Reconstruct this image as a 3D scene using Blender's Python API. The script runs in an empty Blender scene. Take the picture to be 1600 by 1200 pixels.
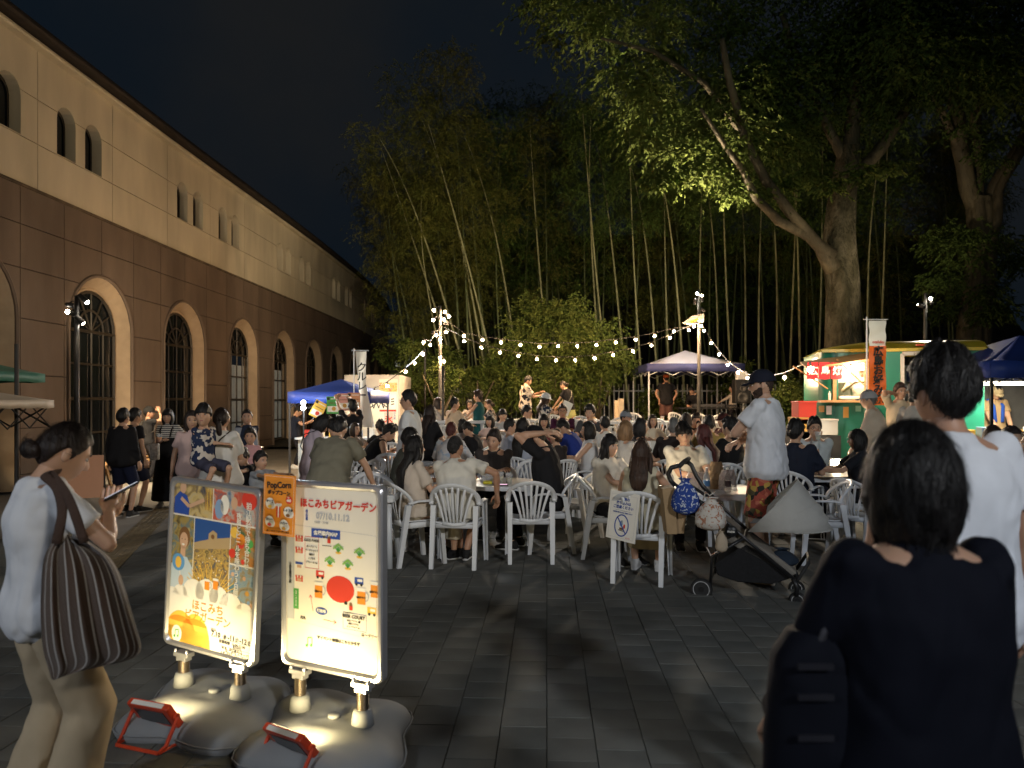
import bpy, math, random
import numpy as np
from mathutils import Vector, Matrix, noise
random.seed(7); RNG = np.random.default_rng(7)
SC = bpy.context.scene; COL = SC.collection
PI = math.pi; F = 1156.0; H = 1.58; HZ = 628.0
R = math.radians
# ---------------- camera
cam = bpy.data.cameras.new('camera'); camo = bpy.data.objects.new('camera', cam); COL.objects.link(camo)
camo.location = (0, 0, H); camo.rotation_euler = (R(90), 0, 0)
cam.sensor_width = 36; cam.lens = 36 * F / 1600; cam.shift_y = 28 / 1600; cam.clip_start = .05; cam.clip_end = 600
cam.dof.use_dof = True; cam.dof.focus_distance = 7.0; cam.dof.aperture_fstop = 2.7
SC.camera = camo
# ---------------- night sky
wd = bpy.data.worlds.new('World'); SC.world = wd; wd.use_nodes = True
nt = wd.node_tree; nt.nodes.clear()
wo = nt.nodes.new('ShaderNodeOutputWorld'); bg = nt.nodes.new('ShaderNodeBackground')
sky = nt.nodes.new('ShaderNodeTexSky'); sky.sky_type = 'NISHITA'; sky.sun_disc = False
sky.sun_elevation = R(-4); sky.sun_rotation = R(200); sky.air_density = 1.5
tc = nt.nodes.new('ShaderNodeTexCoord'); nz = nt.nodes.new('ShaderNodeTexNoise')
nz.inputs['Scale'].default_value = 2.2; nz.inputs['Detail'].default_value = 5
rp = nt.nodes.new('ShaderNodeValToRGB')
rp.color_ramp.elements[0].position = .42; rp.color_ramp.elements[0].color = (.0026, .0050, .0082, 1)
rp.color_ramp.elements[1].position = .72; rp.color_ramp.elements[1].color = (.0075, .0078, .0080, 1)
ad = nt.nodes.new('ShaderNodeMix'); ad.data_type = 'RGBA'; ad.inputs[0].default_value = .04
nt.links.new(tc.outputs['Generated'], nz.inputs['Vector']); nt.links.new(nz.outputs['Fac'], rp.inputs['Fac'])
nt.links.new(rp.outputs['Color'], ad.inputs[6]); nt.links.new(sky.outputs['Color'], ad.inputs[7])
nt.links.new(ad.outputs[2], bg.inputs['Color']); nt.links.new(bg.outputs['Background'], wo.inputs['Surface'])
bg.inputs['Strength'].default_value = 1.2
SC.view_settings.view_transform = 'Standard'; SC.view_settings.look = 'None'
SC.view_settings.exposure = 0.2; SC.view_settings.gamma = 1.0; SC.view_settings.use_curve_mapping = False
SC.cycles.use_denoising = True; SC.cycles.max_bounces = 6; SC.cycles.diffuse_bounces = 3
SC.cycles.sample_clamp_indirect = 4; SC.cycles.sample_clamp_direct = 0; SC.cycles.transparent_max_bounces = 12
SC.cycles.use_light_tree = True; SC.cycles.caustics_reflective = False; SC.cycles.caustics_refractive = False

# ---------------- helpers
def X(px, D): return (px - 800) / F * D
def Z(py, D): return H + (HZ - py) * D / F
def ground(x, y):
    g = .067 * (y - 11.0)
    g = min(max(g, 0), .62)
    k = min(max((x + 3.6) / 2.2, 0), 1)
    return g * k * k * (3 - 2 * k)
def srgb(r, g, b): return tuple(((c / 255) / 12.92 if c <= 10 else ((c / 255 + .055) / 1.055) ** 2.4) for c in (r, g, b))
def tag(o, label=None, cat=None, group=None, kind=None):
    if label: o['label'] = label
    if cat: o['category'] = cat
    if group: o['group'] = group
    if kind: o['kind'] = kind
    return o
def empty(name, label, cat, loc=(0, 0, 0), rz=0, group=None):
    o = bpy.data.objects.new(name, None); COL.objects.link(o); o.location = loc; o.rotation_euler = (0, 0, rz)
    o.empty_display_size = .1
    return tag(o, label, cat, group)
def copy_thing(o, loc=None, rz=None, label=None):
    def rec(s, par):
        c = s.copy(); COL.objects.link(c); c.parent = par
        for ch in KIDS.get(s.name, ()): rec(ch, c)
        return c
    c = rec(o, None)
    if loc is not None: c.location = loc
    if rz is not None: c.rotation_euler = (0, 0, rz)
    if label: c['label'] = label
    return c
KIDS = {}
ORD = ['first', 'second', 'third', 'fourth', 'fifth', 'sixth', 'seventh', 'eighth', 'ninth', 'tenth', 'eleventh', 'twelfth']
def link(o, parent=None, name=None):
    COL.objects.link(o)
    if parent is not None:
        o.parent = parent; KIDS.setdefault(parent.name, []).append(o)
    return o
class MB:
    def __init__(s): s.v = []; s.f = []; s.m = []
    def add(s, vs, fs, mi=0, M=None):
        n = len(s.v)
        if M is not None: vs = [tuple(M @ Vector(p)) for p in vs]
        s.v.extend([tuple(p) for p in vs]); s.f.extend([tuple(n + i for i in q) for q in fs]); s.m.extend([mi] * len(fs)); return s
    def box(s, c, d, mi=0, rot=None, M=None):
        x, y, z = d[0] / 2, d[1] / 2, d[2] / 2
        vs = [Vector((a * x, b * y, e * z)) for a in (-1, 1) for b in (-1, 1) for e in (-1, 1)]
        if rot is not None: vs = [rot @ v for v in vs]
        vs = [v + Vector(c) for v in vs]
        return s.add(vs, [(0, 1, 3, 2), (4, 6, 7, 5), (0, 4, 5, 1), (2, 3, 7, 6), (0, 2, 6, 4), (1, 5, 7, 3)], mi, M)
    def tube(s, pts, rad, n=8, mi=0, flat=1.0, up=None, cap=True, closed=False):
        pts = [Vector(p) for p in pts]; k = len(pts)
        if not hasattr(rad, '__len__'): rad = [rad] * k
        vs = []; fs = []; u = None
        for i, p in enumerate(pts):
            if closed: t = pts[(i + 1) % k] - pts[i - 1]
            else: t = pts[min(i + 1, k - 1)] - pts[max(i - 1, 0)]
            if t.length < 1e-9: t = Vector((0, 0, 1))
            t.normalize()
            if u is None:
                u = Vector(up) if up is not None else (Vector((0, 0, 1)) if abs(t.z) < .9 else Vector((0, 1, 0)))
            u = u - t * u.dot(t)
            if u.length < 1e-6: u = t.orthogonal()
            u.normalize(); w = t.cross(u)
            for j in range(n):
                a = 2 * PI * j / n
                vs.append(p + (u * math.cos(a) * flat + w * math.sin(a)) * rad[i])
        for i in range(k if closed else k - 1):
            for j in range(n):
                a = i * n + j; b = i * n + (j + 1) % n; i2 = ((i + 1) % k) * n
                fs.append((a, b, i2 + (j + 1) % n, i2 + j))
        if cap and not closed:
            fs.append(tuple(range(n - 1, -1, -1))); fs.append(tuple(range((k - 1) * n, k * n)))
        return s.add(vs, fs, mi)
    def ball(s, c, r, rot=None, nu=12, nv=8, mi=0):
        if not hasattr(r, '__len__'): r = (r, r, r)
        vs = [Vector((0, 0, r[2]))]
        for i in range(1, nv):
            t = PI * i / nv
            for j in range(nu):
                a = 2 * PI * j / nu
                vs.append(Vector((r[0] * math.sin(t) * math.cos(a), r[1] * math.sin(t) * math.sin(a), r[2] * math.cos(t))))
        vs.append(Vector((0, 0, -r[2])))
        if rot is not None: vs = [rot @ v for v in vs]
        c = Vector(c); vs = [v + c for v in vs]; fs = []
        for j in range(nu): fs.append((0, 1 + j, 1 + (j + 1) % nu))
        for i in range(nv - 2):
            for j in range(nu):
                a = 1 + i * nu + j; b = 1 + i * nu + (j + 1) % nu
                fs.append((a, a + nu, b + nu, b))
        e = len(vs) - 1; b0 = 1 + (nv - 2) * nu
        for j in range(nu): fs.append((b0 + j, e, b0 + (j + 1) % nu))
        return s.add(vs, fs, mi)
    def loft(s, secs, n=16, mi=0, p=2.3):
        """secs: (centre, right, fwd, a, b) superellipse rings, capped"""
        vs = []; fs = []; k = len(secs)
        for c, r_, f_, a, b in secs:
            c = Vector(c)
            for j in range(n):
                t = 2 * PI * j / n; ct, st = math.cos(t), math.sin(t)
                vs.append(c + Vector(r_) * (a * math.copysign(abs(ct) ** (2 / p), ct)) + Vector(f_) * (b * math.copysign(abs(st) ** (2 / p), st)))
        for i in range(k - 1):
            for j in range(n):
                fs.append((i * n + j, i * n + (j + 1) % n, (i + 1) * n + (j + 1) % n, (i + 1) * n + j))
        fs.append(tuple(range(n - 1, -1, -1))); fs.append(tuple(range((k - 1) * n, k * n)))
        return s.add(vs, fs, mi)
    def lathe(s, prof, n=24, c=(0, 0, 0), mi=0):
        vs = []; fs = []
        for r_, z in prof:
            for j in range(n):
                a = 2 * PI * j / n; vs.append((c[0] + r_ * math.cos(a), c[1] + r_ * math.sin(a), c[2] + z))
        for i in range(len(prof) - 1):
            for j in range(n): fs.append((i * n + j, i * n + (j + 1) % n, (i + 1) * n + (j + 1) % n, (i + 1) * n + j))
        fs.append(tuple(range(n - 1, -1, -1))); fs.append(tuple(range((len(prof) - 1) * n, len(prof) * n)))
        return s.add(vs, fs, mi)
    def prism(s, poly, y0, y1, mi=0, M=None):
        """poly in xz, extruded along y"""
        n = len(poly)
        vs = [(a, y0, b) for a, b in poly] + [(a, y1, b) for a, b in poly]
        fs = [tuple(range(n)), tuple(range(2 * n - 1, n - 1, -1))] + [(i, i + n, (i + 1) % n + n, (i + 1) % n) for i in range(n)]
        return s.add(vs, fs, mi, M)
    def mesh(s, name, mats, smooth=False):
        me = bpy.data.meshes.new(name); me.from_pydata(s.v, [], s.f)
        for m in (mats if isinstance(mats, (list, tuple)) else [mats]): me.materials.append(m)
        if any(s.m): me.polygons.foreach_set('material_index', s.m)
        if smooth: me.shade_smooth()
        me.update(); return me
    def obj(s, name, mats, parent=None, smooth=False, label=None, cat=None, group=None, kind=None, loc=None, bevel=0):
        o = bpy.data.objects.new(name, s.mesh(name, mats, smooth)); link(o, parent)
        if loc is not None: o.location = loc
        if bevel:
            b = o.modifiers.new('b', 'BEVEL'); b.width = bevel; b.segments = 2; b.limit_method = 'ANGLE'; b.angle_limit = R(40)
        return tag(o, label, cat, group, kind)
def smooth_pts(P_, k=6):
    P_ = [Vector(p) for p in P_]; Q_ = [P_[0] * 2 - P_[1]] + P_ + [P_[-1] * 2 - P_[-2]]; out = []
    for i in range(1, len(Q_) - 2):
        a, b, c, d = Q_[i - 1:i + 3]
        for j in range(k):
            t = j / k; out.append(.5 * ((2 * b) + (c - a) * t + (2 * a - 5 * b + 4 * c - d) * t * t + (3 * b - a - 3 * c + d) * t ** 3))
    return out + [P_[-1]]
def share(name, me, parent=None, loc=(0, 0, 0), rot=(0, 0, 0), scale=None):
    o = bpy.data.objects.new(name, me); link(o, parent); o.location = loc; o.rotation_euler = rot
    if scale: o.scale = scale
    return o
def np_mesh(name, V, Q, mats):
    """fast mesh; Q (n,k) faces"""
    me = bpy.data.meshes.new(name); V = np.asarray(V, dtype=np.float32); Q = np.asarray(Q, dtype=np.int32); k = Q.shape[1]
    me.vertices.add(len(V)); me.vertices.foreach_set('co', V.ravel())
    me.loops.add(Q.size); me.loops.foreach_set('vertex_index', Q.ravel())
    me.polygons.add(len(Q)); me.polygons.foreach_set('loop_start', np.arange(0, Q.size, k, dtype=np.int32))
    for m in (mats if isinstance(mats, (list, tuple)) else [mats]): me.materials.append(m)
    me.update(calc_edges=True); return me

# ---------------- materials
MC = {}
def mat(name, col, rough=.6, var=.12, vs=8.0, bump=0.0, bs=60.0, metal=0.0, emit=None, es=0.0, alpha=1.0, trans=0.0, sheen=0.0, stretch=None, spec=.5, col2=None, ior=1.45, sub=0.0):
    if name in MC: return MC[name]
    m = bpy.data.materials.new(name); m.use_nodes = True; t = m.node_tree; b = t.nodes['Principled BSDF']
    b.inputs['Roughness'].default_value = rough; b.inputs['Metallic'].default_value = metal
    b.inputs['Specular IOR Level'].default_value = spec; b.inputs['IOR'].default_value = ior
    if trans: b.inputs['Transmission Weight'].default_value = trans
    if sub: b.inputs['Subsurface Weight'].default_value = sub; b.inputs['Subsurface Radius'].default_value = (.02, .008, .004); b.inputs['Subsurface Scale'].default_value = .6
    if alpha < 1: b.inputs['Alpha'].default_value = alpha
    if sheen: b.inputs['Sheen Weight'].default_value = sheen
    if emit: b.inputs['Emission Color'].default_value = (*emit, 1); b.inputs['Emission Strength'].default_value = es
    co = t.nodes.new('ShaderNodeTexCoord'); mp = t.nodes.new('ShaderNodeMapping'); t.links.new(co.outputs['Object'], mp.inputs[0])
    if stretch: mp.inputs['Scale'].default_value = stretch
    n = t.nodes.new('ShaderNodeTexNoise'); n.inputs['Scale'].default_value = vs; n.inputs['Detail'].default_value = 6
    t.links.new(mp.outputs[0], n.inputs['Vector'])
    mx = t.nodes.new('ShaderNodeMix'); mx.data_type = 'RGBA'
    c2 = col2 or tuple(c * (1 + var) for c in col); c1 = col if col2 else tuple(c * (1 - var) for c in col)
    mx.inputs[6].default_value = (*c1, 1); mx.inputs[7].default_value = (*c2, 1)
    ra = t.nodes.new('ShaderNodeMapRange'); ra.inputs[1].default_value = .3; ra.inputs[2].default_value = .7
    t.links.new(n.outputs['Fac'], ra.inputs[0]); t.links.new(ra.outputs[0], mx.inputs[0]); t.links.new(mx.outputs[2], b.inputs['Base Color'])
    if bump:
        n2 = t.nodes.new('ShaderNodeTexNoise'); n2.inputs['Scale'].default_value = bs; n2.inputs['Detail'].default_value = 4
        t.links.new(mp.outputs[0], n2.inputs['Vector'])
        bp = t.nodes.new('ShaderNodeBump'); bp.inputs['Strength'].default_value = bump; bp.inputs['Distance'].default_value = .02
        t.links.new(n2.outputs['Fac'], bp.inputs['Height']); t.links.new(bp.outputs[0], b.inputs['Normal'])
    MC[name] = m; return m
def nodes(m): return m.node_tree, m.node_tree.nodes['Principled BSDF']
def cloth(col, kind='plain', rough=.85):
    key = 'fabric %s %.3f %.3f %.3f' % (kind, *col)
    if key in MC: return MC[key]
    m = mat(key, col, rough, .07, 9, .8, 6, sheen=.0, spec=.2)
    [setattr(n.inputs['Distance'], 'default_value', .045) for n in m.node_tree.nodes if n.type == 'BUMP']
    t, b = nodes(m); N = t.nodes; L = t.links
    for n in N:
        if n.type == 'TEX_NOISE' and n.inputs['Scale'].default_value == 6: n.noise_type = 'RIDGED_MULTIFRACTAL'; n.inputs['Detail'].default_value = 2.5; n.inputs['Distortion'].default_value = .6
    co = [n for n in N if n.type == 'TEX_COORD'][0]
    base = [n for n in N if n.type == 'MIX'][0]
    def put(fac, c2):
        mx = N.new('ShaderNodeMix'); mx.data_type = 'RGBA'; L.new(fac, mx.inputs[0]); L.new(base.outputs[2], mx.inputs[6]); mx.inputs[7].default_value = (*c2, 1); L.new(mx.outputs[2], b.inputs['Base Color']); return mx
    if kind == 'stripes':
        s = N.new('ShaderNodeSeparateXYZ'); L.new(co.outputs['Object'], s.inputs[0])
        w = N.new('ShaderNodeMath'); w.operation = 'MULTIPLY'; w.inputs[1].default_value = 2 * PI / .028; L.new(s.outputs['Z'], w.inputs[0])
        q = N.new('ShaderNodeMath'); q.operation = 'SINE'; L.new(w.outputs[0], q.inputs[0])
        g = N.new('ShaderNodeMath'); g.operation = 'GREATER_THAN'; g.inputs[1].default_value = .1; L.new(q.outputs[0], g.inputs[0]); put(g.outputs[0], (.02, .02, .025))
    if kind in ('blotch', 'tiedye', 'flower'):
        n = N.new('ShaderNodeTexNoise'); n.inputs['Scale'].default_value = {'blotch': 13, 'tiedye': 9, 'flower': 16}[kind]; n.inputs['Detail'].default_value = 2; L.new(co.outputs['Object'], n.inputs['Vector'])
        r_ = N.new('ShaderNodeValToRGB'); r_.color_ramp.elements[0].position = .5; r_.color_ramp.elements[1].position = .53 if kind != 'tiedye' else .62; L.new(n.outputs['Fac'], r_.inputs[0])
        put(r_.outputs[0], {'blotch': (.02, .02, .03), 'tiedye': (.28, .42, .6), 'flower': (.55, .5, .45)}[kind])
    if kind == 'camo':
        v = N.new('ShaderNodeTexVoronoi'); v.inputs['Scale'].default_value = 27; L.new(co.outputs['Object'], v.inputs['Vector'])
        sp = N.new('ShaderNodeSeparateColor'); L.new(v.outputs['Color'], sp.inputs[0])
        r_ = N.new('ShaderNodeValToRGB'); cr = r_.color_ramp; cr.interpolation = 'CONSTANT'
        cols = [(.35, .075, .05), (.03, .03, .025), (.42, .13, .08), (.10, .08, .04), (.45, .30, .07), (.27, .06, .04)]
        cr.elements[0].color = (*cols[0], 1); cr.elements[1].position = .2; cr.elements[1].color = (*cols[1], 1)
        for k, c in enumerate(cols[2:]): e = cr.elements.new(.33 + k * .17); e.color = (*c, 1)
        L.new(sp.outputs[0], r_.inputs[0]); L.new(r_.outputs[0], b.inputs['Base Color'])
    return m
WHITE = mat('white plastic', (.62, .64, .67), .38, .05, 5, .05, 30)
STEEL = mat('painted steel dark', (.03, .03, .032), .45, .2)
GALV = mat('grey metal pole', (.10, .10, .095), .6, .15)
ALU = mat('brushed aluminium', (.55, .56, .6), .3, .05, metal=.9)
BLACK = mat('matte black plastic', (.012, .012, .013), .5, .2)
WOODB = mat('pale bench wood', (.45, .27, .12), .6, .2, 4, .1, 40, stretch=(1, 8, 8))
def emis(name, col, s):
    m = mat(name, (0, 0, 0), .5, 0, emit=col, es=s); return m
BULB = emis('bulb glow', (1, .62, .32), 900)
LEDW = emis('cold led glow', (.85, .95, 1), 60)
SPOTG = emis('spot lamp glass', (1, .85, .65), 40)
def light(kind, loc, power, col=(1, .8, .55), size=.1, tgt=None, ang=90, blend=.5, name='lamp_light', parent=None):
    l = bpy.data.lights.new(name, kind); l.energy = power; l.color = col
    if kind == 'AREA': l.shape = 'DISK'; l.size = size
    else: l.shadow_soft_size = size if kind != 'SPOT' else max(size, .28)
    if kind == 'SPOT': l.spot_size = R(ang); l.spot_blend = blend
    o = bpy.data.objects.new(name, l); COL.objects.link(o); o.location = loc
    if tgt is not None: o.rotation_euler = (Vector(tgt) - Vector(loc)).to_track_quat('-Z', 'Y').to_euler()
    return o
# text -------------------------------------------------------------
TQ = []
def text(s, size, M, mt, parent, bold=0.0, vertical=False, align='CENTER', depth=.0012, name='lettering', sp=1.0, sx=1.0):
    cu = bpy.data.curves.new('txt', 'FONT'); cu.body = '\n'.join(s) if vertical else s; cu.size = size; cu.align_x = align; cu.align_y = 'CENTER'
    cu.resolution_u = 2; cu.offset = bold; cu.extrude = depth / 2; cu.space_line = .92 if vertical else 1.0; cu.space_character = sp
    o = bpy.data.objects.new('txt', cu); COL.objects.link(o)
    TQ.append((o, M @ Matrix.Diagonal((sx, 1, 1, 1)), mt, parent, name))
def flush_text():
    dg = bpy.context.evaluated_depsgraph_get(); dg.update()
    for o, M, mt, parent, name in TQ:
        me = bpy.data.meshes.new_from_object(o.evaluated_get(dg)); me.transform(M); me.materials.clear(); me.materials.append(mt)
        me.polygons.foreach_set('material_index', [0] * len(me.polygons))
        q = bpy.data.objects.new(name, me); link(q, parent)
    for o, *_ in TQ:
        cu = o.data; bpy.data.objects.remove(o); bpy.data.curves.remove(cu)
    TQ.clear()
# ================= GROUND =================
gm = mat('paving stone', (.085, .088, .086), .55, .22, 3.0, .12, 220, spec=.35)
def tilemat(name, col, tx, ty, joint=.03, stag=True, rot=0):
    m = mat(name, col, .6, .2, 2.5, .1, 200, spec=.3); t, b = nodes(m); N = t.nodes; L = t.links
    co = [n for n in N if n.type == 'TEX_COORD'][0]; base = [n for n in N if n.type == 'MIX'][0]
    mp = N.new('ShaderNodeMapping'); mp.inputs['Rotation'].default_value = (0, 0, rot); L.new(co.outputs['Object'], mp.inputs[0])
    br = N.new('ShaderNodeTexBrick'); br.offset = .5; br.inputs['Scale'].default_value = 1; br.inputs['Brick Width'].default_value = tx; br.inputs['Row Height'].default_value = ty
    br.inputs['Mortar Size'].default_value = joint * ty; br.inputs['Color1'].default_value = (1, 1, 1, 1); br.inputs['Color2'].default_value = (.72, .72, .74, 1); br.inputs['Mortar'].default_value = (.3, .3, .3, 1)
    L.new(mp.outputs[0], br.inputs['Vector'])
    mx = N.new('ShaderNodeMix'); mx.data_type = 'RGBA'; mx.blend_type = 'MULTIPLY'; mx.inputs[0].default_value = 1
    L.new(base.outputs[2], mx.inputs[6]); L.new(br.outputs['Color'], mx.inputs[7]); L.new(mx.outputs[2], b.inputs['Base Color']); return m
ga = R(-2.7)                                   # paving axis
m_far = tilemat('far paving', (.11, .11, .10), .225, .225, .03, rot=R(90) - ga)
gv = []; gf = []
xs = [-90, -60, -40, -25, -16, -12] + [-9.4 + .4 * i for i in range(60)] + [16, 20, 26, 40, 60, 90]; ys = [-40, -20, -10, -4, -1] + [.5 + .5 * i for i in range(56)] + [30, 34, 40, 50, 70, 110, 200]
for y in ys:
    for x in xs: gv.append((x, y, ground(x, y) - .006))
nx = len(xs)
for j in range(len(ys) - 1):
    for i in range(nx - 1): gf.append((j * nx + i, j * nx + i + 1, (j + 1) * nx + i + 1, (j + 1) * nx + i))
mb = MB(); mb.v = gv; mb.f = gf; mb.m = [0] * len(gf)
# the sheet lies 8 mm under the modelled pavers
GROUND = mb.obj('ground', mat('joint sand', (.06, .06, .056), .95), smooth=True, kind='structure')
GROUND.location.z = -.012
# pavers
PW = .225; PVM = [mat('paver shade %d' % i, c, .78, .25, 2.6, .15, 150, spec=.2) for i, c in enumerate([(.105, .108, .100), (.114, .115, .105), (.098, .102, .096)])]
def paver_verts(w, l, j=.004, ch=.0015, th=.018):
    a = w / 2 - j / 2; b = l / 2 - j / 2
    v = [(-a + ch, -b + ch, 0), (a - ch, -b + ch, 0), (a - ch, b - ch, 0), (-a + ch, b - ch, 0), (-a, -b, -ch), (a, -b, -ch), (a, b, -ch), (-a, b, -ch), (-a, -b, -th), (a, -b, -th), (a, b, -th), (-a, b, -th)]
    f = [(0, 1, 2, 3)] + [(i, 4 + i, 4 + (i + 1) % 4, (i + 1) % 4) for i in range(4)] + [(4 + i, 8 + i, 8 + (i + 1) % 4, 4 + (i + 1) % 4) for i in range(4)]
    f = [tuple(reversed(q)) if k else q for k, q in enumerate(f)]
    return v, f
pv, pf = paver_verts(PW, PW); pmesh = []
for i in range(3):
    m_ = MB(); m_.add(pv, pf); pmesh.append(m_.mesh('paver', PVM[i]))
ca, sa = math.cos(ga), math.sin(ga); cells = []
for i in range(-62, 60):
    for j in range(2, 75):
        u = (i + .5) * PW; w = (j + (.5 if i % 2 else 0)) * PW
        x = u * ca - w * sa; y = u * sa + w * ca
        if y < .6 or abs(x) > .74 * y + 1.2 or x < -8.1 or y > 16: continue
        cells.append((y, x, u, w))
vis = [c for c in cells if c[0] > 3.1 and abs(c[1]) < .692 * c[0] and not (-2.15 < c[1] < -.5 and 3.3 < c[0] < 4)]
vis.sort(); near = set(vis[:300])
pvn = np.array(pv); pfn = pf; bv = []; bf = []; bmi = []; k = 0
bb = MB()
for c in cells:
    y, x, u, w = c; dz = random.uniform(-.0015, .0015); z = ground(x, y) + dz
    # tactile strip crosses the paving on the left
    mi = random.choice((0, 0, 1, 1, 2))
    if c in near: share('paver', pmesh[mi], GROUND, (x, y, z + .012), (0, 0, ga))
    else:
        n = len(bb.v)
        for a, b_, e in pv: bb.v.append((x + a * ca - b_ * sa, y + a * sa + b_ * ca, z + e))
        for q in pf: bb.f.append(tuple(n + t for t in q)); bb.m.append(mi)
o = bb.obj('paving', PVM, GROUND, kind='stuff'); o.location.z = .012
# plain tiled pavement beyond the modelled pavers
fv = [(x, y, ground(x, y) - .003) for y in [15.6 + .6 * i for i in range(24)] + [34, 44, 70] for x in [-9.4 + .5 * i for i in range(52)]]
mb = MB(); mb.v = fv; mb.f = [(j * 52 + i, j * 52 + i + 1, (j + 1) * 52 + i + 1, (j + 1) * 52 + i) for j in range(26) for i in range(51)]; mb.m = [0] * len(mb.f)
mb.obj('far_pavement', m_far, kind='structure')
# pale band in front of the building, raised 5 mm
pb = MB(); lm = mat('pale pavement', (.24, .22, .19), .6, .14, 1.5, .1, 120)
rows = [8.5 + .5 * i for i in range(70)]
for y in rows: pb.v += [(-8.9, y, .004), (min(-3.4, -4.2 - (y - 12) * -.02), y, .004)]
pb.f = [(2 * i, 2 * i + 1, 2 * i + 3, 2 * i + 2) for i in range(69)]; pb.m = [0] * 69
pb.obj('pale_pavement', lm, kind='structure')
# tactile guide strip running from the boards to the building front
ts = empty('tactile_strip', 'yellow brown ribbed tactile guide strip set in the paving behind the poster stands', 'tactile paving')
ym = mat('worn yellow tile', (.17, .13, .07), .6, .25, 6, .1, 80); st0 = Vector((-7.2, 4.4, 0)); st1 = Vector((-4.55, 11.6, 0))
tl = .30; dv = (st1 - st0).normalized(); nt_ = int((st1 - st0).length / tl); ang = math.atan2(-dv.x, dv.y)
tm = MB(); tm.box((0, 0, .001), (.292, .292, .006))
for s_ in (-.1, -.035, .035, .1): tm.box((s_, 0, .006), (.03, .27, .005))
tme = tm.mesh('tactile_tile', ym)
p0 = Vector((X(150, 6.1), 5.6, 0)); p1 = Vector((X(262, 11.2), 11.2, 0)); dv = (p1 - p0).normalized(); ang = math.atan2(-dv.x, dv.y)
for i in range(int((p1 - p0).length / tl)):
    p = p0 + dv * tl * (i + .5)
    share('tactile_tile', tme, ts, (p.x, p.y, .007), (0, 0, ang))
# ================= ARCHED BUILDING =================
HE, HB = 7.9, 5.34
FP = [(-20, -9.2), (0, -8.7), (8, -8.55), (12.3, -8.5), (19.2, -8.37), (24, -8.2), (29, -8.06), (33, -7.98), (38, -7.95), (43, -8.1), (48, -8.45), (54, -9.1)]
_fy = [a for a, b in FP]; _fx = [b for a, b in FP]
def fx(y):
    return float(np.interp(y, _fy, _fx)) * .34 + .33 * float(np.interp(y - 1.5, _fy, _fx)) + .33 * float(np.interp(y + 1.5, _fy, _fx))
BLD = empty('arched_building', 'long two storey building with brown arched ground floor, cream upper storey and dark roof', 'building', (-8.5, 12, 0))
BLD.location = (0, 0, 0)
BR = mat('brown wall panel', (.128, .094, .072), .75, .22, 1.6, .15, 90, stretch=(1, 1, .3)); CR = mat('cream wall panel', (.50, .45, .34), .75, .16, 1.4, .15, 90, stretch=(1, 1, .3))
DK = mat('dark window bronze', (.035, .028, .02), .45, .2); TRIM = mat('stone arch trim', (.36, .27, .18), .7, .1, 5, .1, 60)
GLS = mat('dark window glass', (.008, .01, .012), .12, .3, 1.2, spec=.5)
RF = mat('dark roof tile', (.018, .013, .010), .8, .3, 6, .3, 40)
AC = [15.23 + 3.7 * k for k in range(-3, 10)]; AR = 1.1; AZ = 4.12 - AR     # arch centres, radius, springing
AC = [a if a < 20 else 19.1 + (a - 18.93) * .985 for a in AC]
def bpt(y, z, d): return (fx(y) - d, y, z)          # d = depth into the wall
def arch_z(y):
    for c in AC:
        if abs(y - c) < AR: return AZ + math.sqrt(AR * AR - (y - c) ** 2)
    return 0
WIN = []
for k in range(-1, 7):
    b0 = 19.3 + 7.2 * k
    for c0 in (b0, b0 + 2.45):
        for s_ in (-.44, .44): WIN.append(c0 + s_)
WR = .29; WZ0, WZ1 = 6.22, 7.18
def strip_panel(y0, y1, z0, z1, fn, mt, name, d0=0.0, d1=.05, n=8, j=.009):
    """a facade panel with the opening fn(y)->(lo,hi) cut out below or inside it"""
    y0 += j; y1 -= j; z0 += j; z1 -= j
    ysn = sorted(set([y0 + (y1 - y0) * i / n for i in range(n + 1)] + [e for c in AC for e in (c - AR, c + AR) if y0 < e < y1 and fn == 'arch']
                     + [c + AR * math.cos(PI * t / 14) for c in AC for t in range(15) if fn == 'arch' and y0 < c + AR * math.cos(PI * t / 14) < y1]
                     + ([c + WR * math.cos(PI * t / 8) for c in WIN for t in range(9) if y0 < c + WR * math.cos(PI * t / 8) < y1] + [c + s_ * (WR + .0005) for c in WIN for s_ in (-1, 1) if y0 < c + s_ * WR < y1] if fn == 'win' else [])))
    m_ = MB()
    def seg(ya, yb, la, lb, ha, hb):
        if ha - la < .01 and hb - lb < .01: return
        v = [bpt(ya, la, d0), bpt(yb, lb, d0), bpt(yb, hb, d0), bpt(ya, ha, d0), bpt(ya, la, d1), bpt(yb, lb, d1), bpt(yb, hb, d1), bpt(ya, ha, d1)]
        m_.add(v, [(3, 2, 1, 0), (0, 1, 5, 4), (2, 3, 7, 6), (0, 4, 7, 3), (1, 2, 6, 5)])
    for a, b in zip(ysn[:-1], ysn[1:]):
        if fn == 'arch':
            e = 1e-4; la = max(z0, min(arch_z(a + e), z1)); lb = max(z0, min(arch_z(b - e), z1)); seg(a, b, la, lb, z1, z1)
        elif fn == 'win':
            mid = (a + b) / 2; w = [c for c in WIN if abs(mid - c) < WR]
            if not w: seg(a, b, z0, z0, z1, z1)
            else:
                c = w[0]; tz = lambda y: WZ1 - WR + math.sqrt(max(WR * WR - (y - c) ** 2, 0))
                seg(a, b, z0, z0, max(z0, min(WZ0, z1)), max(z0, min(WZ0, z1)))
                seg(a, b, min(z1, max(z0, tz(a))), min(z1, max(z0, tz(b))), z1, z1)
        else: seg(a, b, z0, z0, z1, z1)
    if m_.f: m_.obj(name, mt, BLD)
rowsb = [0.0, .32, 1.12, 2.05, 3.03, 3.9, 4.66, HB]
edges = [2.5]
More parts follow.
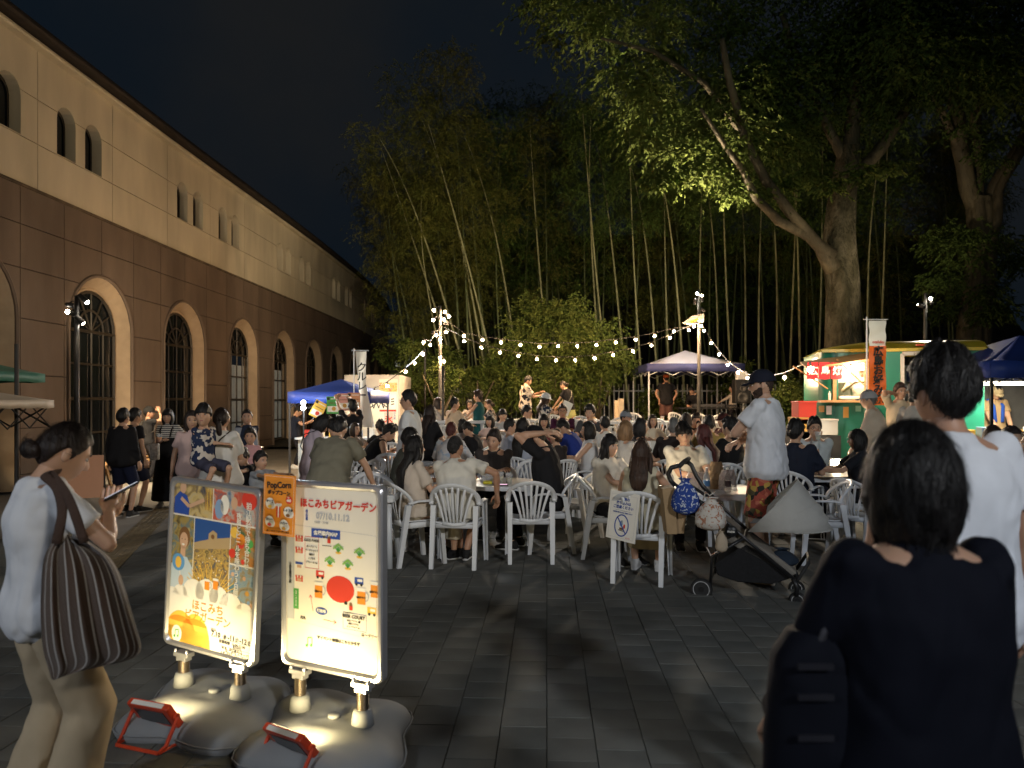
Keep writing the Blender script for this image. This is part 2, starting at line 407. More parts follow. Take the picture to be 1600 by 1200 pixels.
for c in AC: edges += [c - AR - .12, c + AR + .12]
edges.append(54)
import bisect
BY0, BY1 = 2.2, 54
far_lim = 38
cuts = [BY0]
for c in AC: cuts += [c - AR - .14, c, c + AR + .14]
cuts = sorted(x for x in cuts if x >= BY0); cuts.append(BY1)
for a, b in zip(cuts[:-1], cuts[1:]):
    for z0, z1 in zip(rowsb[:-1], rowsb[1:]):
        if any(abs((a + b) / 2 - c) < AR for c in AC) and z1 < AZ - .01 and b - a < 1.3: 
            # slim strip beside the opening
            c = [c for c in AC if abs((a + b) / 2 - c) < AR][0]
            if a < c - .5: strip_panel(a, c - AR, z0, z1, None, BR, 'wall_panel', n=1)
            else: strip_panel(c + AR, b, z0, z1, None, BR, 'wall_panel', n=1)
        else: strip_panel(a, b, z0, z1, 'arch', BR, 'wall_panel')
cu_ = [BY0]
while cu_[-1] < BY1: cu_.append(cu_[-1] + 2.45)
off = 19.3 - 1.225; cu_ = [off + 2.4 * k for k in range(-7, 16)]
for a, b in zip(cu_[:-1], cu_[1:]):
    for z0, z1 in ((HB, 6.2), (6.2, 7.0), (7.0, HE)): strip_panel(a, b, z0, z1, 'win', CR, 'wall_panel', d0=.03, d1=.1)
# backing wall (joints show dark against it)
def backing(fn, za, zb, d, mt, name):
    m_ = MB(); yy = sorted(set([BY0 + i * .4 for i in range(int((BY1 - BY0) / .4) + 1)] + ([c + AR * math.cos(PI * t / 14) for c in AC for t in range(15)] if fn == 'arch' else [c + WR * math.cos(PI * t / 8) for c in WIN for t in range(9)])))
    yy = [y for y in yy if BY0 <= y <= BY1]
    for a, b in zip(yy[:-1], yy[1:]):
        mid = (a + b) / 2
        if fn == 'arch': L = [(max(za, arch_z(a + 1e-4)), max(za, arch_z(b - 1e-4)), zb, zb)]
        else:
            w = [c for c in WIN if abs(mid - c) < WR]
            if w: tz = lambda y: WZ1 - WR + math.sqrt(max(WR * WR - (y - w[0]) ** 2, 0)); L = [(za, za, WZ0, WZ0), (tz(a), tz(b), zb, zb)]
            else: L = [(za, za, zb, zb)]
        for la, lb, ha, hb in L: m_.add([bpt(a, la, d), bpt(b, lb, d), bpt(b, hb, d), bpt(a, ha, d)], [(3, 2, 1, 0)])
    m_.obj(name, mt, BLD)
JT = mat('dark joint', (.03, .02, .015), .9)
backing('arch', 0, HB, .04, JT, 'wall_backing'); backing('win', HB, HE, .09, JT, 'upper_backing')
# small upper windows: reveal, frame, pane
for c in WIN:
    if not (BY0 < c < BY1): continue
    m_ = MB(); wr = WR - .004; rim = [(c - wr, WZ0 + .004)] + [(c + wr * math.cos(PI - PI * t / 10), WZ1 - WR + wr * math.sin(PI * t / 10)) for t in range(11)] + [(c + wr, WZ0 + .004)]
    n = len(rim)
    for (ya, za), (yb, zb) in zip(rim, rim[1:] + rim[:1]): m_.add([bpt(ya, za, .03), bpt(yb, zb, .03), bpt(yb, zb, .26), bpt(ya, za, .26)], [(0, 1, 2, 3)])
    w = m_.obj('window', CR, BLD, smooth=False)
    g = MB(); g.add([bpt(y, z, .25) for y, z in rim], [tuple(range(n))]); g.obj('pane', GLS, w)
    fr = MB(); cx = (min(r[0] for r in rim) + max(r[0] for r in rim)) / 2
    inn = [(cx + (y - cx) * .82, WZ0 + .05 + (z - WZ0) * .88) for y, z in rim]
    for i in range(n):
        a, b = rim[i], rim[(i + 1) % n]; e, f_ = inn[i], inn[(i + 1) % n]
        fr.add([bpt(*a, .23), bpt(*b, .23), bpt(*f_, .23), bpt(*e, .23)], [(3, 2, 1, 0)])
    fr.box((fx(c) - .235, c, (WZ0 + WZ1) / 2), (.02, .03, WZ1 - WZ0 - .1)); fr.obj('frame', DK, w)
# big arched windows
CURT = mat('pale curtain glow', (.5, .52, .5), .9, .15, 3, emit=(.75, .85, .8), es=.05)  # weak emission stands in for dim room light on the curtain
for ci, c in enumerate(AC):
    if c < 3: continue
    def ring(r_, d, z0=.05, nn=18): return [(c - r_, z0, d)] + [(c + r_ * math.cos(PI - PI * t / nn), AZ + r_ * math.sin(PI * t / nn), d) for t in range(nn + 1)] + [(c + r_, z0, d)]
    w = MB()
    prof = [(AR + .06, -.0), (AR + .06, -.04), (AR + .03, -.055), (AR - .001, -.03), (AR - .001, .0), (AR - .02, .02), (AR - .18, .24), (AR - .21, .24), (AR - .21, .21), (AR - .26, .21), (AR - .26, .34)]
    rings = [ring(a, d) for a, d in prof]; n = len(rings[0])
    for kk, (ra_, rb_) in enumerate(zip(rings[:-1], rings[1:])):
        for i in range(n - 1): w.add([bpt(*ra_[i]), bpt(*ra_[i + 1]), bpt(*rb_[i + 1]), bpt(*rb_[i])], [(0, 1, 2, 3)], 1 if kk < 4 else 0)
    wo_ = w.obj('window', [TRIM, BR], BLD); r0 = AR - .26
    near_w = 10 < c < 30
    # muntins
    fr = MB(); d = .22
    ysb = [c - r0, c - r0 / 3, c + r0 / 3, c + r0] if False else [c + r0 * t for t in (-1, -.5, 0, .5, 1)]
    zb = [.25, .95, 1.65, 2.35, AZ]
    def bar(a, b, w_=.05):
        A = Vector(bpt(*a, d)); B = Vector(bpt(*b, d)); fr.tube([A, B], w_ * .6, 4, flat=.8)
    for y in ysb[1:-1]: bar((y, .05), (y, AZ), .04)
    for z in zb: bar((c - r0, z), (c + r0, z), .07 if z in (AZ, 1.65) else .05)
    arc = lambda rr: [Vector(bpt(c + rr * math.cos(PI * t / 14), AZ + rr * math.sin(PI * t / 14), d)) for t in range(15)]
    fr.tube(arc(r0 - .02), .04, 4); fr.tube(arc(r0 * .52), .025, 4)
    for s_ in (-1, 1): bar((c + s_ * (r0 - .02), .05), (c + s_ * (r0 - .02), AZ), .07)
    for t in (30, 60, 90, 120, 150): bar((c, AZ), (c + r0 * math.cos(R(t)), AZ + r0 * math.sin(R(t))), .035)
    fr.obj('frame', DK, wo_)
    lit = ci in (5, 6, 7)
    if near_w:
        zz = [.05] + zb
        for a, b in zip(ysb[:-1], ysb[1:]):
            for z0, z1 in zip(zz[:-1], zz[1:]):
                g = MB(); t_ = random.uniform(-.008, .008)
                g.add([bpt(a, z0, d + .03 + t_), bpt(b, z0, d + .03), bpt(b, z1, d + .03 + t_), bpt(a, z1, d + .03)], [(3, 2, 1, 0)]); g.obj('pane', GLS if not lit else MC.get('lit glass') or mat('lit glass', (.02, .02, .02), .15, alpha=.25), wo_)
        g = MB(); pts = [bpt(c + r0 * math.cos(PI * t / 14), AZ + r0 * math.sin(PI * t / 14), d + .03) for t in range(15)]; g.add(pts, [tuple(range(15))]); g.obj('pane', GLS, wo_)
    else:
        g = MB(); pts = [bpt(c + r0, .05, d + .03)] + [bpt(c + r0 * math.cos(PI * t / 14), AZ + r0 * math.sin(PI * t / 14), d + .03) for t in range(15)] + [bpt(c - r0, .05, d + .03)]; g.add(pts, [tuple(range(17))]); g.obj('pane', GLS, wo_)
    if lit:
        g = MB(); k = 14
        for i in range(k):
            ya, yb = c - r0 + 2 * r0 * i / k, c - r0 + 2 * r0 * (i + 1) / k
            g.add([bpt(ya, .3, .34 + .03 * (i % 2)), bpt(yb, .3, .37 - .03 * (i % 2)), bpt(yb, AZ - .3, .37 - .03 * (i % 2)), bpt(ya, AZ - .3, .34 + .03 * (i % 2))], [(3, 2, 1, 0)])
        g.obj('curtain', CURT, wo_)
    else:
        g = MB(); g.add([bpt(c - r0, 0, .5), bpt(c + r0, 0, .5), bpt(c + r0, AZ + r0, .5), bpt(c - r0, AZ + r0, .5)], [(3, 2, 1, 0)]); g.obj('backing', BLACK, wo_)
# band, eave, roof
def band(prof, mt, name, y0=BY0, y1=BY1):
    m_ = MB(); yy = [y0 + (y1 - y0) * i / 60 for i in range(61)]; k = len(prof)
    for y in yy: m_.v += [bpt(y, z, d) for d, z in prof]
    for i in range(60):
        for j in range(k - 1): m_.f.append((i * k + j, i * k + j + 1, (i + 1) * k + j + 1, (i + 1) * k + j)); m_.m.append(0)
    m_.f.append(tuple(range(k))); m_.m.append(0); m_.f.append(tuple(range(60 * k + k - 1, 60 * k - 1, -1))); m_.m.append(0)
    return m_.obj(name, mt, BLD)
band([(.1, HB + .02), (-.02, HB + .03), (-.03, HB - .02), (.1, HB - .05)], mat('stained ledge', (.10, .075, .05), .8, .5, 3), 'ledge')
band([(.2, HE - .02), (-.12, HE - .02), (-.14, HE + .02), (-.12, HE + .07), (.2, HE + .1)], CR, 'cornice')
band([(.4, HE + .101), (-.28, HE + .101), (-.32, HE + .14), (-.3, HE + .2), (.20, HE + .62), (1.6, HE + 1.6), (8, HE + 3.0), (8, HE)], RF, 'roof')
# simple body behind the facade and end wall
m_ = MB(); 
for y in (BY1, ): m_.add([bpt(y, 0, 0), bpt(y, 0, 9), bpt(y, HE, 9), bpt(y, HE, 0)], [(0, 1, 2, 3)])
m_.add([bpt(BY0, 0, 0), bpt(BY0, 0, 9), bpt(BY0, HE, 9), bpt(BY0, HE, 0)], [(3, 2, 1, 0)])
m_.obj('end_wall', BR, BLD)
# uplights in the pavement below each pier
UPM = emis('uplight glass', (1, .8, .5), 14)
for i, c in enumerate(AC):
    if c < 9: continue
    y = c + AR - .12; x = fx(y) + .05
    u = MB(); u.lathe([(.05, 0), (.07, .0), (.07, .1), (.055, .12)], 12); uo = u.obj('uplight', STEEL, None, loc=(x + .12, y, .01), label='small round uplight at the foot of the %s arched window from the left' % ORD[max(i - 1, 0)], cat='uplight', group='uplights along the arched wall')
    g = MB(); g.lathe([(.0, .122), (.05, .122)], 12); g.obj('lens', UPM, uo)
    light('SPOT', (x + .12, y, .2), 34 if i % 2 else 26, (1, .70, .40), .04, (x - .30, y + .10, 4.2), 62, 1.0)
# far pale building
fb = empty('far_building', 'distant pale low building with small lit windows beyond the end of the arched building', 'building')
m_ = MB(); m_.box((-9.4, 66, 3.2), (4.5, 8, 6.4)); m_.box((-7.0, 68, 2.6), (3, 6, 5.2)); m_.obj('wall', CR, fb)
WL = emis('lit far window', (.9, .9, .7), .25)
for k in range(3):
    for z in (3.4, 5.0):
        w = MB(); w.box((-9.6 + k * .8, 61.97, z), (.42, .05, .9)); w.obj('window', WL, fb)
# ================= PEOPLE =================
SKIN = [mat('skin light', (.50, .30, .20), .5, .06, 14, .05, 200, sub=.15), mat('skin tan', (.40, .22, .14), .5, .06, 14, .05, 200, sub=.15)]
HAIRC = {'black': (.008, .007, .007), 'brown': (.035, .018, .011), 'darkbrown': (.018, .011, .009), 'auburn': (.075, .018, .016), 'blond': (.17, .10, .05), 'grey': (.13, .13, .13)}
def hairmat(c, buzz=False):
    k = 'hair ' + c + (' b' if buzz else '')
    m = mat(k, HAIRC[c] if not buzz else tuple(a + .02 for a in HAIRC[c]), .55 if not buzz else .8, .5, 26, .8, 60, stretch=(1, 1, .12) if not buzz else None, spec=.45 if not buzz else .1)
    return m
EYEW = mat('eye white', (.55, .52, .5), .3, 0); LIP = mat('lips', (.36, .13, .11), .45, .05); EYEB = mat('dark eye', (.01, .007, .006), .3, 0)
def V3(*a): return Vector(a)
def sstep(a, b, x):
    t = min(max((x - a) / (b - a), 0), 1); return t * t * (3 - 2 * t)
HZs = None
def skull(n, feat=True):
    x, y, z = n[0] * .074, n[1] * .093, n[2] * .116
    if z < 0:
        t = -z / .116; x *= 1 - .30 * t ** 1.6
        if y < 0: y *= 1 - .5 * t
        else: y *= 1 + .10 * t
    if feat and n[1] > .15:
        g = math.exp
        rz = sstep(.03, -.02, z) * (1 if z > -.024 else g(-((z + .024) / .006) ** 2))
        y += .021 * g(-(x / .0105) ** 2) * rz
        y -= .008 * g(-((abs(x) - .031) / .015) ** 2 - ((z - .010) / .011) ** 2)
        y += .004 * g(-((z - .030) / .009) ** 2 - (x / .05) ** 4)
        y += .006 * g(-(x / .021) ** 2 - ((z + .050) / .006) ** 2) + .005 * g(-(x / .018) ** 2 - ((z + .062) / .006) ** 2)
        y += .007 * g(-(x / .02) ** 2 - ((z + .092) / .014) ** 2)
        y += .004 * g(-((abs(x) - .042) / .018) ** 2 - ((z + .022) / .02) ** 2)
    return x, y, z
def grid_dirs(nu, nv, warp=.45):
    out = []
    for i in range(1, nv):
        t = PI * i / nv
        for j in range(nu):
            u = 2 * PI * j / nu - PI; ph = u - warp * math.sin(u)
            out.append((math.sin(t) * math.sin(ph), math.sin(t) * math.cos(ph), math.cos(t)))
    return out
def grid_faces(nu, nv, n0):
    fs = []
    for j in range(nu): fs.append((n0, n0 + 2 + (j + 1) % nu, n0 + 2 + j))
    for i in range(nv - 2):
        for j in range(nu):
            a = n0 + 2 + i * nu + j; b = n0 + 2 + i * nu + (j + 1) % nu; fs.append((a, b, b + nu, a + nu))
    b0 = n0 + 2 + (nv - 2) * nu
    for j in range(nu): fs.append((n0 + 1, b0 + j, b0 + (j + 1) % nu))
    return fs
def head_geo(mb, M, res):
    nu, nv = (44, 44) if res == 2 else (30, 30) if res == 1 else (20, 20)
    dirs = [(0, 0, 1), (0, 0, -1)] + grid_dirs(nu, nv)
    P = [skull(d) for d in dirs]; n0 = len(mb.v)
    mb.v.extend([tuple(M @ Vector(p)) for p in P])
    for q in grid_faces(nu, nv, n0):
        c = [sum(P[i - n0][k] for i in q) / len(q) for k in range(3)]
        mi = 0
        if c[1] > .05 and abs(c[0]) < .017 and -.063 < c[2] < -.050: mi = 2
        mb.f.append(q); mb.m.append(mi)
    for s in (-1, 1):
        mb.ball(M @ Vector((s * .031, .077, .0105)), [.0135 * M.median_scale, .008 * M.median_scale, .0062 * M.median_scale], M.to_3x3().normalized(), 10, 6, 3)
        mb.ball(M @ Vector((s * .031, .083, .0105)), [.0062 * M.median_scale, .0045 * M.median_scale, .0058 * M.median_scale], M.to_3x3().normalized(), 8, 6, 1)
        pts = [M @ Vector((s * (.018 + .028 * t), .090 - .010 * t * t, .028 + .006 * math.sin(t * 2.4))) for t in (0, .33, .66, 1)]
        mb.tube(pts, [.0022, .0032, .003, .0012], 5, 1)
        pts = [M @ Vector((s * (.018 + .026 * t), .0865 - .007 * t * t, .014 + .004 * math.sin(t * 3.0))) for t in (0, .5, 1)]
        mb.tube(pts, [.001, .0018, .001], 4, 1)
        mb.ball(M @ Vector((s * .075, -.008, -.002)), [.010 * M.median_scale, .018 * M.median_scale, .030 * M.median_scale], M.to_3x3().normalized() @ Matrix.Rotation(s * R(-14), 3, 'Z'), 10, 8, 0)
def hairline(ph, bangs, style):
    a = abs(ph)
    front = .024 if bangs else .066
    if style in ('bob', 'long'):
        return front if a < R(48) else (front + (-.2 - front) * sstep(R(48), R(62), a))
    pts = [(0, front), (R(45), front - .006), (R(66), .02), (R(84), -.018 if style != 'buzz' else .0), (R(100), .02), (R(118), -.02), (R(140), -.055), (R(180), -.07)]
    return float(np.interp(a, [p[0] for p in pts], [p[1] for p in pts]))
def hair_geo(mb, M, style, bangs, res, seed):
    nu, nv = (56, 44) if res == 2 else (36, 28) if res == 1 else (24, 20)
    rs = random.Random(seed); o1, o2, o3 = [rs.uniform(0, 6) for _ in range(3)]
    dirs = [(0, 0, 1), (0, 0, -1)] + grid_dirs(nu, nv, 0.0); n0 = len(mb.v); vs = []
    th = {'buzz': .005, 'short': .020, 'messy': .026, 'curly': .034, 'bob': .019, 'long': .018, 'bun': .012, 'tail': .012, 'bald': .001}[style]
    for d in dirs:
        ph = math.atan2(d[0], d[1]); x, y, z = skull(d, False)
        if style in ('bob', 'long') and z < 0: x, y, z = d[0] * .076, min(d[1] * .093, .093), d[2] * .15
        hl = hairline(ph, bangs, style)
        k = sstep(hl - .009, hl + .009, z)
        t = th * (1 + .18 * math.sin(ph * 7 + o1) * math.sin(z * 60 + o2) + .12 * math.sin(ph * 15 + o3))
        if style == 'curly': t *= 1 + .30 * math.sin(ph * 11 + o2 + z * 50) * math.cos(z * 90 + o1)
        if style == 'messy': t *= 1 + .28 * math.sin(ph * 9 + o3 + z * 30) + .12 * math.sin(ph * 23 + z * 60)
        if style in ('short', 'messy', 'curly'): t *= .55 + .45 * sstep(-.05, .05, z) + .25 * sstep(.06, .11, z)
        if style in ('bob', 'long') and z < -.02: t *= 1.15
        off = t * k - .022 * (1 - k)
        s = 1 + off / .09
        vs.append(M @ Vector((x * s, y * s, z * (s if z > 0 else 1 + off / .12))))
    mb.v.extend([tuple(v) for v in vs])
    f = grid_faces(nu, nv, n0); mb.f.extend(f); mb.m.extend([0] * len(f))
def hand_geo(mb, wrist, d, nrm, s, curl, side, res):
    """d: along the hand; nrm: palm normal; side +1 right, -1 left"""
    d = d.normalized(); nrm = (nrm - d * nrm.dot(d)).normalized(); w = d.cross(nrm) * side
    k = 10 if res else 8
    secs = [(wrist - d * .03 * s, w, nrm, .024 * s, .019 * s), (wrist, w, nrm, .026 * s, .018 * s), (wrist + d * .03 * s, w, nrm, .036 * s, .017 * s), (wrist + d * .065 * s, w, nrm, .041 * s, .014 * s), (wrist + d * .09 * s, w, nrm, .038 * s, .010 * s)]
    mb.loft(secs, k, 0)
    for i, (o, L) in enumerate(((-.029, .056), (-.010, .070), (.010, .076), (.029, .068))):
        b = wrist + d * .082 * s + w * o * s; a = 0; p = b; pts = [b - d * .015 * s, b]
        for j, fr in enumerate((.42, .33, .25)):
            a += R(curl) * (1 + .12 * (2 - i)) ; dd = d * math.cos(a) + nrm * math.sin(a); p = p + dd * L * fr * s; pts.append(p)
        mb.tube(pts, [.0085 * s, .0088 * s, .0082 * s, .0072 * s, .0055 * s], 6, 0)
    b = wrist + d * .02 * s + w * .026 * s
    t1 = b + (d * .7 + w * .6 + nrm * .35).normalized() * .045 * s; t2 = t1 + (d * .9 + w * .1 + nrm * .5).normalized() * .03 * s; t3 = t2 + (d * .9 - w * .15 + nrm * .5).normalized() * .022 * s
    mb.tube([b, t1, t2, t3], [.014 * s, .0115 * s, .0095 * s, .007 * s], 6, 0)
def ik(A, T, l1, l2, pole):
    v = T - A; d = v.length; mx = (l1 + l2) * .995
    if d > mx: T = A + v * (mx / d); v = T - A; d = mx
    if d < abs(l1 - l2) + .02: d = abs(l1 - l2) + .02
    u = v.normalized(); a = (l1 * l1 - l2 * l2 + d * d) / (2 * d); h = math.sqrt(max(l1 * l1 - a * a, 0))
    p = pole - u * pole.dot(u); p = p.normalized() if p.length > 1e-5 else u.orthogonal().normalized()
    return A + u * a + p * h, T
RQ = []
PEOPLE = {}
def person(key, px, D, face, label, pose='stand', ytop=None, sex='m', skin=0, hair='short', hc='black', bangs=False, top=(.6, .6, .6), tk='plain', sleeve='tee',
           bot=(.02, .02, .03), bk='plain', legs='trousers', shoe=(.02, .02, .02), lean=0, side=0, yaw=0, pitch=0, roll=0, rh=None, lh=None, rpole=None, lpole=None, extra=(), base=None, size=None, voxel=None,
           curl=22, feet=None, hem=-.06, wide=1.0, twist=0, palm=None):
    x, y = X(px, D), D; gz = ground(x, y) if base is None else base
    seat = pose == 'sit'
    S = size
    if S is None:
        if ytop is not None:
            zt = Z(ytop, D) - gz
            S = (zt - .245) / 1.43 if not seat else (zt - .685) / .595
            lnc = math.cos(R(lean)) if lean > 12 else 1
            S = min(max(S + (1 - lnc) * (.45 if not seat else .9), .88 if base is None else .5), 1.13)
        else: S = 1.0
    fem = sex == 'f'
    a = R(face); fwd = Vector((math.sin(a), math.cos(a), 0)); rt = Vector((math.cos(a), -math.sin(a), 0)); up = V3(0, 0, 1)
    O = V3(x, y, gz)
    def L(r_, f_, z_): return O + rt * r_ + fwd * f_ + up * z_
    if seat: O = O + fwd * -.04; pz = (.44 + .085 * S)
    elif pose == 'carried': pz = 0
    else: pz = .92 * S
    pel = O + up * pz
    # spine
    def basis(t):
        k = sstep(0, .30, t) if not (seat or lean > 25) else sstep(-.05, .12, t)
        l = R(lean) * k; sd = R(side) * k
        U = (up * math.cos(l) + fwd * math.sin(l)); U = (U * math.cos(sd) + rt * math.sin(sd)).normalized()
        tw = R(twist) * sstep(.1, .4, t); r2 = rt * math.cos(tw) - fwd * math.sin(tw)
        r2 = (r2 - U * r2.dot(U)).normalized(); f2 = U.cross(r2); return U, r2, f2
    SP = {}; p = pel.copy(); t = 0; SP[0] = pel.copy(); st = .02
    path = [(0, pel.copy())]
    while t < .62:
        U, _, _ = basis(t); p = p + U * st * S; t += st; path.append((t, p.copy()))
    def sp(t):
        if t <= 0: return pel + up * t * S
        i = min(int(t / st), len(path) - 2); q = (t - path[i][0]) / st; return path[i][1].lerp(path[i + 1][1], q)
    Uc, Rc, Fc = basis(.5)
    shw = (.140 if fem else .160) * S
    neck = sp(.49); 
    # head basis
    hy = R(yaw); hr_ = (Rc * math.cos(hy) - Fc * math.sin(hy)); hf = (Fc * math.cos(hy) + Rc * math.sin(hy)); hu = Uc
    hu = (up * .7 + Uc * .3).normalized(); hf = (hf - hu * hf.dot(hu)).normalized(); hr_ = hf.cross(hu)
    q = R(-pitch); hf, hu = hf * math.cos(q) + hu * math.sin(q), hu * math.cos(q) - hf * math.sin(q)
    q = R(roll); hu, hr_ = hu * math.cos(q) + hr_ * math.sin(q), hr_ * math.cos(q) - hu * math.sin(q)
    hs = (.97 if fem else 1.0) * (S * .35 + .65 if pose != 'carried' else .9)
    if size is not None and pose != 'carried': hs = min(1, .6 + .4 * size)
    hc_ = neck + Uc * .02 * S + hu * .105 * hs + hf * .022 * hs
    M = Matrix((( hr_.x, hf.x, hu.x, hc_.x), (hr_.y, hf.y, hu.y, hc_.y), (hr_.z, hf.z, hu.z, hc_.z), (0, 0, 0, 1))) @ Matrix.Scale(hs, 4)
    # arms
    sc = sp(.445); sh = {1: sc + Rc * shw, -1: sc - Rc * shw}
    la, lf = .275 * S, .245 * S
    tg = {}
    for s, hnd in ((1, rh), (-1, lh)):
        if hnd is None:
            hnd = (s * .13, .40, .78) if seat else (s * (.235 + .02) * S, .04, .80 * S)
            if pose == 'carried': hnd = (s * .18, .22, .25)
        if isinstance(hnd, Vector): T = hnd
        elif hnd[0] == 'w': T = V3(*hnd[1:])
        else: T = L(*hnd)
        T = T
        pole = (rpole if s == 1 else lpole)
        pole = (Rc * s * .6 - Fc * .7 - up * .5) if pole is None else (rt * pole[0] + fwd * pole[1] + up * pole[2])
        tg[s] = ik(sh[s], T, la, lf, pole)
    # legs
    lt, lsn = .42 * S, .41 * S; leg = {}
    hipw = .085 * S
    for s in (1, -1):
        hp = pel + rt * s * hipw - up * .03
        if feet: ft = feet[0 if s == 1 else 1]
        elif seat: ft = (s * .11, .40, .08)
        elif pose == 'carried': ft = (s * .13, .14, -.30)
        else: ft = (s * .10, .0 + .03 * s, .085)
        A_ = L(ft[0], ft[1], ft[2]); kn, an = ik(hp, A_, lt, lsn, fwd + rt * s * .12 + up * (.6 if seat else 0)); leg[s] = (hp, kn, an)
    vx = voxel or (.012 if D < 5 else .015 if D < 9 else .019 if D < 13 else .024)
    res = 2 if D < 5 else 1 if D < 11.5 else 0
    # --- torso loft
    W_ = ([(-.12, .10, .085), (-.06, .165, .112), (0, .168, .115), (.10, .138, .098), (.18, .130, .092), (.27, .142, .108), (.35, .148, .112), (.42, .140, .090), (.46, .128, .074), (.50, .062, .056)] if fem else
          [(-.12, .10, .09), (-.06, .158, .110), (0, .162, .112), (.10, .150, .105), (.18, .150, .102), (.27, .165, .110), (.35, .172, .112), (.42, .162, .094), (.46, .150, .080), (.50, .066, .060)])
    def torso(mb, inf, t0, t1, flare=0):
        secs = []
        for t, wa, wb in W_:
            if t < t0 - .001 or t > t1 + .001: continue
            U, r2, f2 = basis(t); fl = flare * max(0, (.30 - t)) ; e_ = min(inf, .009) + max(inf - .009, 0) * sstep(.46, .26, t); secs.append((sp(t), r2, f2, wa * S + e_ + fl, wb * S + e_ + fl * .7))
        mb.loft(secs, 20, 0)
    def limb(mb, pts, rad, n=10):
        """tapered limb with domed ends"""
        mb.tube(pts, rad, n)
        for p_, r_ in zip(pts[1:-1], rad[1:-1]): mb.ball(p_, r_ * .99, None, 10, 7)
    bod = MB(); torso(bod, 0, -.12, .50)
    bod.tube([sp(.44), neck, hc_ - hu * .05 * hs, hc_], [.062 * S, .053 * S, .052 * hs, .05 * hs], 12)
    af = .88 if fem else 1.0
    for s in (1, -1):
        el, wr = tg[s]; bod.ball(sh[s] - Uc * .012, .048 * S * af, None, 10, 8)
        m1 = sh[s].lerp(el, .5); m2 = el.lerp(wr, .3)
        limb(bod, [sh[s], m1, el, m2, wr], [.047 * S * af, .045 * S * af, .037 * S * af, .039 * S * af, .026 * S * af])
        hp, kn, an = leg[s]; m1 = hp.lerp(kn, .5); m2 = kn.lerp(an, .33)
        lg = 1.0 if legs in ('shorts', 'skirt', 'bare') else .9
        limb(bod, [hp, m1, kn, m2, an], [.082 * S * lg, .07 * S * lg, .053 * S * lg, .052 * S * lg, .034 * S * lg])
    hd = MB(); head_geo(hd, M, res)
    for s in (1, -1):
        el, wr = tg[s]; d = (wr - el).normalized()
        nm = palm if palm is not None else None
        nrm = (Rc * -s * .8 + Fc * .2) if pose == 'stand' and (rh if s == 1 else lh) is None else -up * .8 - Rc * s * .4
        if nm is not None: nrm = rt * nm[0] * s + fwd * nm[1] + up * nm[2]
        if abs(nrm.normalized().dot(d)) > .9: nrm = Fc
        hand_geo(hd, wr, d, nrm, S * (.95 if fem else 1.04), curl, s, res)
    E = empty('person', label, 'person', O - fwd * (-.04 if seat else 0))
    E['_k'] = 1; del E['_k']
    inv = Matrix.Translation(-E.location)
    if seat or pose == 'stand': E.location.z = gz
    inv = Matrix.Translation(-E.location)
    sk = SKIN[skin]; hm = hairmat(hc, hair == 'buzz')
    RQ.append((bod, vx, 3, 0, E, 'body', [sk, EYEB, LIP, EYEW], hd, inv))
    # --- garments
    if sleeve != 'bare':
        g = MB(); inf = .017 * wide if vx < .02 else .022
        ti = {'long dress': -.12}.get(legs, -.12)
        torso(g, inf, -.12 if not seat else -.06, .47, (.10 if wide > 1.2 else .03))
        g.tube([sp(.44), sp(.485), sp(.508)], [.105 * S, .078 * S, .066 * S], 14)
        sl = {'tee': .62, 'half': .8, 'long': 1, 'none': .12}[sleeve]
        for s in (1, -1):
            el, wr = tg[s]
            if sleeve == 'none': g.ball(sh[s] - Rc * s * .03, .055 * S, None, 10, 8); continue
            g.ball(sh[s], .058 * S * af + .003, None, 12, 8)
            if sl < 1:
                e = sh[s].lerp(el, sl); g.tube([sh[s], e], [.052 * S * af + .002, .056 * S * af + .010 * wide], 12)
            else:
                limb(g, [sh[s], el, el.lerp(wr, .95)], [.062 * S * af, .052 * S * af, .040 * S * af], 12)
        RQ.append((g, vx, 3, .010, E, 'dress' if legs == 'dress' else 'shirt', [cloth(top, tk)], None, inv))
    if legs != 'bare':
        g = MB(); U, r2, f2 = basis(0)
        inf = .012
        secs = [(sp(t), rt, fwd, wa * S + inf, wb * S + inf) for t, wa, wb in W_ if t < (.11 if not seat else .05)]
        g.loft(secs, 18)
        for s in (1, -1):
            hp, kn, an = leg[s]
            if legs == 'trousers': limb(g, [hp, kn, kn.lerp(an, .95)], [.092 * S, .066 * S, .052 * S], 12)
            elif legs == 'wide': limb(g, [hp, kn, kn.lerp(an, .97)], [.100 * S, .094 * S, .108 * S], 14)
            elif legs == 'shorts': limb(g, [hp, hp.lerp(kn, .5), hp.lerp(kn, .92)], [.096 * S, .092 * S, .092 * S], 12)
        if legs in ('skirt', 'dress'):
            if seat:
                kc = (leg[1][1] + leg[-1][1]) / 2; ac = (leg[1][2] + leg[-1][2]) / 2
                g.loft([(pel, rt, up, .17 * S, .10 * S), (pel.lerp(kc, .5), rt, up, .19 * S, .10 * S), (kc, rt, (up + fwd).normalized(), .20 * S, .09 * S), (kc.lerp(ac, .7), rt, fwd, .19 * S, .10 * S)], 18)
            else:
                g.loft([(sp(.08), rt, fwd, .15 * S, .11 * S), (pel, rt, fwd, .185 * S, .13 * S), (pel - up * .4 * S, rt, fwd, .235 * S, .215 * S), (pel - up * .80 * S, rt, fwd, .27 * S, .21 * S)], 22)
        RQ.append((g, vx * 1.1, 3, .010, E, {'skirt': 'skirt', 'dress': 'dress', 'shorts': 'shorts'}.get(legs, 'trousers'), [cloth(bot, bk)], None, inv))
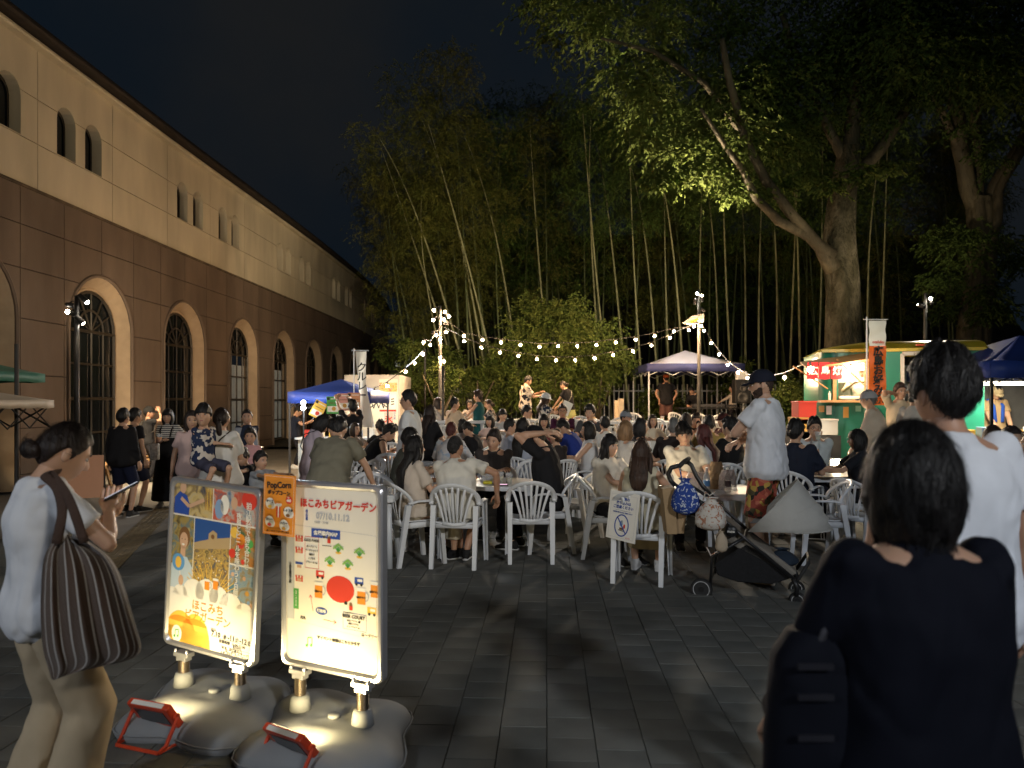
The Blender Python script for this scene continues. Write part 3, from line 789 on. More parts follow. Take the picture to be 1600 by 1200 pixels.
    if 'overalls' in extra:
        g = MB(); torso(g, .026, -.12, .30); RQ.append((g, vx, 2, .01, E, 'overalls', [cloth(bot)], None, inv))
        for s in (1, -1):
            b = MB(); U, r2, f2 = basis(.4); b.tube([sp(.28) + f2 * .125 + r2 * s * .06, sp(.40) + f2 * .12 + r2 * s * .08, sp(.485) + r2 * s * .085, sp(.38) - f2 * .12 + r2 * s * .07, sp(.28) - f2 * .12 + r2 * s * .05], .010, 6)
            b.v = [tuple(inv @ Vector(v)) for v in b.v]; b.obj('strap', cloth(bot), E)
    # shoes
    shm = cloth(shoe)
    solem = mat('shoe sole', (.5, .5, .5), .7)
    if pose != 'carried' or True:
        for s in (1, -1):
            hp, kn, an = leg[s]; b = MB(); z0 = an.z - .085
            dr = fwd if not feet or len(feet) < 3 else fwd
            def q(f_, z_): return an + dr * f_ + up * (z_ - .0) - up * .085
            dn = up
            b.loft([(q(-.075, .036), rt, up, .022 * S, .030), (q(-.06, .045), rt, up, .034 * S, .042), (q(0, .05), rt, up, .038 * S, .048), (q(.07, .038), rt, up, .044 * S, .036), (q(.13, .03), rt, up, .045 * S, .028), (q(.17, .025), rt, up, .036 * S, .020), (q(.19, .02), rt, up, .016 * S, .012)], 12)
            b.tube([q(-.01, .05), q(-.012, .10)], [.044 * S, .042 * S], 10)
            b.v = [tuple(inv @ Vector(v)) for v in b.v]; so = b.obj('shoe', shm, E, smooth=True)
            if D < 11.5:
                b = MB(); b.loft([(q(-.078, .012), rt, up, .026 * S, .011), (q(0, .012), rt, up, .040 * S, .012), (q(.07, .012), rt, up, .047 * S, .012), (q(.14, .012), rt, up, .046 * S, .012), (q(.192, .014), rt, up, .02 * S, .010)], 10)
                b.v = [tuple(inv @ Vector(v)) for v in b.v]; b.obj('sole', solem if sum(shoe) < .2 else shm, so, smooth=True)
    # hair
    hb = MB()
    if hair != 'bald':
        hair_geo(hb, M, hair, bangs, res, hash(key) % 999 if isinstance(key, int) else len(label) * 7)
        if hair == 'bun': hb.ball(M @ V3(0, -.115, -.03), [.033 * hs, .03 * hs, .038 * hs], None, 16, 12); hb.ball(M @ V3(.012, -.10, -.03), [.03 * hs] * 3, None, 12, 8)
        if hair == 'tail':
            hb.tube([M @ V3(0, -.095, .0), M @ V3(0, -.125, -.02), M @ V3(.004, -.118, -.09), M @ V3(.01, -.10, -.17), M @ V3(.01, -.095, -.21)], [.02 * hs, .026 * hs, .03 * hs, .022 * hs, .006], 12, flat=.8)
        if hair == 'long':
            U, r2, f2 = basis(.4); nn = 7
            st_ = [M @ V3(0, -.05, -.02), M @ V3(0, -.062, -.09)] + [sp(t) - f2 * ((.115 if fem else .12) * S + .022) for t in ((.40, .32, .24, .17) if key in (27, 34) else (.42, .37, .32, .28))]
            rr = [(.082, .062), (.084, .055), (.088, .036), (.082, .030), (.066, .024), (.03, .010)]
            hb.loft([(c, r2 if i > 1 else hr_, f2 if i > 1 else hf, a_ * hs, b_ * hs) for i, (c, (a_, b_)) in enumerate(zip(st_, rr))], 20)
            for s in (-1, 1):
                hb.tube([M @ V3(s * .072, .0, .02), M @ V3(s * .082, .005, -.06), sp(.44) + r2 * s * .085 - f2 * .03, sp(.34) + r2 * s * .09 - f2 * .08], [.024, .030, .028, .01], 10, flat=1.3)
        if res == 2 or key in (27, 28, 40, 39, 8, 50, 4, 57, 14, 29):
            # loose strands following the shell
            rs = random.Random(5); base = [Vector(v) for v in hb.v]; c0 = Vector(hc_)
            cnt = 5000 if res == 2 else 900; wk = .35 if res == 2 else .7
            fl = hair in ('long', 'bob')
            for _ in range(cnt if hair != 'buzz' else 0):
                v = base[rs.randrange(len(base))]; loc = M.inverted() @ v
                if hair in ('short', 'messy', 'bun', 'tail') and loc.z < hairline(math.atan2(loc.x, loc.y), bangs, hair) + .012 and loc.z > -.1: continue
                if fl and loc.y > .04 and loc.z < .02: continue
                nrm = (v - c0).normalized() if loc.z > -.1 else -Vector(basis(.4)[2])
                dwn = (-up * (1.0 if fl else .75) + hr_ * rs.uniform(-.5, .5) + hf * rs.uniform(-.6, .2)); 
                if hair == 'messy': dwn = dwn + nrm * .35
                if hair in ('bun', 'tail'): dwn = ((M @ V3(0, -.11, 0)) - v)
                dwn = (dwn - nrm * dwn.dot(nrm)).normalized(); Ls = rs.uniform(.02, .05) * (1.6 if fl else 1)
                if hair in ('bun', 'tail'): Ls = min(Ls, .04)
                p0 = v + nrm * rs.uniform(-.002, .003); Ls *= 1.0 if not (fl and loc.z > .05) else .5; p1 = p0 + dwn * Ls * .5 + nrm * .0015; p2 = p0 + dwn * Ls - nrm * Ls * Ls * 4
                wv = dwn.cross(nrm).normalized() * rs.uniform(.0012, .0028) * wk
                n = len(hb.v); hb.v += [tuple(p0 - wv), tuple(p0 + wv), tuple(p1 - wv), tuple(p1 + wv), tuple(p2)]
                hb.f += [(n, n + 1, n + 3, n + 2), (n + 2, n + 3, n + 4)]; hb.m += [0, 0]
        hb.v = [tuple(inv @ Vector(v)) for v in hb.v]; hb.obj('hair', hm, E, smooth=True)
    ex = dict((e if isinstance(e, tuple) else (e, None)) for e in extra)
    if 'cap' in ex or 'capback' in ex or 'hat' in ex:
        c_ = ex.get('cap') or ex.get('capback') or ex.get('hat'); b = MB(); cm = cloth(c_)
        nu, nv = 28, 14; n0 = 0; vs = [M @ V3(0, -.005, .142)]
        for i in range(1, nv + 1):
            t = i / nv * PI * .5
            for j in range(nu):
                ph = 2 * PI * j / nu; k = 1 + .02 * math.cos(ph * 6); vs.append(M @ V3(.093 * math.sin(t) * math.sin(ph) * k, -.004 + .112 * math.sin(t) * math.cos(ph) * k, .030 + .112 * math.cos(t)))
        fs = [(0, 1 + (j + 1) % nu, 1 + j) for j in range(nu)] + [(1 + i * nu + j, 1 + i * nu + (j + 1) % nu, 1 + (i + 1) * nu + (j + 1) % nu, 1 + (i + 1) * nu + j) for i in range(nv - 1) for j in range(nu)]
        b.add(vs, fs); 
        if 'hat' in ex:
            n = len(b.v)
            for r_, dz in ((.098, .032), (.125, .018), (.158, .0)):
                for j in range(28): ph = 2 * PI * j / 28; b.v.append(tuple(M @ V3(r_ * .92 * math.sin(ph), r_ * 1.05 * math.cos(ph), dz + .01)))
            for i in range(2):
                for j in range(28): b.f.append((n + i * 28 + j, n + i * 28 + (j + 1) % 28, n + (i + 1) * 28 + (j + 1) % 28, n + (i + 1) * 28 + j)); b.m.append(0)
        b.v = [tuple(inv @ Vector(v)) for v in b.v]; co = b.obj('hat' if 'hat' in ex else 'cap', cm, E, smooth=True)
        if 'hat' not in ex:
            sg = -1 if 'capback' in ex else 1; v = MB(); rows = []
            for r_, dz, ww in ((.0, 0, 1), (.035, -.003, 1), (.065, -.010, .86), (.082, -.018, .5)):
                for j in range(9):
                    t = (j / 8 - .5) * 2; rows.append(M @ V3(t * .070 * ww, sg * (.088 + r_ - .035 * t * t * (1 if r_ > .0 else 1)), .040 + dz - .012 * t * t))
            k = len(rows); rows += [p_ - hu * .004 for p_ in rows]
            fs = [(i * 9 + j, i * 9 + j + 1, (i + 1) * 9 + j + 1, (i + 1) * 9 + j) for i in range(3) for j in range(8)]
            fs += [tuple(k + i for i in reversed(f)) for f in fs] + [(27 + j, 27 + j + 1, k + 27 + j + 1, k + 27 + j) for j in range(8)]
            v.add([inv @ p_ for p_ in rows], fs); v.obj('brim', cm, co, smooth=True)
    if 'glasses' in ex:
        b = MB()
        for s in (-1, 1):
            b.tube([M @ V3(s * .033 + .024 * math.cos(t), .101, .008 + .018 * math.sin(t)) for t in [2 * PI * i / 14 for i in range(14)]], .0018, 5, closed=True)
            b.tube([M @ V3(s * .057, .099, .012), M @ V3(s * .078, .08, .012), M @ V3(s * .080, -.01, .012)], .0018, 5)
        b.tube([M @ V3(-.009, .102, .010), M @ V3(.009, .102, .010)], .0018, 5)
        b.v = [tuple(inv @ Vector(v)) for v in b.v]; b.obj('glasses', BLACK, E)
    if 'beard' in ex:
        b = MB(); nu, nv = 28, 20
        dirs = [(0, 0, 1), (0, 0, -1)] + grid_dirs(nu, nv, 0.3); vs = []
        for d in dirs:
            x_, y_, z_ = skull(d); ph = abs(math.atan2(d[0], d[1])); k = sstep(-.028 - .0 + .02 * sstep(.6, 1.3, ph), -.05 + .03 * sstep(.6, 1.3, ph), z_) * sstep(1.75, 1.5, ph)
            if abs(x_) < .02 and z_ > -.07: k *= .3
            s_ = 1 + (.006 * k - .012 * (1 - k)) / .09; vs.append(inv @ (M @ V3(x_ * s_, y_ * s_, z_ * s_)))
        b.v = [tuple(v) for v in vs]; b.f = grid_faces(nu, nv, 0); b.m = [0] * len(b.f); b.obj('beard', hairmat('brown', True), E, smooth=True)
    if 'backpack' in ex:
        b = MB(); U, r2, f2 = basis(.3)
        b.loft([(sp(t) - f2 * (.11 + w * .5) , r2, f2, .14 * k, w * k) for t, w, k in ((.05, .07, .8), (.08, .08, 1), (.25, .085, 1), (.40, .07, .95), (.46, .04, .7))], 16)
        for s in (-1, 1): b.tube([sp(.42) - f2 * .10 + r2 * s * .08, sp(.49) + r2 * s * .10, sp(.40) + f2 * .125 + r2 * s * .11, sp(.22) + f2 * .11 + r2 * s * .13, sp(.12) - f2 * .08 + r2 * s * .14], .014, 6)
        b.v = [tuple(inv @ Vector(v)) for v in b.v]; b.obj('backpack', cloth(ex['backpack'] or (.015, .015, .02)), E, smooth=True)
    if 'strap' in ex:
        b = MB(); U, r2, f2 = basis(.3); pts = []
        for t in range(15):
            th = 2 * PI * t / 14; hh = .26 + .22 * math.cos(th) if False else .0
        pts = [sp(.50) + r2 * .09, sp(.42) + r2 * .03 - f2 * .135, sp(.25) - r2 * .09 - f2 * .135, sp(.08) - r2 * .175 - f2 * .03, sp(.16) - r2 * .12 + f2 * .12, sp(.36) + r2 * .02 + f2 * .14]
        b.tube(pts, .007, 6, closed=True); b.v = [tuple(inv @ Vector(v)) for v in b.v]; b.obj('bag_strap', cloth(ex['strap'] or (.05, .05, .05)), E, smooth=True)
    if 'stripeside' in ex: pass
    if 'open' in ex:   # open jacket fronts
        b = MB(); U, r2, f2 = basis(.3)
        for s in (-1, 1):
            b.loft([(sp(t) + r2 * s * (.115 + (.30 - t) * .12) + f2 * (.075), (r2 * .9 - f2 * s * .4).normalized(), (f2 + r2 * s * .4).normalized(), .055, .035) for t in (-.2, 0, .2, .36, .46)], 12)
        b.v = [tuple(inv @ Vector(v)) for v in b.v]; b.obj('jacket', cloth(ex['open']), E, smooth=True)
    PEOPLE[key] = dict(O=O, gz=gz, S=S, M=M, fwd=fwd, rt=rt, face=face, hands=tg, x=x, y=y, E=E, sp=sp, basis=basis, sh=sh, label=label, px=px, D=D)
    return E
def flush_people():
    tex = bpy.data.textures.new('fold noise', 'CLOUDS'); tex.noise_scale = .11; tex.noise_depth = 2
    tmp = []
    for mb, vx, it, disp, E, name, mats, extra, inv in RQ:
        mb.v = [tuple(inv @ Vector(v)) for v in mb.v]
        o = bpy.data.objects.new('tmp', mb.mesh('tmp', [])); COL.objects.link(o); o.location = E.location
        r_ = o.modifiers.new('r', 'REMESH'); r_.mode = 'VOXEL'; r_.voxel_size = vx; r_.use_smooth_shade = True
        s = o.modifiers.new('s', 'SMOOTH'); s.factor = .5; s.iterations = it
        if disp:
            d = o.modifiers.new('d', 'DISPLACE'); d.texture = tex; d.strength = disp; d.mid_level = .45; d.texture_coords = 'GLOBAL'
        tmp.append(o)
    dg = bpy.context.evaluated_depsgraph_get(); dg.update()
    for o, (mb, vx, it, disp, E, name, mats, extra, inv) in zip(tmp, RQ):
        me = bpy.data.meshes.new_from_object(o.evaluated_get(dg))
        if extra:
            n = len(me.vertices); V = np.empty(n * 3, np.float32); me.vertices.foreach_get('co', V); V = V.reshape(-1, 3)
            k = len(me.polygons); lt = np.empty(k, np.int32); me.polygons.foreach_get('loop_total', lt); li = np.empty(len(me.loops), np.int32); me.loops.foreach_get('vertex_index', li)
            ev = np.array([tuple(inv @ Vector(v)) for v in extra.v], np.float32); V = np.vstack([V, ev])
            el = np.array([i + n for f in extra.f for i in f], np.int32); et = np.array([len(f) for f in extra.f], np.int32)
            mi = np.concatenate([np.zeros(k, np.int32), np.array(extra.m, np.int32)]); LT = np.concatenate([lt, et]); LI = np.concatenate([li, el])
            bpy.data.meshes.remove(me); me = bpy.data.meshes.new(name); me.vertices.add(len(V)); me.vertices.foreach_set('co', V.ravel())
            me.loops.add(len(LI)); me.loops.foreach_set('vertex_index', LI); me.polygons.add(len(LT)); me.polygons.foreach_set('loop_start', (np.cumsum(LT) - LT).astype(np.int32))
            me.update(calc_edges=True); me.validate()
            for m in mats: me.materials.append(m)
            if len(me.polygons) == len(mi): me.polygons.foreach_set('material_index', mi)
            me.update()
        else:
            me.materials.clear(); me.materials.append(mats[0])
        if name != 'body' and E.location.y < 9.6:
            n = len(me.vertices); V = np.empty(n * 3, np.float32); me.vertices.foreach_get('co', V); V = V.reshape(-1, 3); Nn = np.empty(n * 3, np.float32); me.vertices.foreach_get('normal', Nn); Nn = Nn.reshape(-1, 3)
            sd = E.location.x * 7; A_ = .0085 if name in ('shirt', 'dress') else .0045; d_ = np.empty(n, np.float32)
            for i in range(n):
                x_, y_, z_ = V[i]; w_ = noise.noise((x_ * 3 + sd, y_ * 3, z_ * 2)) * .9
                a_ = abs(noise.noise((x_ * 5.5 + w_ + sd, y_ * 5.5 - w_, z_ * 3.0 + w_ + x_ * 3))); b_ = abs(noise.noise((x_ * 11 - w_, y_ * 11 + sd, z_ * 5 - x_ * 6 + w_)))
                d_[i] = A_ * (min(a_ * 3.6, 1) ** .7 - .55) + A_ * .45 * (min(b_ * 3.6, 1) - .5)
            V += Nn * d_[:, None]; me.vertices.foreach_set('co', V.ravel()); me.update()
        me.name = name; me.shade_smooth(); q = bpy.data.objects.new(name, me); link(q, E)
    for o in tmp: m = o.data; bpy.data.objects.remove(o); bpy.data.meshes.remove(m)
    RQ.clear()
WT = (.70, .71, .72); BK = (.014, .014, .016); NV = (.012, .016, .035)
P = person
P(1, 68, 2.72, 38, 'woman in white tee and wide beige trousers, striped bag on shoulder, looking down at phone', ytop=640, sex='f', hair='bun', hc='darkbrown', top=(.66, .68, .72), bot=(.50, .40, .27), legs='wide', yaw=4, pitch=27, rh=(.07, .20, 1.165), lh=(-.10, .22, 1.10), rpole=(.9, -.2, -.6), curl=28, wide=1.15, shoe=(.4, .4, .4), sleeve='tee', palm=(.2, .1, 1))
P(2, 1436, 1.52, -6, 'person with dark hair and dark navy top, back turned, closest to the camera', ytop=652, hair='bob', bangs=True, hc='black', top=(.0035, .0045, .010), bot=(.008, .008, .012), sleeve='long', wide=1.3, lh=(-.20, .22, .86), rh=(.16, .24, .88), extra=())
P(3, 1482, 2.3, -4, 'tall man in plain white tee standing behind the dark foreground person', ytop=549, hair='messy', hc='black', top=(.66, .68, .72), bot=(.02, .02, .025), sleeve='tee', wide=1.4, skin=1)
P(4, 1197, 6.5, -52, 'bearded man in navy cap, white tee and floral shorts standing beside the stroller', ytop=577, hair='buzz', hc='brown', top=(.64, .66, .70), bot=(.3, .1, .06), bk='camo', legs='shorts', sleeve='tee', wide=1.5, yaw=-20, pitch=6, rh=(-.04, .24, 1.22), lh=(.02, .22, 1.30), lpole=(-1, .1, -.25), rpole=(1, .1, -.5), extra=(('cap', (.012, .014, .025)), 'beard'), skin=0, shoe=(.35, .3, .25))
P(5, 191, 10.1, 4, 'boy in black long sleeve top and dark shorts seen from behind', ytop=642, hair='short', hc='black', top=BK, bot=(.012, .016, .04), legs='shorts', sleeve='long', wide=1.7, shoe=(.03, .03, .03))
P(105, 209, 10.6, 30, 'dark clothed youth mostly hidden behind the boy in black', ytop=655, hair='short', hc='black', top=BK, bot=(.012, .014, .03), legs='shorts', sleeve='tee', shoe=(.03, .03, .03))
P(6, 231, 14.6, 62, 'man in dark cap and backpack drinking by the brown wall', ytop=644, hair='short', top=(.02, .02, .022), bot=(.02, .02, .025), sleeve='tee', rh=(.04, .20, 1.40), rpole=(.5, .4, -1), lh=(-.1, .2, 1.05), extra=(('cap', (.015, .015, .015)), ('backpack', (.05, .045, .04))), skin=1)
P(7, 263, 11.1, 172, 'smiling woman in striped tee and long black overall dress', ytop=646, sex='f', hair='bob', bangs=True, top=(.6, .58, .54), tk='stripes', bot=BK, legs='dress', sleeve='tee', rh=(-.0, .25, 1.02), lh=(-.26, .1, .85), extra=('overalls',), shoe=(.5, .5, .5))
P(8, 345, 7.25, -8, 'woman in loose white blouse with low ponytail carrying the little boy', ytop=633, sex='f', hair='tail', hc='darkbrown', top=(.60, .58, .54), bot=(.5, .45, .38), legs='wide', sleeve='half', wide=1.5, rh=(.05, .30, 1.05), lh=(-.16, .32, .95), extra=(('strap', (.05, .04, .03)),), shoe=(.3, .2, .1))
P(9, 318, 7.0, 118, 'little boy in navy flowered shirt carried on a woman\'s arm', pose='carried', base=1.04, size=.60, hair='short', bangs=True, top=(.02, .03, .07), tk='flower', bot=(.05, .05, .08), legs='shorts', sleeve='tee', rh=(-.14, .12, .14), lh=(-.24, -.12, .13), yaw=50, pitch=-8, shoe=(.5, .3, .3))
P(109, 299, 8.6, 150, 'woman with pale pink top half hidden behind the carried boy', ytop=642, sex='f', hair='bob', hc='darkbrown', top=(.55, .40, .38), sleeve='tee', bot=(.3, .3, .3))
P(10, 386, 10.6, 178, 'young woman in open grey jacket over navy top', ytop=637, sex='f', hair='tail', hc='black', top=(.02, .025, .045), bot=(.25, .25, .27), sleeve='long', extra=(('open', (.30, .32, .36)),), lh=(.3, .05, .78), legs='wide', yaw=-15)
P(11, 391, 9.6, 165, 'small child in pink sweatshirt beside the crouching kids', ytop=672, sex='f', hair='short', hc='black', top=(.55, .30, .30), bot=(.1, .08, .1), size=.72, sleeve='long')
P(12, 409, 8.4, 120, 'child with black hair in grey top at the low table', pose='sit', size=.66, sex='f', hair='short', top=(.3, .32, .35), bot=BK, sleeve='tee', base=-.02)
P(13, 380, 8.9, 200, 'child in black top with short dark hair bending down', pose='sit', size=.70, hair='messy', top=BK, bot=BK, sleeve='tee', pitch=25, base=-.02)
P(14, 461, 17.4, 82, 'young man in dark tee and black trousers looking at phone beside the wall', ytop=632, hair='short', top=(.012, .016, .03), bot=(.015, .015, .02), sleeve='tee', pitch=30, rh=(.04, .34, 1.12), lh=(-.04, .34, 1.10), shoe=(.6, .6, .6))
P(15, 488, 8.8, 66, 'woman in pale lavender long dress looking down', ytop=640, sex='f', hair='bob', hc='black', top=(.42, .36, .42), bot=(.42, .36, .42), legs='dress', sleeve='half', wide=1.5, pitch=38, lean=8, rh=(.12, .25, .95), extra=(('strap', (.03, .03, .03)),), shoe=(.4, .4, .4))
P(16, 513, 6.5, 4, 'man in olive grey tee bending forward over a table, back turned', ytop=650, hair='messy', hc='black', top=(.17, .16, .12), bot=(.015, .015, .018), sleeve='tee', lean=34, wide=1.35, pitch=30, yaw=-14, rh=(.33, .42, .74), lh=(-.30, .42, .74), rpole=(1, -.3, .2), lpole=(-1, -.3, .2))
P(17, 551, 13.2, -22, 'staff member in black tee reaching up to hang menu posters', ytop=625, hair='messy', top=BK, bot=(.12, .09, .06), sleeve='tee', rh=(.02, .38, 1.62), lh=(-.24, .36, 1.64), pitch=-12, curl=40)
P(18, 641, 9.3, -84, 'man with glasses in white tee with small back print, standing in profile', ytop=610, hair='short', hc='black', top=(.66, .68, .68), bot=(.02, .02, .03), sleeve='tee', wide=1.5, extra=('glasses',))
P(19, 671, 10.9, 40, 'person with long dark hair and black top behind the man in glasses', ytop=631, sex='f', hair='long', hc='darkbrown', top=BK, bot=BK, sleeve='half', rh=(.12, .25, 1.0))
P(20, 686, 16.2, 88, 'older woman in pale grey top at the left back table', pose='sit', ytop=621, sex='f', hair='bob', hc='darkbrown', top=(.42, .38, .34), sleeve='half', rh=(.1, .44, .80), lh=(-.1, .44, .80))
P(21, 711, 15.5, 50, 'man in beige shirt with bag strap, back turned, at left back table', pose='sit', ytop=617, hair='short', top=(.48, .38, .28), sleeve='tee', yaw=20, extra=(('strap', (.1, .07, .05)),))
P(22, 734, 17.6, 180, 'woman behind the left back table with face to the camera', pose='sit', ytop=624, sex='f', hair='bob', hc='black', top=(.5, .42, .36), sleeve='tee')
P(23, 748, 15.9, -68, 'woman with curly brown hair in dark teal dress standing at the left back table', ytop=613, sex='f', hair='curly', hc='brown', top=(.015, .08, .085), bot=(.015, .08, .085), legs='dress', sleeve='none', rh=(-.06, .32, .80), lh=(-.16, .34, .82), extra=('glasses',))
P(24, 764, 16.8, -88, 'small seated woman in patterned top right of the teal dress', pose='sit', ytop=622, sex='f', hair='bun', hc='brown', top=(.35, .30, .26), tk='blotch', sleeve='tee', pitch=12)
P(25, 821, 18.8, 72, 'young man in black and white patterned shirt holding a lanyard', ytop=586, hair='short', top=(.62, .55, .46), tk='blotch', bot=(.3, .25, .18), sleeve='half', wide=1.5, rh=(.08, .36, 1.22), lh=(-.02, .40, 1.30), pitch=22)
P(26, 889, 18.9, -58, 'woman in black tee and light skirt leaning over a back table', ytop=593, sex='f', hair='bun', hc='darkbrown', top=BK, bot=(.35, .36, .15), legs='skirt', sleeve='tee', lean=14, pitch=25, rh=(.0, .42, .82), lh=(-.22, .40, .82), extra=(('strap', (.3, .3, .25)),))
P(27_0, 850, 15.2, 76, 'woman in white bucket hat and navy flowered top reading a paper', ytop=612, sex='f', hair='long', hc='brown', top=(.015, .025, .05), tk='flower', sleeve='tee', rh=(.08, .36, 1.12), lh=(-.1, .36, 1.12), extra=(('hat', (.6, .62, .64)),), pitch=12)
P(27, 651, 7.35, 58, 'woman with very long straight black hair and beige top seated in front', pose='sit', ytop=678, sex='f', hair='long', hc='black', top=(.52, .45, .38), bot=(.55, .48, .36), legs='skirt', sleeve='half', wide=1.4, rh=(.12, .28, .78), shoe=BK)
P(28, 717, 7.25, 8, 'man with buzz cut and white tee seated in front, right arm on the table edge', pose='sit', ytop=676, hair='buzz', hc='black', top=(.60, .58, .52), bot=(.5, .48, .42), legs='shorts', sleeve='tee', wide=1.5, side=-7, lean=12, rh=(.36, .16, .66), lh=(-.02, .42, .78), rpole=(1, -.3, .1), yaw=18, skin=1, extra=('glasses',), feet=[(.04, .22, .085), (-.04, .30, .085)])
P(29, 629, 8.7, 70, 'young man with black hair and dark olive tee seated in profile', pose='sit', ytop=667, hair='short', hc='black', top=(.06, .062, .05), sleeve='tee', lean=12)
P(30, 774, 8.95, 186, 'smiling man in dark grey tee leaning crossed arms on the front table', pose='sit', ytop=669, hair='short', hc='darkbrown', top=(.04, .035, .034), sleeve='half', lean=24, rh=(-.10, .40, .78), lh=(.12, .36, .79), yaw=14, roll=-8, pitch=4)
P(31, 854, 7.9, -70, 'person all in black holding both hands up behind a black cap', pose='sit', ytop=655, hair='short', hc='black', top=BK, bot=BK, sleeve='tee', wide=1.4, rh=(.10, .02, 1.26), lh=(-.08, .05, 1.25), rpole=(.5, .9, -.1), lpole=(-.4, 1, -.2), pitch=32, extra=(('cap', (.012, .012, .013)),), lean=8, skin=0)
P(32, 823, 14.2, 96, 'man with glasses in white shirt in profile at a middle table', pose='sit', ytop=633, hair='short', top=(.5, .5, .52), sleeve='half', extra=('glasses',), pitch=8)
P(33, 799, 11.7, 80, 'person with black hair and pale blue shirt left of the long haired woman', pose='sit', ytop=654, hair='short', top=(.38, .42, .50), sleeve='tee')
P(34, 817, 10.6, 24, 'woman with dark wavy hair in grey blue shirt at a middle table', pose='sit', ytop=650, sex='f', hair='long', hc='black', top=(.33, .37, .46), sleeve='half', yaw=25)
P(35, 850, 12.4, 182, 'person with face glowing red behind the black cap', pose='sit', ytop=646, sex='f', hair='bob', hc='black', bangs=True, top=(.2, .05, .05), sleeve='tee')
P(36, 879, 14.0, 184, 'man with glasses and dark purple tee clapping', pose='sit', ytop=632, hair='short', hc='darkbrown', top=(.05, .012, .035), sleeve='tee', rh=(.03, .30, .94), lh=(-.02, .30, .95), extra=('glasses',), palm=(-1, .2, .1), curl=6, skin=1)
P(37, 922, 13.2, 196, 'man with bushy black hair and charcoal tee smiling', pose='sit', ytop=634, hair='curly', hc='black', top=(.06, .06, .065), sleeve='tee', yaw=12)
P(38, 917, 10.4, -84, 'woman with short black hair and sheer white blouse in profile', pose='sit', ytop=658, sex='f', hair='bob', hc='black', top=(.55, .56, .58), sleeve='none', wide=1.2, rh=(.05, .42, .80), lh=(-.1, .42, .80))
P(39, 867, 10.2, -30, 'woman with brown hair in dark top right of the black cap', pose='sit', ytop=667, sex='f', hair='bun', hc='brown', top=(.03, .025, .025), sleeve='tee')
P(40, 903, 11.8, -62, 'person with dark hair and blue shirt bending to the table', pose='sit', ytop=653, hair='short', hc='black', top=(.02, .04, .22), sleeve='tee', lean=25, pitch=25)
P(41, 953, 7.6, 158, 'woman with long black hair and white ringer tee looking right', pose='sit', ytop=676, sex='f', hair='long', hc='black', bangs=True, top=(.60, .56, .48), sleeve='tee', bot=BK, yaw=-18, rh=(-.12, .34, .76))
P(42, 1002, 6.65, 18, 'woman with wavy brown hair in sleeveless cream vest on the sign chair', pose='sit', ytop=684, sex='f', hair='long', hc='brown', top=(.50, .46, .34), bot=(.42, .35, .22), legs='skirt', sleeve='none', wide=1.6, yaw=8, rh=(.22, .30, .76), shoe=(.5, .5, .5))
P(43, 979, 9.4, 62, 'woman with straight blond bob and white tee', pose='sit', ytop=657, sex='f', hair='bob', hc='blond', top=(.55, .52, .48), sleeve='tee')
P(44, 1003, 10.4, 88, 'woman with dark bob and black top looking right', pose='sit', ytop=653, sex='f', hair='bob', hc='black', top=BK, sleeve='tee')
P(45, 979, 13.3, 130, 'person in light grey cap facing the camera behind the blond woman', pose='sit', ytop=641, hair='short', top=(.3, .2, .15), sleeve='tee', extra=(('cap', (.20, .22, .26)),), skin=1)
P(46, 1052, 10.2, 22, 'grey haired man in dark shirt seen from behind', pose='sit', ytop=640, hair='short', hc='grey', top=(.03, .025, .025), sleeve='half', lean=8)
P(47, 1072, 11.8, 8, 'person with shoulder length dark hair and peach top', pose='sit', ytop=638, sex='f', hair='bob', hc='darkbrown', top=(.42, .25, .18), sleeve='tee')
P(48, 1088, 12.4, 188, 'person in black lifting a drink to the mouth', pose='sit', ytop=646, sex='f', hair='messy', hc='darkbrown', top=BK, sleeve='long', rh=(-.02, .18, 1.12))
P(49, 1107, 11.2, -4, 'man in khaki yellow tee seen from behind', pose='sit', ytop=638, hair='short', hc='black', top=(.22, .16, .055), sleeve='tee')
P(50, 1129, 12.3, -110, 'person in dark red cap right of the khaki tee', pose='sit', ytop=645, hair='short', top=(.08, .02, .02), sleeve='tee', extra=(('cap', (.04, .012, .012)),))
P(51, 1138, 9.9, -36, 'person with black hair and black tee near the bearded man', pose='sit', ytop=648, hair='messy', hc='black', top=BK, sleeve='tee')
P(52, 1071, 8.3, 186, 'young man with black fringe and white open collar polo facing the camera', pose='sit', ytop=662, hair='messy', hc='black', bangs=True, top=(.64, .62, .54), sleeve='tee', wide=1.5, roll=6, rh=(-.08, .38, .78))
P(53, 1097, 9.2, -50, 'woman with long auburn hair and white tee', pose='sit', ytop=662, sex='f', hair='long', hc='auburn', top=(.55, .56, .60), sleeve='tee')
P(54, 1041, 22.0, 4, 'man in black tee and orange cap, hands on hips, below the white topped canopy', ytop=584, hair='short', hc='black', top=BK, bot=(.12, .06, .05), legs='shorts', sleeve='tee', rh=(.19, -.02, .98), lh=(-.19, -.02, .98), rpole=(1, -.1, 0), lpole=(-1, -.1, 0), skin=1, extra=(('capback', (.35, .08, .02)),))
P(55, 1089, 22.3, -140, 'performer in black hoodie bent over the sound desk', ytop=604, hair='short', top=BK, bot=BK, sleeve='long', lean=38, rh=(.1, .42, .86), lh=(-.1, .42, .86), pitch=30)
P(56, 1145, 22.6, -80, 'person in white shirt beside the black loudspeaker', ytop=600, hair='messy', top=(.55, .5, .45), sleeve='long', rh=(.05, .4, .95), lh=(-.05, .4, .95))
P(57, 1337, 8.5, -72, 'woman with black bob and black top seated at the right table', pose='sit', ytop=669, sex='f', hair='bob', hc='black', bangs=True, top=(.014, .016, .022), bot=BK, sleeve='half', rh=(.0, .44, .80), lh=(-.16, .44, .80))
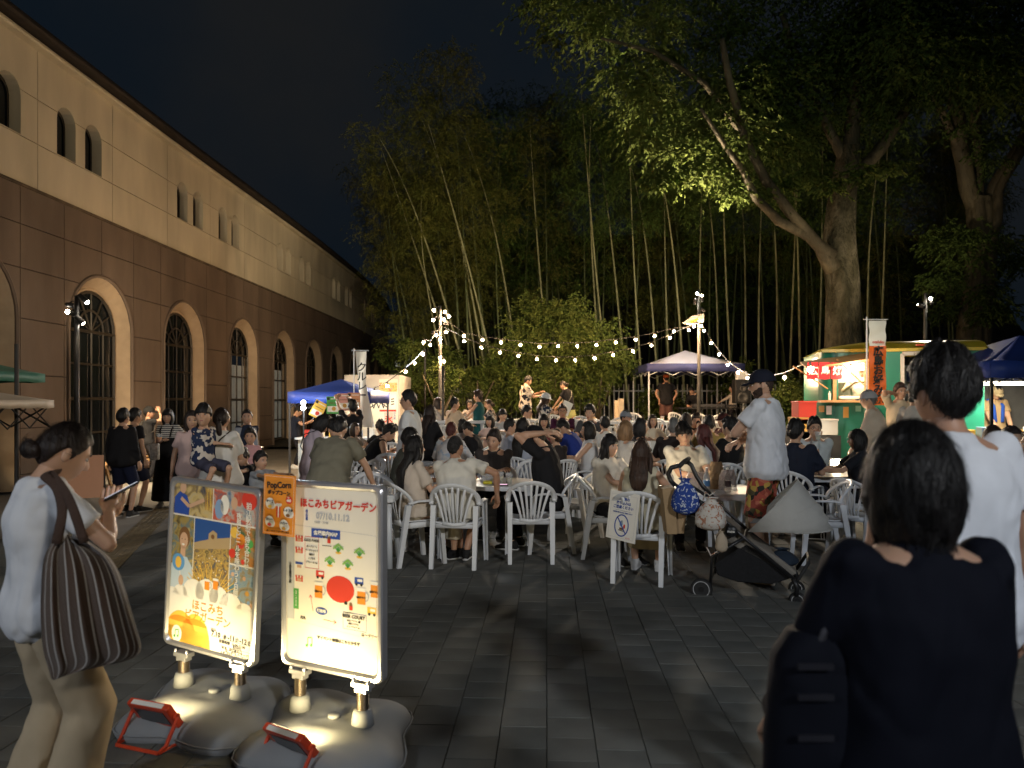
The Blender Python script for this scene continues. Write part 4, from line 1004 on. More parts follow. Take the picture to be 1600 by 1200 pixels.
P(58, 1244, 8.5, 42, 'person in dark navy tee partly hidden behind the bearded man', pose='sit', ytop=655, hair='messy', hc='black', top=(.014, .018, .032), sleeve='half', wide=1.4)
P(59, 1273, 9.8, 188, 'man with black glasses and white shirt drinking from a clear cup', pose='sit', ytop=649, hair='messy', hc='black', top=(.50, .54, .56), sleeve='long', rh=(.02, .17, 1.09), lh=(.12, .36, .80), extra=('glasses',))
P(60, 1372, 10.2, -60, 'elderly customer in light cap and cream shirt stooping at the food truck', ytop=611, hair='short', hc='grey', top=(.50, .42, .34), bot=(.25, .2, .15), sleeve='long', lean=14, rh=(.02, .30, .90), lh=(-.1, .32, .92), extra=(('cap', (.30, .30, .32)),), wide=1.4)
P(61, 1405, 10.9, 178, 'person in cream top with both hands on the head by the food truck', ytop=590, sex='f', hair='short', hc='brown', top=(.45, .36, .26), bot=(.3, .25, .2), sleeve='half', rh=(.08, .06, 1.70), lh=(-.06, .07, 1.72), rpole=(1, .5, .1), lpole=(-1, .5, .1), curl=10, skin=1)
P(62, 1429, 9.7, 55, 'woman with black hair bun and white tee waiting at the food truck', ytop=604, sex='f', hair='bun', hc='black', top=(.55, .5, .45), sleeve='tee')
P(63, 1552, 12.4, 182, 'vendor in beige top with blue towel round the neck under the right tent', ytop=600, hair='short', top=(.45, .32, .18), sleeve='tee', pitch=26, rh=(.1, .36, .98), lh=(-.1, .36, .98), extra=(('cap', (.5, .4, .25)),), bot=BK)
P(64, 1583, 6.8, 170, 'woman with dark hair and black top seated at the right edge', pose='sit', ytop=648, sex='f', hair='bob', hc='darkbrown', top=BK, sleeve='tee')
P(65, 1553, 7.6, 60, 'person with brown hair low behind the tall man in white', pose='sit', ytop=664, sex='f', hair='bob', hc='brown', top=(.1, .08, .07), sleeve='tee')
P(66, 1612, 6.2, -60, 'person in light green top cut by the right edge', pose='sit', ytop=668, sex='f', hair='bob', hc='black', top=(.22, .42, .12), sleeve='tee')
P(67, 703, 10.1, 10, 'woman with reddish brown bun and blue tie dyed white shirt', pose='sit', ytop=657, sex='f', hair='bun', hc='auburn', top=(.58, .60, .64), tk='tiedye', sleeve='half', wide=1.7, lean=10, lh=(-.1, .4, .8))
P(68, 721, 12.6, -70, 'person with black bob left of the bright phone', pose='sit', ytop=659, sex='f', hair='bob', hc='black', top=(.25, .24, .24), sleeve='tee')
P(69, 744, 12.1, -60, 'man in black tee leaning towards a bright phone', pose='sit', ytop=657, hair='short', hc='black', top=BK, sleeve='half', lean=18, rh=(.0, .44, .86), pitch=20)
P(70, 572, 11.4, 70, 'person in black tank top leaning on one arm at the left table', pose='sit', ytop=662, hair='messy', hc='black', top=BK, bot=(.2, .18, .13), legs='shorts', sleeve='none', lean=38, rh=(.16, .45, .72), lh=(-.1, .5, .8), pitch=20)
P(71, 600, 12.8, -30, 'person in black hunched at the far side of the left table', pose='sit', ytop=662, hair='curly', hc='black', top=BK, sleeve='tee', lean=24)
P(72, 556, 12.6, 120, 'woman with face in profile behind the black tank top', pose='sit', ytop=662, sex='f', hair='bob', hc='darkbrown', top=(.3, .25, .2), sleeve='tee')
P(73, 1348, 13.2, -150, 'cook in white behind the serving window of the food truck', ytop=568, hair='short', top=(.6, .5, .4), bot=BK, sleeve='tee', lean=10, rh=(.12, .42, 1.40), lh=(-.1, .42, 1.40), base=.50, extra=(('cap', (.6, .5, .4)),))
P(74, 655, 13.6, 80, 'person in pale cream shirt half hidden right of the man in glasses', pose='sit', ytop=650, hair='short', top=(.55, .5, .42), sleeve='tee')
P(75, 765, 13.4, -150, 'woman with dark bob and pale pink top above the yellow cup table', pose='sit', ytop=650, sex='f', hair='bob', hc='black', bangs=True, top=(.55, .42, .40), sleeve='tee')
P(76, 786, 14.6, 160, 'man in light grey tee facing the camera behind the pale blue shirt', pose='sit', ytop=645, hair='short', bangs=True, top=(.42, .42, .42), sleeve='tee')
P(77, 944, 12.4, -10, 'person in white tee seen from behind, left of the light grey cap', pose='sit', ytop=650, hair='messy', top=(.6, .58, .54), sleeve='tee')
P(78, 1020, 13.2, 170, 'woman in cream blouse facing the camera behind the grey haired man', pose='sit', ytop=646, sex='f', hair='bob', hc='darkbrown', top=(.58, .52, .42), sleeve='half')
P(79, 1160, 12.0, 150, 'person in beige tee seated just behind the bearded man', pose='sit', ytop=650, hair='short', bangs=True, top=(.5, .42, .32), sleeve='tee')
flush_people()
# ================= CHAIRS =================
def chair_model():
    """white monobloc armchair; origin on the ground under the seat, faces +y; returns list of (name, mesh)"""
    out = []
    s = MB()      # seat: dished sheet with rolled front
    nx_, ny_ = 10, 10; top = []
    for j in range(ny_ + 1):
        v = j / ny_; y = -.20 + .42 * v; w = .21 + .03 * v
        for i in range(nx_ + 1):
            u = i / nx_ * 2 - 1; z = .425 + .018 * u * u + .012 * (v - .3) ** 2 - (.03 * max(0, v - .88) / .12)
            top.append((u * w, y, z))
    k = len(top); s.v = top + [(x, y, z - .012) for x, y, z in top]
    g = lambda j, i: j * (nx_ + 1) + i
    for j in range(ny_):
        for i in range(nx_):
            s.f.append((g(j, i), g(j, i + 1), g(j + 1, i + 1), g(j + 1, i))); s.f.append((k + g(j, i), k + g(j + 1, i), k + g(j + 1, i + 1), k + g(j, i + 1)))
    for i in range(nx_): s.f += [(g(0, i), k + g(0, i), k + g(0, i + 1), g(0, i + 1)), (g(ny_, i), g(ny_, i + 1), k + g(ny_, i + 1), k + g(ny_, i))]
    for j in range(ny_): s.f += [(g(j, 0), g(j + 1, 0), k + g(j + 1, 0), k + g(j, 0)), (g(j, nx_), k + g(j, nx_), k + g(j + 1, nx_), g(j + 1, nx_))]
    s.m = [0] * len(s.f)
    for sx in (-1, 1): s.box((sx * .235, .01, .40), (.014, .42, .055))
    s.box((0, .222, .395), (.46, .012, .045)); s.box((0, -.205, .405), (.42, .012, .04))
    out.append(('seat', s.mesh('seat', WHITE, True)))
    # hoop: from arm line over the back
    def hoop(t, r=1.0):
        a = PI * t; x = -.262 * math.cos(a) * r; z = .60 + .205 * math.sin(a) ** .75 * (1 if r == 1 else r); y = -.20 - .10 * (z - .44) / .36
        return Vector((x, y + .12 * abs(math.cos(a)) ** 3, z))
    h = MB(); pts = [hoop(t / 20) for t in range(21)]; h.tube(pts, .031, 8, flat=.5, up=(0, 1, 0))
    out.append(('back_rim', h.mesh('back_rim', WHITE, True)))
    for i in range(7):
        u = (i - 3) / 3.0
        b = Vector((u * .105, -.205, .42)); t_ = Vector((u * .205, 0, 0)); a = math.acos(-u * .80) / PI; e = hoop(a)
        m_ = MB(); mid = b.lerp(e, .5) + Vector((-u * .018, -.022, 0))
        n = 7; cs = [b * (1 - q) ** 2 + mid * 2 * q * (1 - q) + e * q * q for q in [j / n for j in range(n + 1)]]
        m_.tube(cs, [.012 + .006 * (j / n) for j in range(n + 1)], 6, flat=.45, up=(0, 1, 0)); out.append(('slat', m_.mesh('slat', WHITE, True)))
    m_ = MB(); m_.tube([Vector((-.13, -.205, .43)), Vector((0, -.212, .415)), Vector((.13, -.205, .43))], .022, 6, flat=.5, up=(0, 1, 0)); out.append(('back_rail', m_.mesh('back_rail', WHITE, True)))
    for sx in (-1, 1):
        m_ = MB(); m_.tube([Vector((sx * .262, -.17, .615)), Vector((sx * .275, -.06, .635)), Vector((sx * .28, .08, .635)), Vector((sx * .275, .17, .62)), Vector((sx * .268, .205, .585))], [.026, .028, .028, .027, .024], 8, flat=.45); out.append(('armrest', m_.mesh('armrest', WHITE, True)))
        # legs, U profile
        def leg(top, bot, wt, wb, ny_dir):
            q = MB()
            for (dx, dy, sx_, sy_) in ((0, 0, 1, .22), (-.42, -.4, .2, 1), (.42, -.4, .2, 1)):
                vs = []
                for P0, w in ((top, wt), (bot, wb)):
                    cx_, cy_ = P0[0] + dx * w, P0[1] + dy * w * ny_dir
                    for a_, b_ in ((-1, -1), (1, -1), (1, 1), (-1, 1)): vs.append((cx_ + a_ * w * sx_ / 2, cy_ + b_ * w * sy_ / 2, P0[2]))
                q.add(vs, [(0, 1, 2, 3), (7, 6, 5, 4), (0, 4, 5, 1), (1, 5, 6, 2), (2, 6, 7, 3), (3, 7, 4, 0)])
            return q.mesh('leg', WHITE)
        out.append(('leg', leg((sx * .262, .20, .60), (sx * .272, .25, 0), .055, .042, 1)))
        out.append(('leg', leg((sx * .235, -.185, .60), (sx * .235, -.285, 0), .055, .042, -1)))
    return out
CM = chair_model()
CH0 = None
def chair(x, y, face, label, z=None, tilt=0, group='white slatted plastic chairs'):
    a = -R(face)
    o = empty('plastic_chair', label, 'chair', (x, y, ground(x, y) if z is None else z), a, group)
    sl = math.atan2(ground(x + math.sin(R(face)) * .25, y + math.cos(R(face)) * .25) - ground(x, y), .25); o.rotation_euler = (sl * 1, 0, a) if abs(math.cos(R(face))) > .7 else (0, 0, a)
    for n, me in CM: share(n, me, o)
    o.scale = (.88, .93, .985)
    return o
SHORT = {27: 'long black hair', 28: 'buzz cut'}
for k, p in list(PEOPLE.items()):
    if p['E'].location and 'pose' not in p: pass
SEATED = [20, 21, 22, 24, 27, 28, 29, 30, 31, 32, 33, 34, 35, 36, 37, 38, 39, 40, 41, 42, 43, 44, 45, 46, 47, 48, 49, 50, 51, 52, 53, 57, 58, 59, 64, 65, 66, 67, 68, 69, 70, 71, 72, 74, 75, 76, 77, 78, 79]
CHOFF = {31: -90, 41: 95}
for k in SEATED:
    p = PEOPLE[k]; w = p['label'].split(' '); lab = 'white slatted plastic chair under the ' + ' '.join(w[:10])
    f = CHOFF.get(k, p['face']); a = R(f)
    chair(p['x'] - math.sin(a) * .03, p['y'] - math.cos(a) * .03, f, lab)
# empty chairs: px, D, facing, label
for px, D, f, lab in (
    (829, 7.45, 0, 'empty looking white chair seen square from behind, front row right of the leaning man'),
    (1281, 7.35, -82, 'empty white armchair right of the stroller canopy'),
    (899, 8.55, -60, 'white chair with armrest turned left behind the person in black'),
    (835, 9.75, 180, 'white chair back behind the smiling man, turned to the camera'),
    (1132, 9.6, 10, 'white chair behind the paper bag, in front of the black tee'),
    (590, 7.9, 150, 'bluish white chair behind the right poster stand'),
    (568, 9.9, -140, 'white chair with its back to the camera near the left table'),
    (612, 10.9, 160, 'white chair at the left table among the crowd'),
    (752, 16.4, -70, 'empty white chair left of the back row'),
    (779, 17.2, 60, 'second empty white chair from the left in the back row'),
    (848, 17.6, -10, 'empty white chair below the bucket hat woman'),
    (866, 18.2, 10, 'empty white chair right of the bucket hat woman'),
    (912, 17.8, 20, 'empty white chair behind the bushy haired man'),
    (948, 16.8, 70, 'empty white chair turned right near the timber post in the back row'),
    (962, 17.5, -15, 'empty white chair beside the turned one in the back row'),
    (990, 18.2, 180, 'empty white chair half behind the grey cap'),
    (1028, 16.6, 182, 'large empty white chair in the centre of the back row'),
    (1061, 18.4, 150, 'empty white chair in front of the canopy pole'),
    (1095, 18.0, 175, 'empty white chair below the canopy, left one of two'),
    (1126, 17.6, 190, 'empty white chair below the canopy, right one of two'),
    (1150, 17.8, -80, 'empty white chair in profile near the loudspeaker'),
    (1345, 7.6, 60, 'white chair pulled close to the woman with the black bob')):
    chair(X(px, D), D, f, lab)
# ================= TABLES =================
TBL = mat('white table plastic', (.55, .58, .62), .35, .06, 6)
def table(px, D, w, d, label, rot=0, rnd=False, h=.70, x=None):
    x = X(px, D) if x is None else x; z = ground(x, D)
    o = empty('plastic_table', label, 'table', (x, D, z), R(rot), 'white plastic tables')
    t = MB()
    if rnd: t.lathe([(w / 2 - .03, h - .05), (w / 2 - .005, h - .045), (w / 2, h - .012), (w / 2 - .012, h), (0.001, h)], 40)
    else: t.box((0, 0, h - .012), (w, d, .024)); t.box((0, -d / 2 + .01, h - .045), (w - .02, .018, .045)); t.box((0, d / 2 - .01, h - .045), (w - .02, .018, .045)); t.box((w / 2 - .01, 0, h - .045), (.018, d - .04, .045)); t.box((-w / 2 + .01, 0, h - .045), (.018, d - .04, .045))
    t.obj('tabletop', TBL, o, smooth=False, bevel=.006 if not rnd else 0)
    lw = w * .33 if rnd else w / 2 - .08; ld = w * .33 if rnd else d / 2 - .08
    for sx in (-1, 1):
        for sy in (-1, 1):
            l = MB(); l.tube([(sx * lw, sy * ld, h - .03), (sx * (lw + .03), sy * (ld + .03), 0)], [.042, .026], 8, flat=.7); l.obj('leg', TBL, o, smooth=True)
    return o
T1 = table(778, 8.15, .98, .98, 'round white table with plastic cups between the buzz cut man and the smiling man', rnd=True)
T2 = table(1098, 7.45, 1.15, .82, 'white table with bottles, bags and bright lantern behind the stroller', rot=4)
T3 = table(1278, 9.1, .95, .8, 'white table with orange beer cup between the black bob and the drinking man', rot=0)
T4 = table(603, 12.0, 1.2, .8, 'white table with bowls and cups at the left of the crowd')
T5 = table(893, 11.0, 1.2, .8, 'white table with clear food packs beside the sheer white blouse')
T6 = table(1010, 12.0, 1.1, .8, 'white table with paper menu cards behind the blond woman')
T7 = table(728, 11.2, 1.3, .8, 'white table with lit phone and yellow cup behind the tie dyed shirt')
T8 = table(713, 16.0, 1.3, .7, 'white table with drinks at the far left of the back row', h=.85)
T9 = table(862, 17.9, 2.0, .7, 'long white table under the people standing in the back row')
T10 = table(1010, 17.4, 2.2, .7, 'long white table in front of the canopy')
T11 = table(1106, 17.2, 1.6, .7, 'white table in front of the loudspeaker')
T12 = table(560, 7.25, .8, .6, 'small white table under the hands of the man in olive tee')
T13 = table(1120, 10.6, 1.1, .8, 'white table with clear bottle beside the black tee')
T14 = table(850, 13.0, 1.2, .8, 'white table in front of the clapping man')
T15 = table(395, 9.2, .7, .5, 'low brown topped table where the children crouch', h=.5)
# sound desk, speaker
sd = empty('sound_desk', 'black sound mixing desk on a table under the canopy', 'sound desk', (X(1100, 22), 21.6, ground(4, 21.6)))
m_ = MB(); m_.box((0, 0, .78), (1.8, .6, .05)); m_.obj('desk_top', BLACK, sd); m_ = MB(); m_.box((0, 0, .86), (.9, .4, .08)); m_.box((.65, 0, .85), (.3, .35, .07)); m_.obj('mixer', mat('dark grey plastic', (.05, .05, .055), .4), sd)
for sx in (-.8, .8): m_ = MB(); m_.tube([(sx, -.2, .76), (sx * .9, .2, 0)], .02, 6); m_.obj('leg', STEEL, sd); m_ = MB(); m_.tube([(sx, .2, .76), (sx * .9, -.2, 0)], .02, 6); m_.obj('leg', STEEL, sd)
sp_ = empty('loudspeaker', 'black loudspeaker on a stand at the right of the canopy', 'loudspeaker', (X(1158, 20.5), 20.5, ground(5, 20.5)))
m_ = MB(); m_.box((0, 0, 1.25), (.42, .36, .66)); m_.obj('cabinet', BLACK, sp_, bevel=.02)
for z, r_ in ((1.08, .15), (1.33, .09), (1.47, .05)): m_ = MB(); m_.lathe([(r_, 0), (r_, .012), (r_ * .85, .016), (r_ * .3, -.02), (.001, .0)], 20); c_ = m_.obj('driver', mat('speaker cone', (.06, .06, .06), .35), sp_, smooth=True); c_.location = (0, -.182, z); c_.rotation_euler = (R(90), 0, 0)
m_ = MB(); m_.tube([(0, 0, .9), (0, 0, .3)], .02, 8); 
for k in range(3): m_.tube([(0, 0, .45), (.4 * math.cos(2.1 * k), .4 * math.sin(2.1 * k), 0)], .013, 6)
m_.obj('stand', STEEL, sp_); m_ = MB(); m_.box((0, 0, 1.69), (.26, .2, .22)); m_.obj('top_box', TBL, sp_)
# ================= POSTER STANDS =================
def rotz(a): return Matrix.Rotation(a, 4, 'Z')
PAPER = mat('poster paper', (.78, .74, .66), .35, .03, 3, spec=.4); INK = mat('black print', (.02, .02, .02), .5, 0)
def flat(name, c, r=.45): return mat('print ' + name, c, r, .03)
ORG = flat('orange', (.75, .27, .03)); RED = flat('red', (.62, .05, .03)); BLU = flat('blue', (.03, .08, .36)); GRN = flat('green', (.08, .35, .08)); YEL = flat('yellow', (.8, .5, .08)); WPR = flat('white', (.8, .78, .72)); GRY = flat('grey', (.45, .46, .5))
SKP = flat('skin', (.6, .38, .25)); TEA = flat('teal', (.10, .20, .25)); BRN = flat('brown', (.20, .10, .04)); LBL = flat('light blue', (.22, .34, .55)); AMB = flat('amber', (.55, .30, .06))
FR = mat('silver snap frame', (.60, .61, .66), .28, .05, metal=.75)
BASEM = mat('grey plastic base', (.23, .24, .25), .8, .08, 3, .02, 120)
SPRG = mat('spring steel', (.16, .13, .10), .35, .2, metal=.8)
def poly2(pts): return pts
def photo_mat(name, cols, sc, seed):
    m = mat('photo print ' + name, cols[0], .35, 0); t, b = nodes(m); N = t.nodes; L = t.links
    co = [n for n in N if n.type == 'TEX_COORD'][0]; mp = N.new('ShaderNodeMapping'); mp.inputs['Location'].default_value = (seed, seed * 2, 0); L.new(co.outputs['Object'], mp.inputs[0])
    v = N.new('ShaderNodeTexNoise'); v.inputs['Scale'].default_value = sc; v.inputs['Detail'].default_value = 4; v.inputs['Distortion'].default_value = 1.2; L.new(mp.outputs[0], v.inputs['Vector'])
    r_ = N.new('ShaderNodeValToRGB'); cr = r_.color_ramp; cr.elements[0].position = .3; cr.elements[0].color = (*cols[0], 1); cr.elements[1].position = .7; cr.elements[1].color = (*cols[-1], 1)
    for i, c in enumerate(cols[1:-1]): e = cr.elements.new(.36 + .28 * (i + 1) / (len(cols) - 1)); e.color = (*c, 1)
    L.new(v.outputs['Fac'], r_.inputs[0]); L.new(r_.outputs[0], b.inputs['Base Color']); return m
class Sheet:
    """flat print in a local frame: u right, v up, layered 0.5 mm apart"""
    def __init__(s, parent, w, h, M): s.p = parent; s.w = w; s.h = h; s.M = M; s.z = .0; s.bins = {}
    def poly(s, pts, mt, lay=1, name='print'):
        pts = [(min(max(u, -s.w / 2), s.w / 2), min(max(v, -s.h / 2), s.h / 2)) for u, v in pts] if s.w < .99 and s.w != .5 else pts
        m_ = s.bins.setdefault((name, mt.name, lay), (MB(), mt)); mb = m_[0]
        mb.add([s.M @ Vector((u, v, .00035 * lay)) for u, v in pts], [tuple(range(len(pts)))])
    def rect(s, u0, v0, u1, v1, mt, lay=1, name='print'): s.poly([(u0, v0), (u1, v0), (u1, v1), (u0, v1)], mt, lay, name)
    def disc(s, u, v, r_, mt, lay=1, ry=None, name='print', n=24, a0=0, a1=2 * PI): s.poly([(u + r_ * math.cos(a0 + (a1 - a0) * i / n), v + (ry or r_) * math.sin(a0 + (a1 - a0) * i / n)) for i in range(n)], mt, lay, name)
    def line(s, pts, w, mt, lay=1, name='print'):
        for (a, b), (c, d) in zip(pts[:-1], pts[1:]):
            L_ = math.hypot(c - a, d - b) or 1; nx_, ny_ = -(d - b) / L_ * w / 2, (c - a) / L_ * w / 2
            s.poly([(a - nx_, b - ny_), (c - nx_, d - ny_), (c + nx_, d + ny_), (a + nx_, b + ny_)], mt, lay, name)
    def text(s, t, size, u, v, mt, bold=0, vertical=False, align='CENTER', rot=0, lay=4, sx=1.0):
        text(t, size, s.M @ Matrix.Translation((u, v, .00035 * lay + .0003)) @ Matrix.Rotation(rot, 4, 'Z'), mt, s.p, bold, vertical, align, sx=sx)
    def mug(s, u, v, k, lay=3):
        s.rect(u - .011 * k, v - .018 * k, u + .011 * k, v + .012 * k, ORG, lay); s.rect(u - .012 * k, v + .010 * k, u + .012 * k, v + .018 * k, WPR, lay + 1)
        for a in range(10): s.line([(u + (.011 + .008 * math.sin(PI * a / 10)) * k, v + .010 * math.cos(PI * a / 10) * k), (u + (.011 + .008 * math.sin(PI * (a + 1) / 10)) * k, v + .010 * math.cos(PI * (a + 1) / 10) * k)], .003 * k, GRY, lay)
    def done(s):
        for (name, _, lay), (mb, mt) in s.bins.items(): mb.obj(name, mt, s.p)
def stand(label, A, B, ztop, zbot, roll=0, pitch=0):
    """A, B ground positions (x,y) of the left and right panel edge"""
    A = Vector((A[0], A[1], 0)); B = Vector((B[0], B[1], 0)); c = (A + B) / 2; d = B - A; w = d.length; ang = math.atan2(d.y, d.x)
    o = empty('poster_stand', label, 'poster stand', (c.x, c.y, 0), ang, 'spring based poster stands')
    h = ztop - zbot
    # panel local frame: u right, v up, normal towards -y
    M = Matrix.Translation((0, 0, (ztop + zbot) / 2)) @ Matrix.Rotation(R(roll), 4, 'Y') @ Matrix.Rotation(R(pitch), 4, 'X') @ Matrix.Rotation(R(90), 4, 'X')
    fr = MB(); r_ = .035; hw, hh = w / 2, h / 2
    def rr(k, inset):
        pts = []
        for cx, cy, a0 in ((hw - r_, hh - r_, 0), (-hw + r_, hh - r_, 90), (-hw + r_, -hh + r_, 180), (hw - r_, -hh + r_, 270)):
            for i in range(7): a = R(a0 + 15 * i); pts.append((cx + (r_ - inset * .9) * math.cos(a) if True else 0, cy + (r_ - inset * .9) * math.sin(a)))
        if inset: pts = [(x * (hw - inset) / hw if False else x, y) for x, y in pts]
        return pts
    out = rr(0, 0); b_ = .030
    def off(pts, e): return [(math.copysign(max(abs(x) - e, 0), x), math.copysign(max(abs(y) - e, 0), y)) for x, y in pts]
    rings = [(out, -.030), (out, .004), (off(out, .006), .012), (off(out, .018), .013), (off(out, b_), .0035)]
    n = len(out); vs = []
    for pts, z in rings: vs += [M @ Vector((x, y, z)) for x, y in pts]
    fs = [(k * n + i, k * n + (i + 1) % n, (k + 1) * n + (i + 1) % n, (k + 1) * n + i) for k in range(len(rings) - 1) for i in range(n)]
    fr.add(vs, fs); fr.obj('frame', FR, o, smooth=False)
    bk = MB(); bk.add([M @ Vector((x, y, -.030)) for x, y in out], [tuple(range(n - 1, -1, -1))]); bk.obj('back_panel', mat('back panel', (.35, .36, .38), .5), o)
    ps = MB(); a, b = hw - .022, hh - .022; ps.add([M @ Vector(q) for q in ((-a, -b, 0), (a, -b, 0), (a, b, 0), (-a, b, 0))], [(0, 1, 2, 3)]); po = ps.obj('poster', PAPER, o)
    # springs with clamp blocks
    for sx in (-1, 1):
        x = sx * w * .31
        q = MB(); q.box((x, 0, zbot - .018), (.10, .05, .022)); q.box((x, 0, zbot - .040), (.065, .045, .024))
        for e in (-1, 1): q.lathe([(.008, 0), (.008, .014), (.004, .018)], 8, (x + e * .04, -.018, zbot - .008))
        q.obj('clamp', FR, o, bevel=.003)
        q = MB(); z0, z1 = .175, zbot - .05; nt_ = 11; pts = []
        for i in range(nt_ * 14 + 1): t = i / (nt_ * 14); a_ = 2 * PI * nt_ * t; pts.append((x + .024 * math.cos(a_), .024 * math.sin(a_), z0 + (z1 - z0) * t))
        q.tube(pts, .0052, 6); q.tube([(x, 0, z0 - .02), (x, 0, z1)], .017, 10); q.obj('spring', SPRG, o, smooth=True)
        q = MB(); q.lathe([(.052, 0), (.046, .05), (.040, .07), (.001, .072)], 20, (x, 0, .115)); q.obj('socket', BASEM, o, smooth=True)
    # base: four lobed water tank
    q = MB(); nr, na = 14, 72; q.v.append((0, 0, .118)); prof = []
    for i in range(1, nr + 1):
        t = i / nr
        for j in range(na):
            a_ = 2 * PI * j / na
            Rr = .405 + .055 * math.cos(2 * (a_ - R(150))) + .062 * math.cos(4 * (a_ - R(62))) + .015 * math.cos(3 * a_)
            ro = Rr * t ** .8
            ridge = .010 * math.cos(4 * (a_ - R(62))) * t
            z = .022 + (.105 + ridge) * (1 - t ** 2.8) ** .6 - .022 * math.exp(-(ro * math.sin(a_) / .07) ** 2) * t - .012 * math.exp(-((t - .12) / .1) ** 2) if t < 1 else .025
            q.v.append((ro * math.cos(a_), ro * math.sin(a_) * 1.05, z))
    for j in range(na): q.f.append((0, 1 + j, 1 + (j + 1) % na))
    for i in range(nr - 1):
        for j in range(na): a_ = 1 + i * na; q.f.append((a_ + j, a_ + na + j, a_ + na + (j + 1) % na, a_ + (j + 1) % na))
    k = len(q.v); l0 = 1 + (nr - 1) * na; base_rim = q.v[l0:l0 + na]
    for j in range(na): x_, y_, _ = q.v[l0 + j]; q.v.append((x_ * .97, y_ * .97, 0))
    for j in range(na): q.f.append((l0 + j, k + j, k + (j + 1) % na, l0 + (j + 1) % na))
    q.m = [0] * len(q.f); q.obj('base', BASEM, o, smooth=True)
    q = MB(); q.lathe([(.028, 0), (.028, .012), (.022, .016), (.001, .016)], 20, (.02, .0, .117)); q.obj('filler_cap', BASEM, o, smooth=True)
    q = MB(); q.tube([(x_ * 1.004, y_ * 1.004, z_ + .012) for x_, y_, z_ in base_rim[::2]], .004, 5, closed=True); q.obj('mould_seam', BASEM, o, smooth=True)
    return o, po, M, w - .044, h - .044
A1 = (X(262, 3.88), 3.88); B1 = (X(404, 3.61), 3.61); A2 = (X(441, 3.58), 3.58); B2 = (X(599, 3.31), 3.31)
S1, P1o, M1, w1, h1 = stand('left poster stand with beer garden photo collage poster in silver frame, lit from below', A1, B1, 1.175, .295, roll=3.6, pitch=0)
S2, P2o, M2, w2, h2 = stand('right poster stand with cream beer garden map poster in silver frame, lit from below', A2, B2, 1.205, .315)
# poster 1
def note(u, v, k, lay):
    s.line([(u - .010 * k, v - .016 * k), (u - .010 * k, v + .018 * k), (u + .014 * k, v + .022 * k), (u + .014 * k, v - .012 * k)], .005 * k, GRN, lay); s.disc(u - .015 * k, v - .016 * k, .007 * k, GRN, lay); s.disc(u + .009 * k, v - .012 * k, .007 * k, GRN, lay)
s = Sheet(P1o, w1, h1, M1); a, b = w1 / 2, h1 / 2
def U(u): return -a + u * 2 * a          # 0..1 left to right
def V_(v): return b - v * 2 * b          # 0..1 top to bottom
cells_ = [(0, 0, .48, .20, photo_mat('bar', [(.03, .05, .10), (.30, .22, .10), (.55, .42, .18), (.45, .40, .28)], 14, 1)), (.49, 0, 1, .20, photo_mat('cups', [(.10, .18, .30), (.45, .42, .38), (.55, .10, .05), (.12, .16, .2)], 10, 2)),
          (0, .21, .27, .68, photo_mat('woman', [(.10, .08, .04), (.35, .26, .08), (.12, .18, .2), (.5, .38, .14)], 12, 3)), (.28, .21, .70, .66, photo_mat('garden', [(.06, .09, .14), (.30, .20, .07), (.55, .38, .12), (.16, .13, .06)], 34, 4)),
          (.71, .21, 1, .44, photo_mat('colours', [(.05, .15, .08), (.5, .2, .05), (.35, .25, .1), (.08, .15, .25)], 9, 5)), (.71, .45, 1, .72, photo_mat('people', [(.08, .16, .25), (.25, .35, .45), (.3, .25, .15), (.05, .08, .12)], 16, 6))]
for u0, v0, u1, v1, mt in cells_: s.rect(U(u0), V_(v1), U(u1), V_(v0), mt, 1, 'photo')
s.poly([(U(.28), V_(.36)), (U(.70), V_(.30)), (U(.70), V_(.21)), (U(.28), V_(.21))], flat('dusk sky', (.03, .09, .30)), 2)
s.poly([(U(.28), V_(.36)), (U(.45), V_(.325)), (U(.45), V_(.29)), (U(.50), V_(.265)), (U(.55), V_(.28)), (U(.55), V_(.31)), (U(.70), V_(.29)), (U(.70), V_(.36)), (U(.28), V_(.40))], flat('building print', (.45, .33, .18)), 3)
s.disc(U(.50), V_(.305), .012, BRN, 4)
for i in range(13):
    an = PI * (i + .5) / 13; s.line([(U(.50) + .07 * math.cos(an) * 1.0, V_(.64) + .02 * math.sin(an)), (U(.50) + .17 * math.cos(an), V_(.62) + .10 * math.sin(an) + .02)], .004, YEL, 4)
for i in range(40): s.disc(U(random.uniform(.3, .69)), V_(random.uniform(.42, .58)), random.uniform(.003, .006), random.choice((YEL, AMB, WPR, BRN, TEA)), 3, n=8)
# man at the tap, woman with fan
s.poly([(U(.02), V_(.20)), (U(.02), V_(.10)), (U(.08), V_(.06)), (U(.17), V_(.08)), (U(.21), V_(.14)), (U(.20), V_(.20))], BLU, 3); s.disc(U(.12), V_(.035), .022, SKP, 3, .03); s.line([(U(.10), V_(.10)), (U(.20), V_(.145)), (U(.38), V_(.09))], .020, SKP, 4)
for i in range(5): s.line([(U(.40 + .018 * i), V_(.02)), (U(.40 + .018 * i), V_(.15))], .005, YEL if i % 2 else AMB, 4)
s.poly([(U(.01), V_(.68)), (U(.01), V_(.52)), (U(.08), V_(.46)), (U(.20), V_(.46)), (U(.27), V_(.52)), (U(.27), V_(.68))], flat('pale blue tee', (.50, .60, .68)), 2)
s.disc(U(.16), V_(.34), .040, BRN, 2, .055); s.disc(U(.155), V_(.36), .029, SKP, 3, .042); s.rect(U(.12), V_(.46), U(.18), V_(.40), SKP, 3); s.disc(U(.15), V_(.385), .010, WPR, 4, .005)
for e in (-.02, .02): s.disc(U(.152 + e), V_(.352), .003, INK, 4)
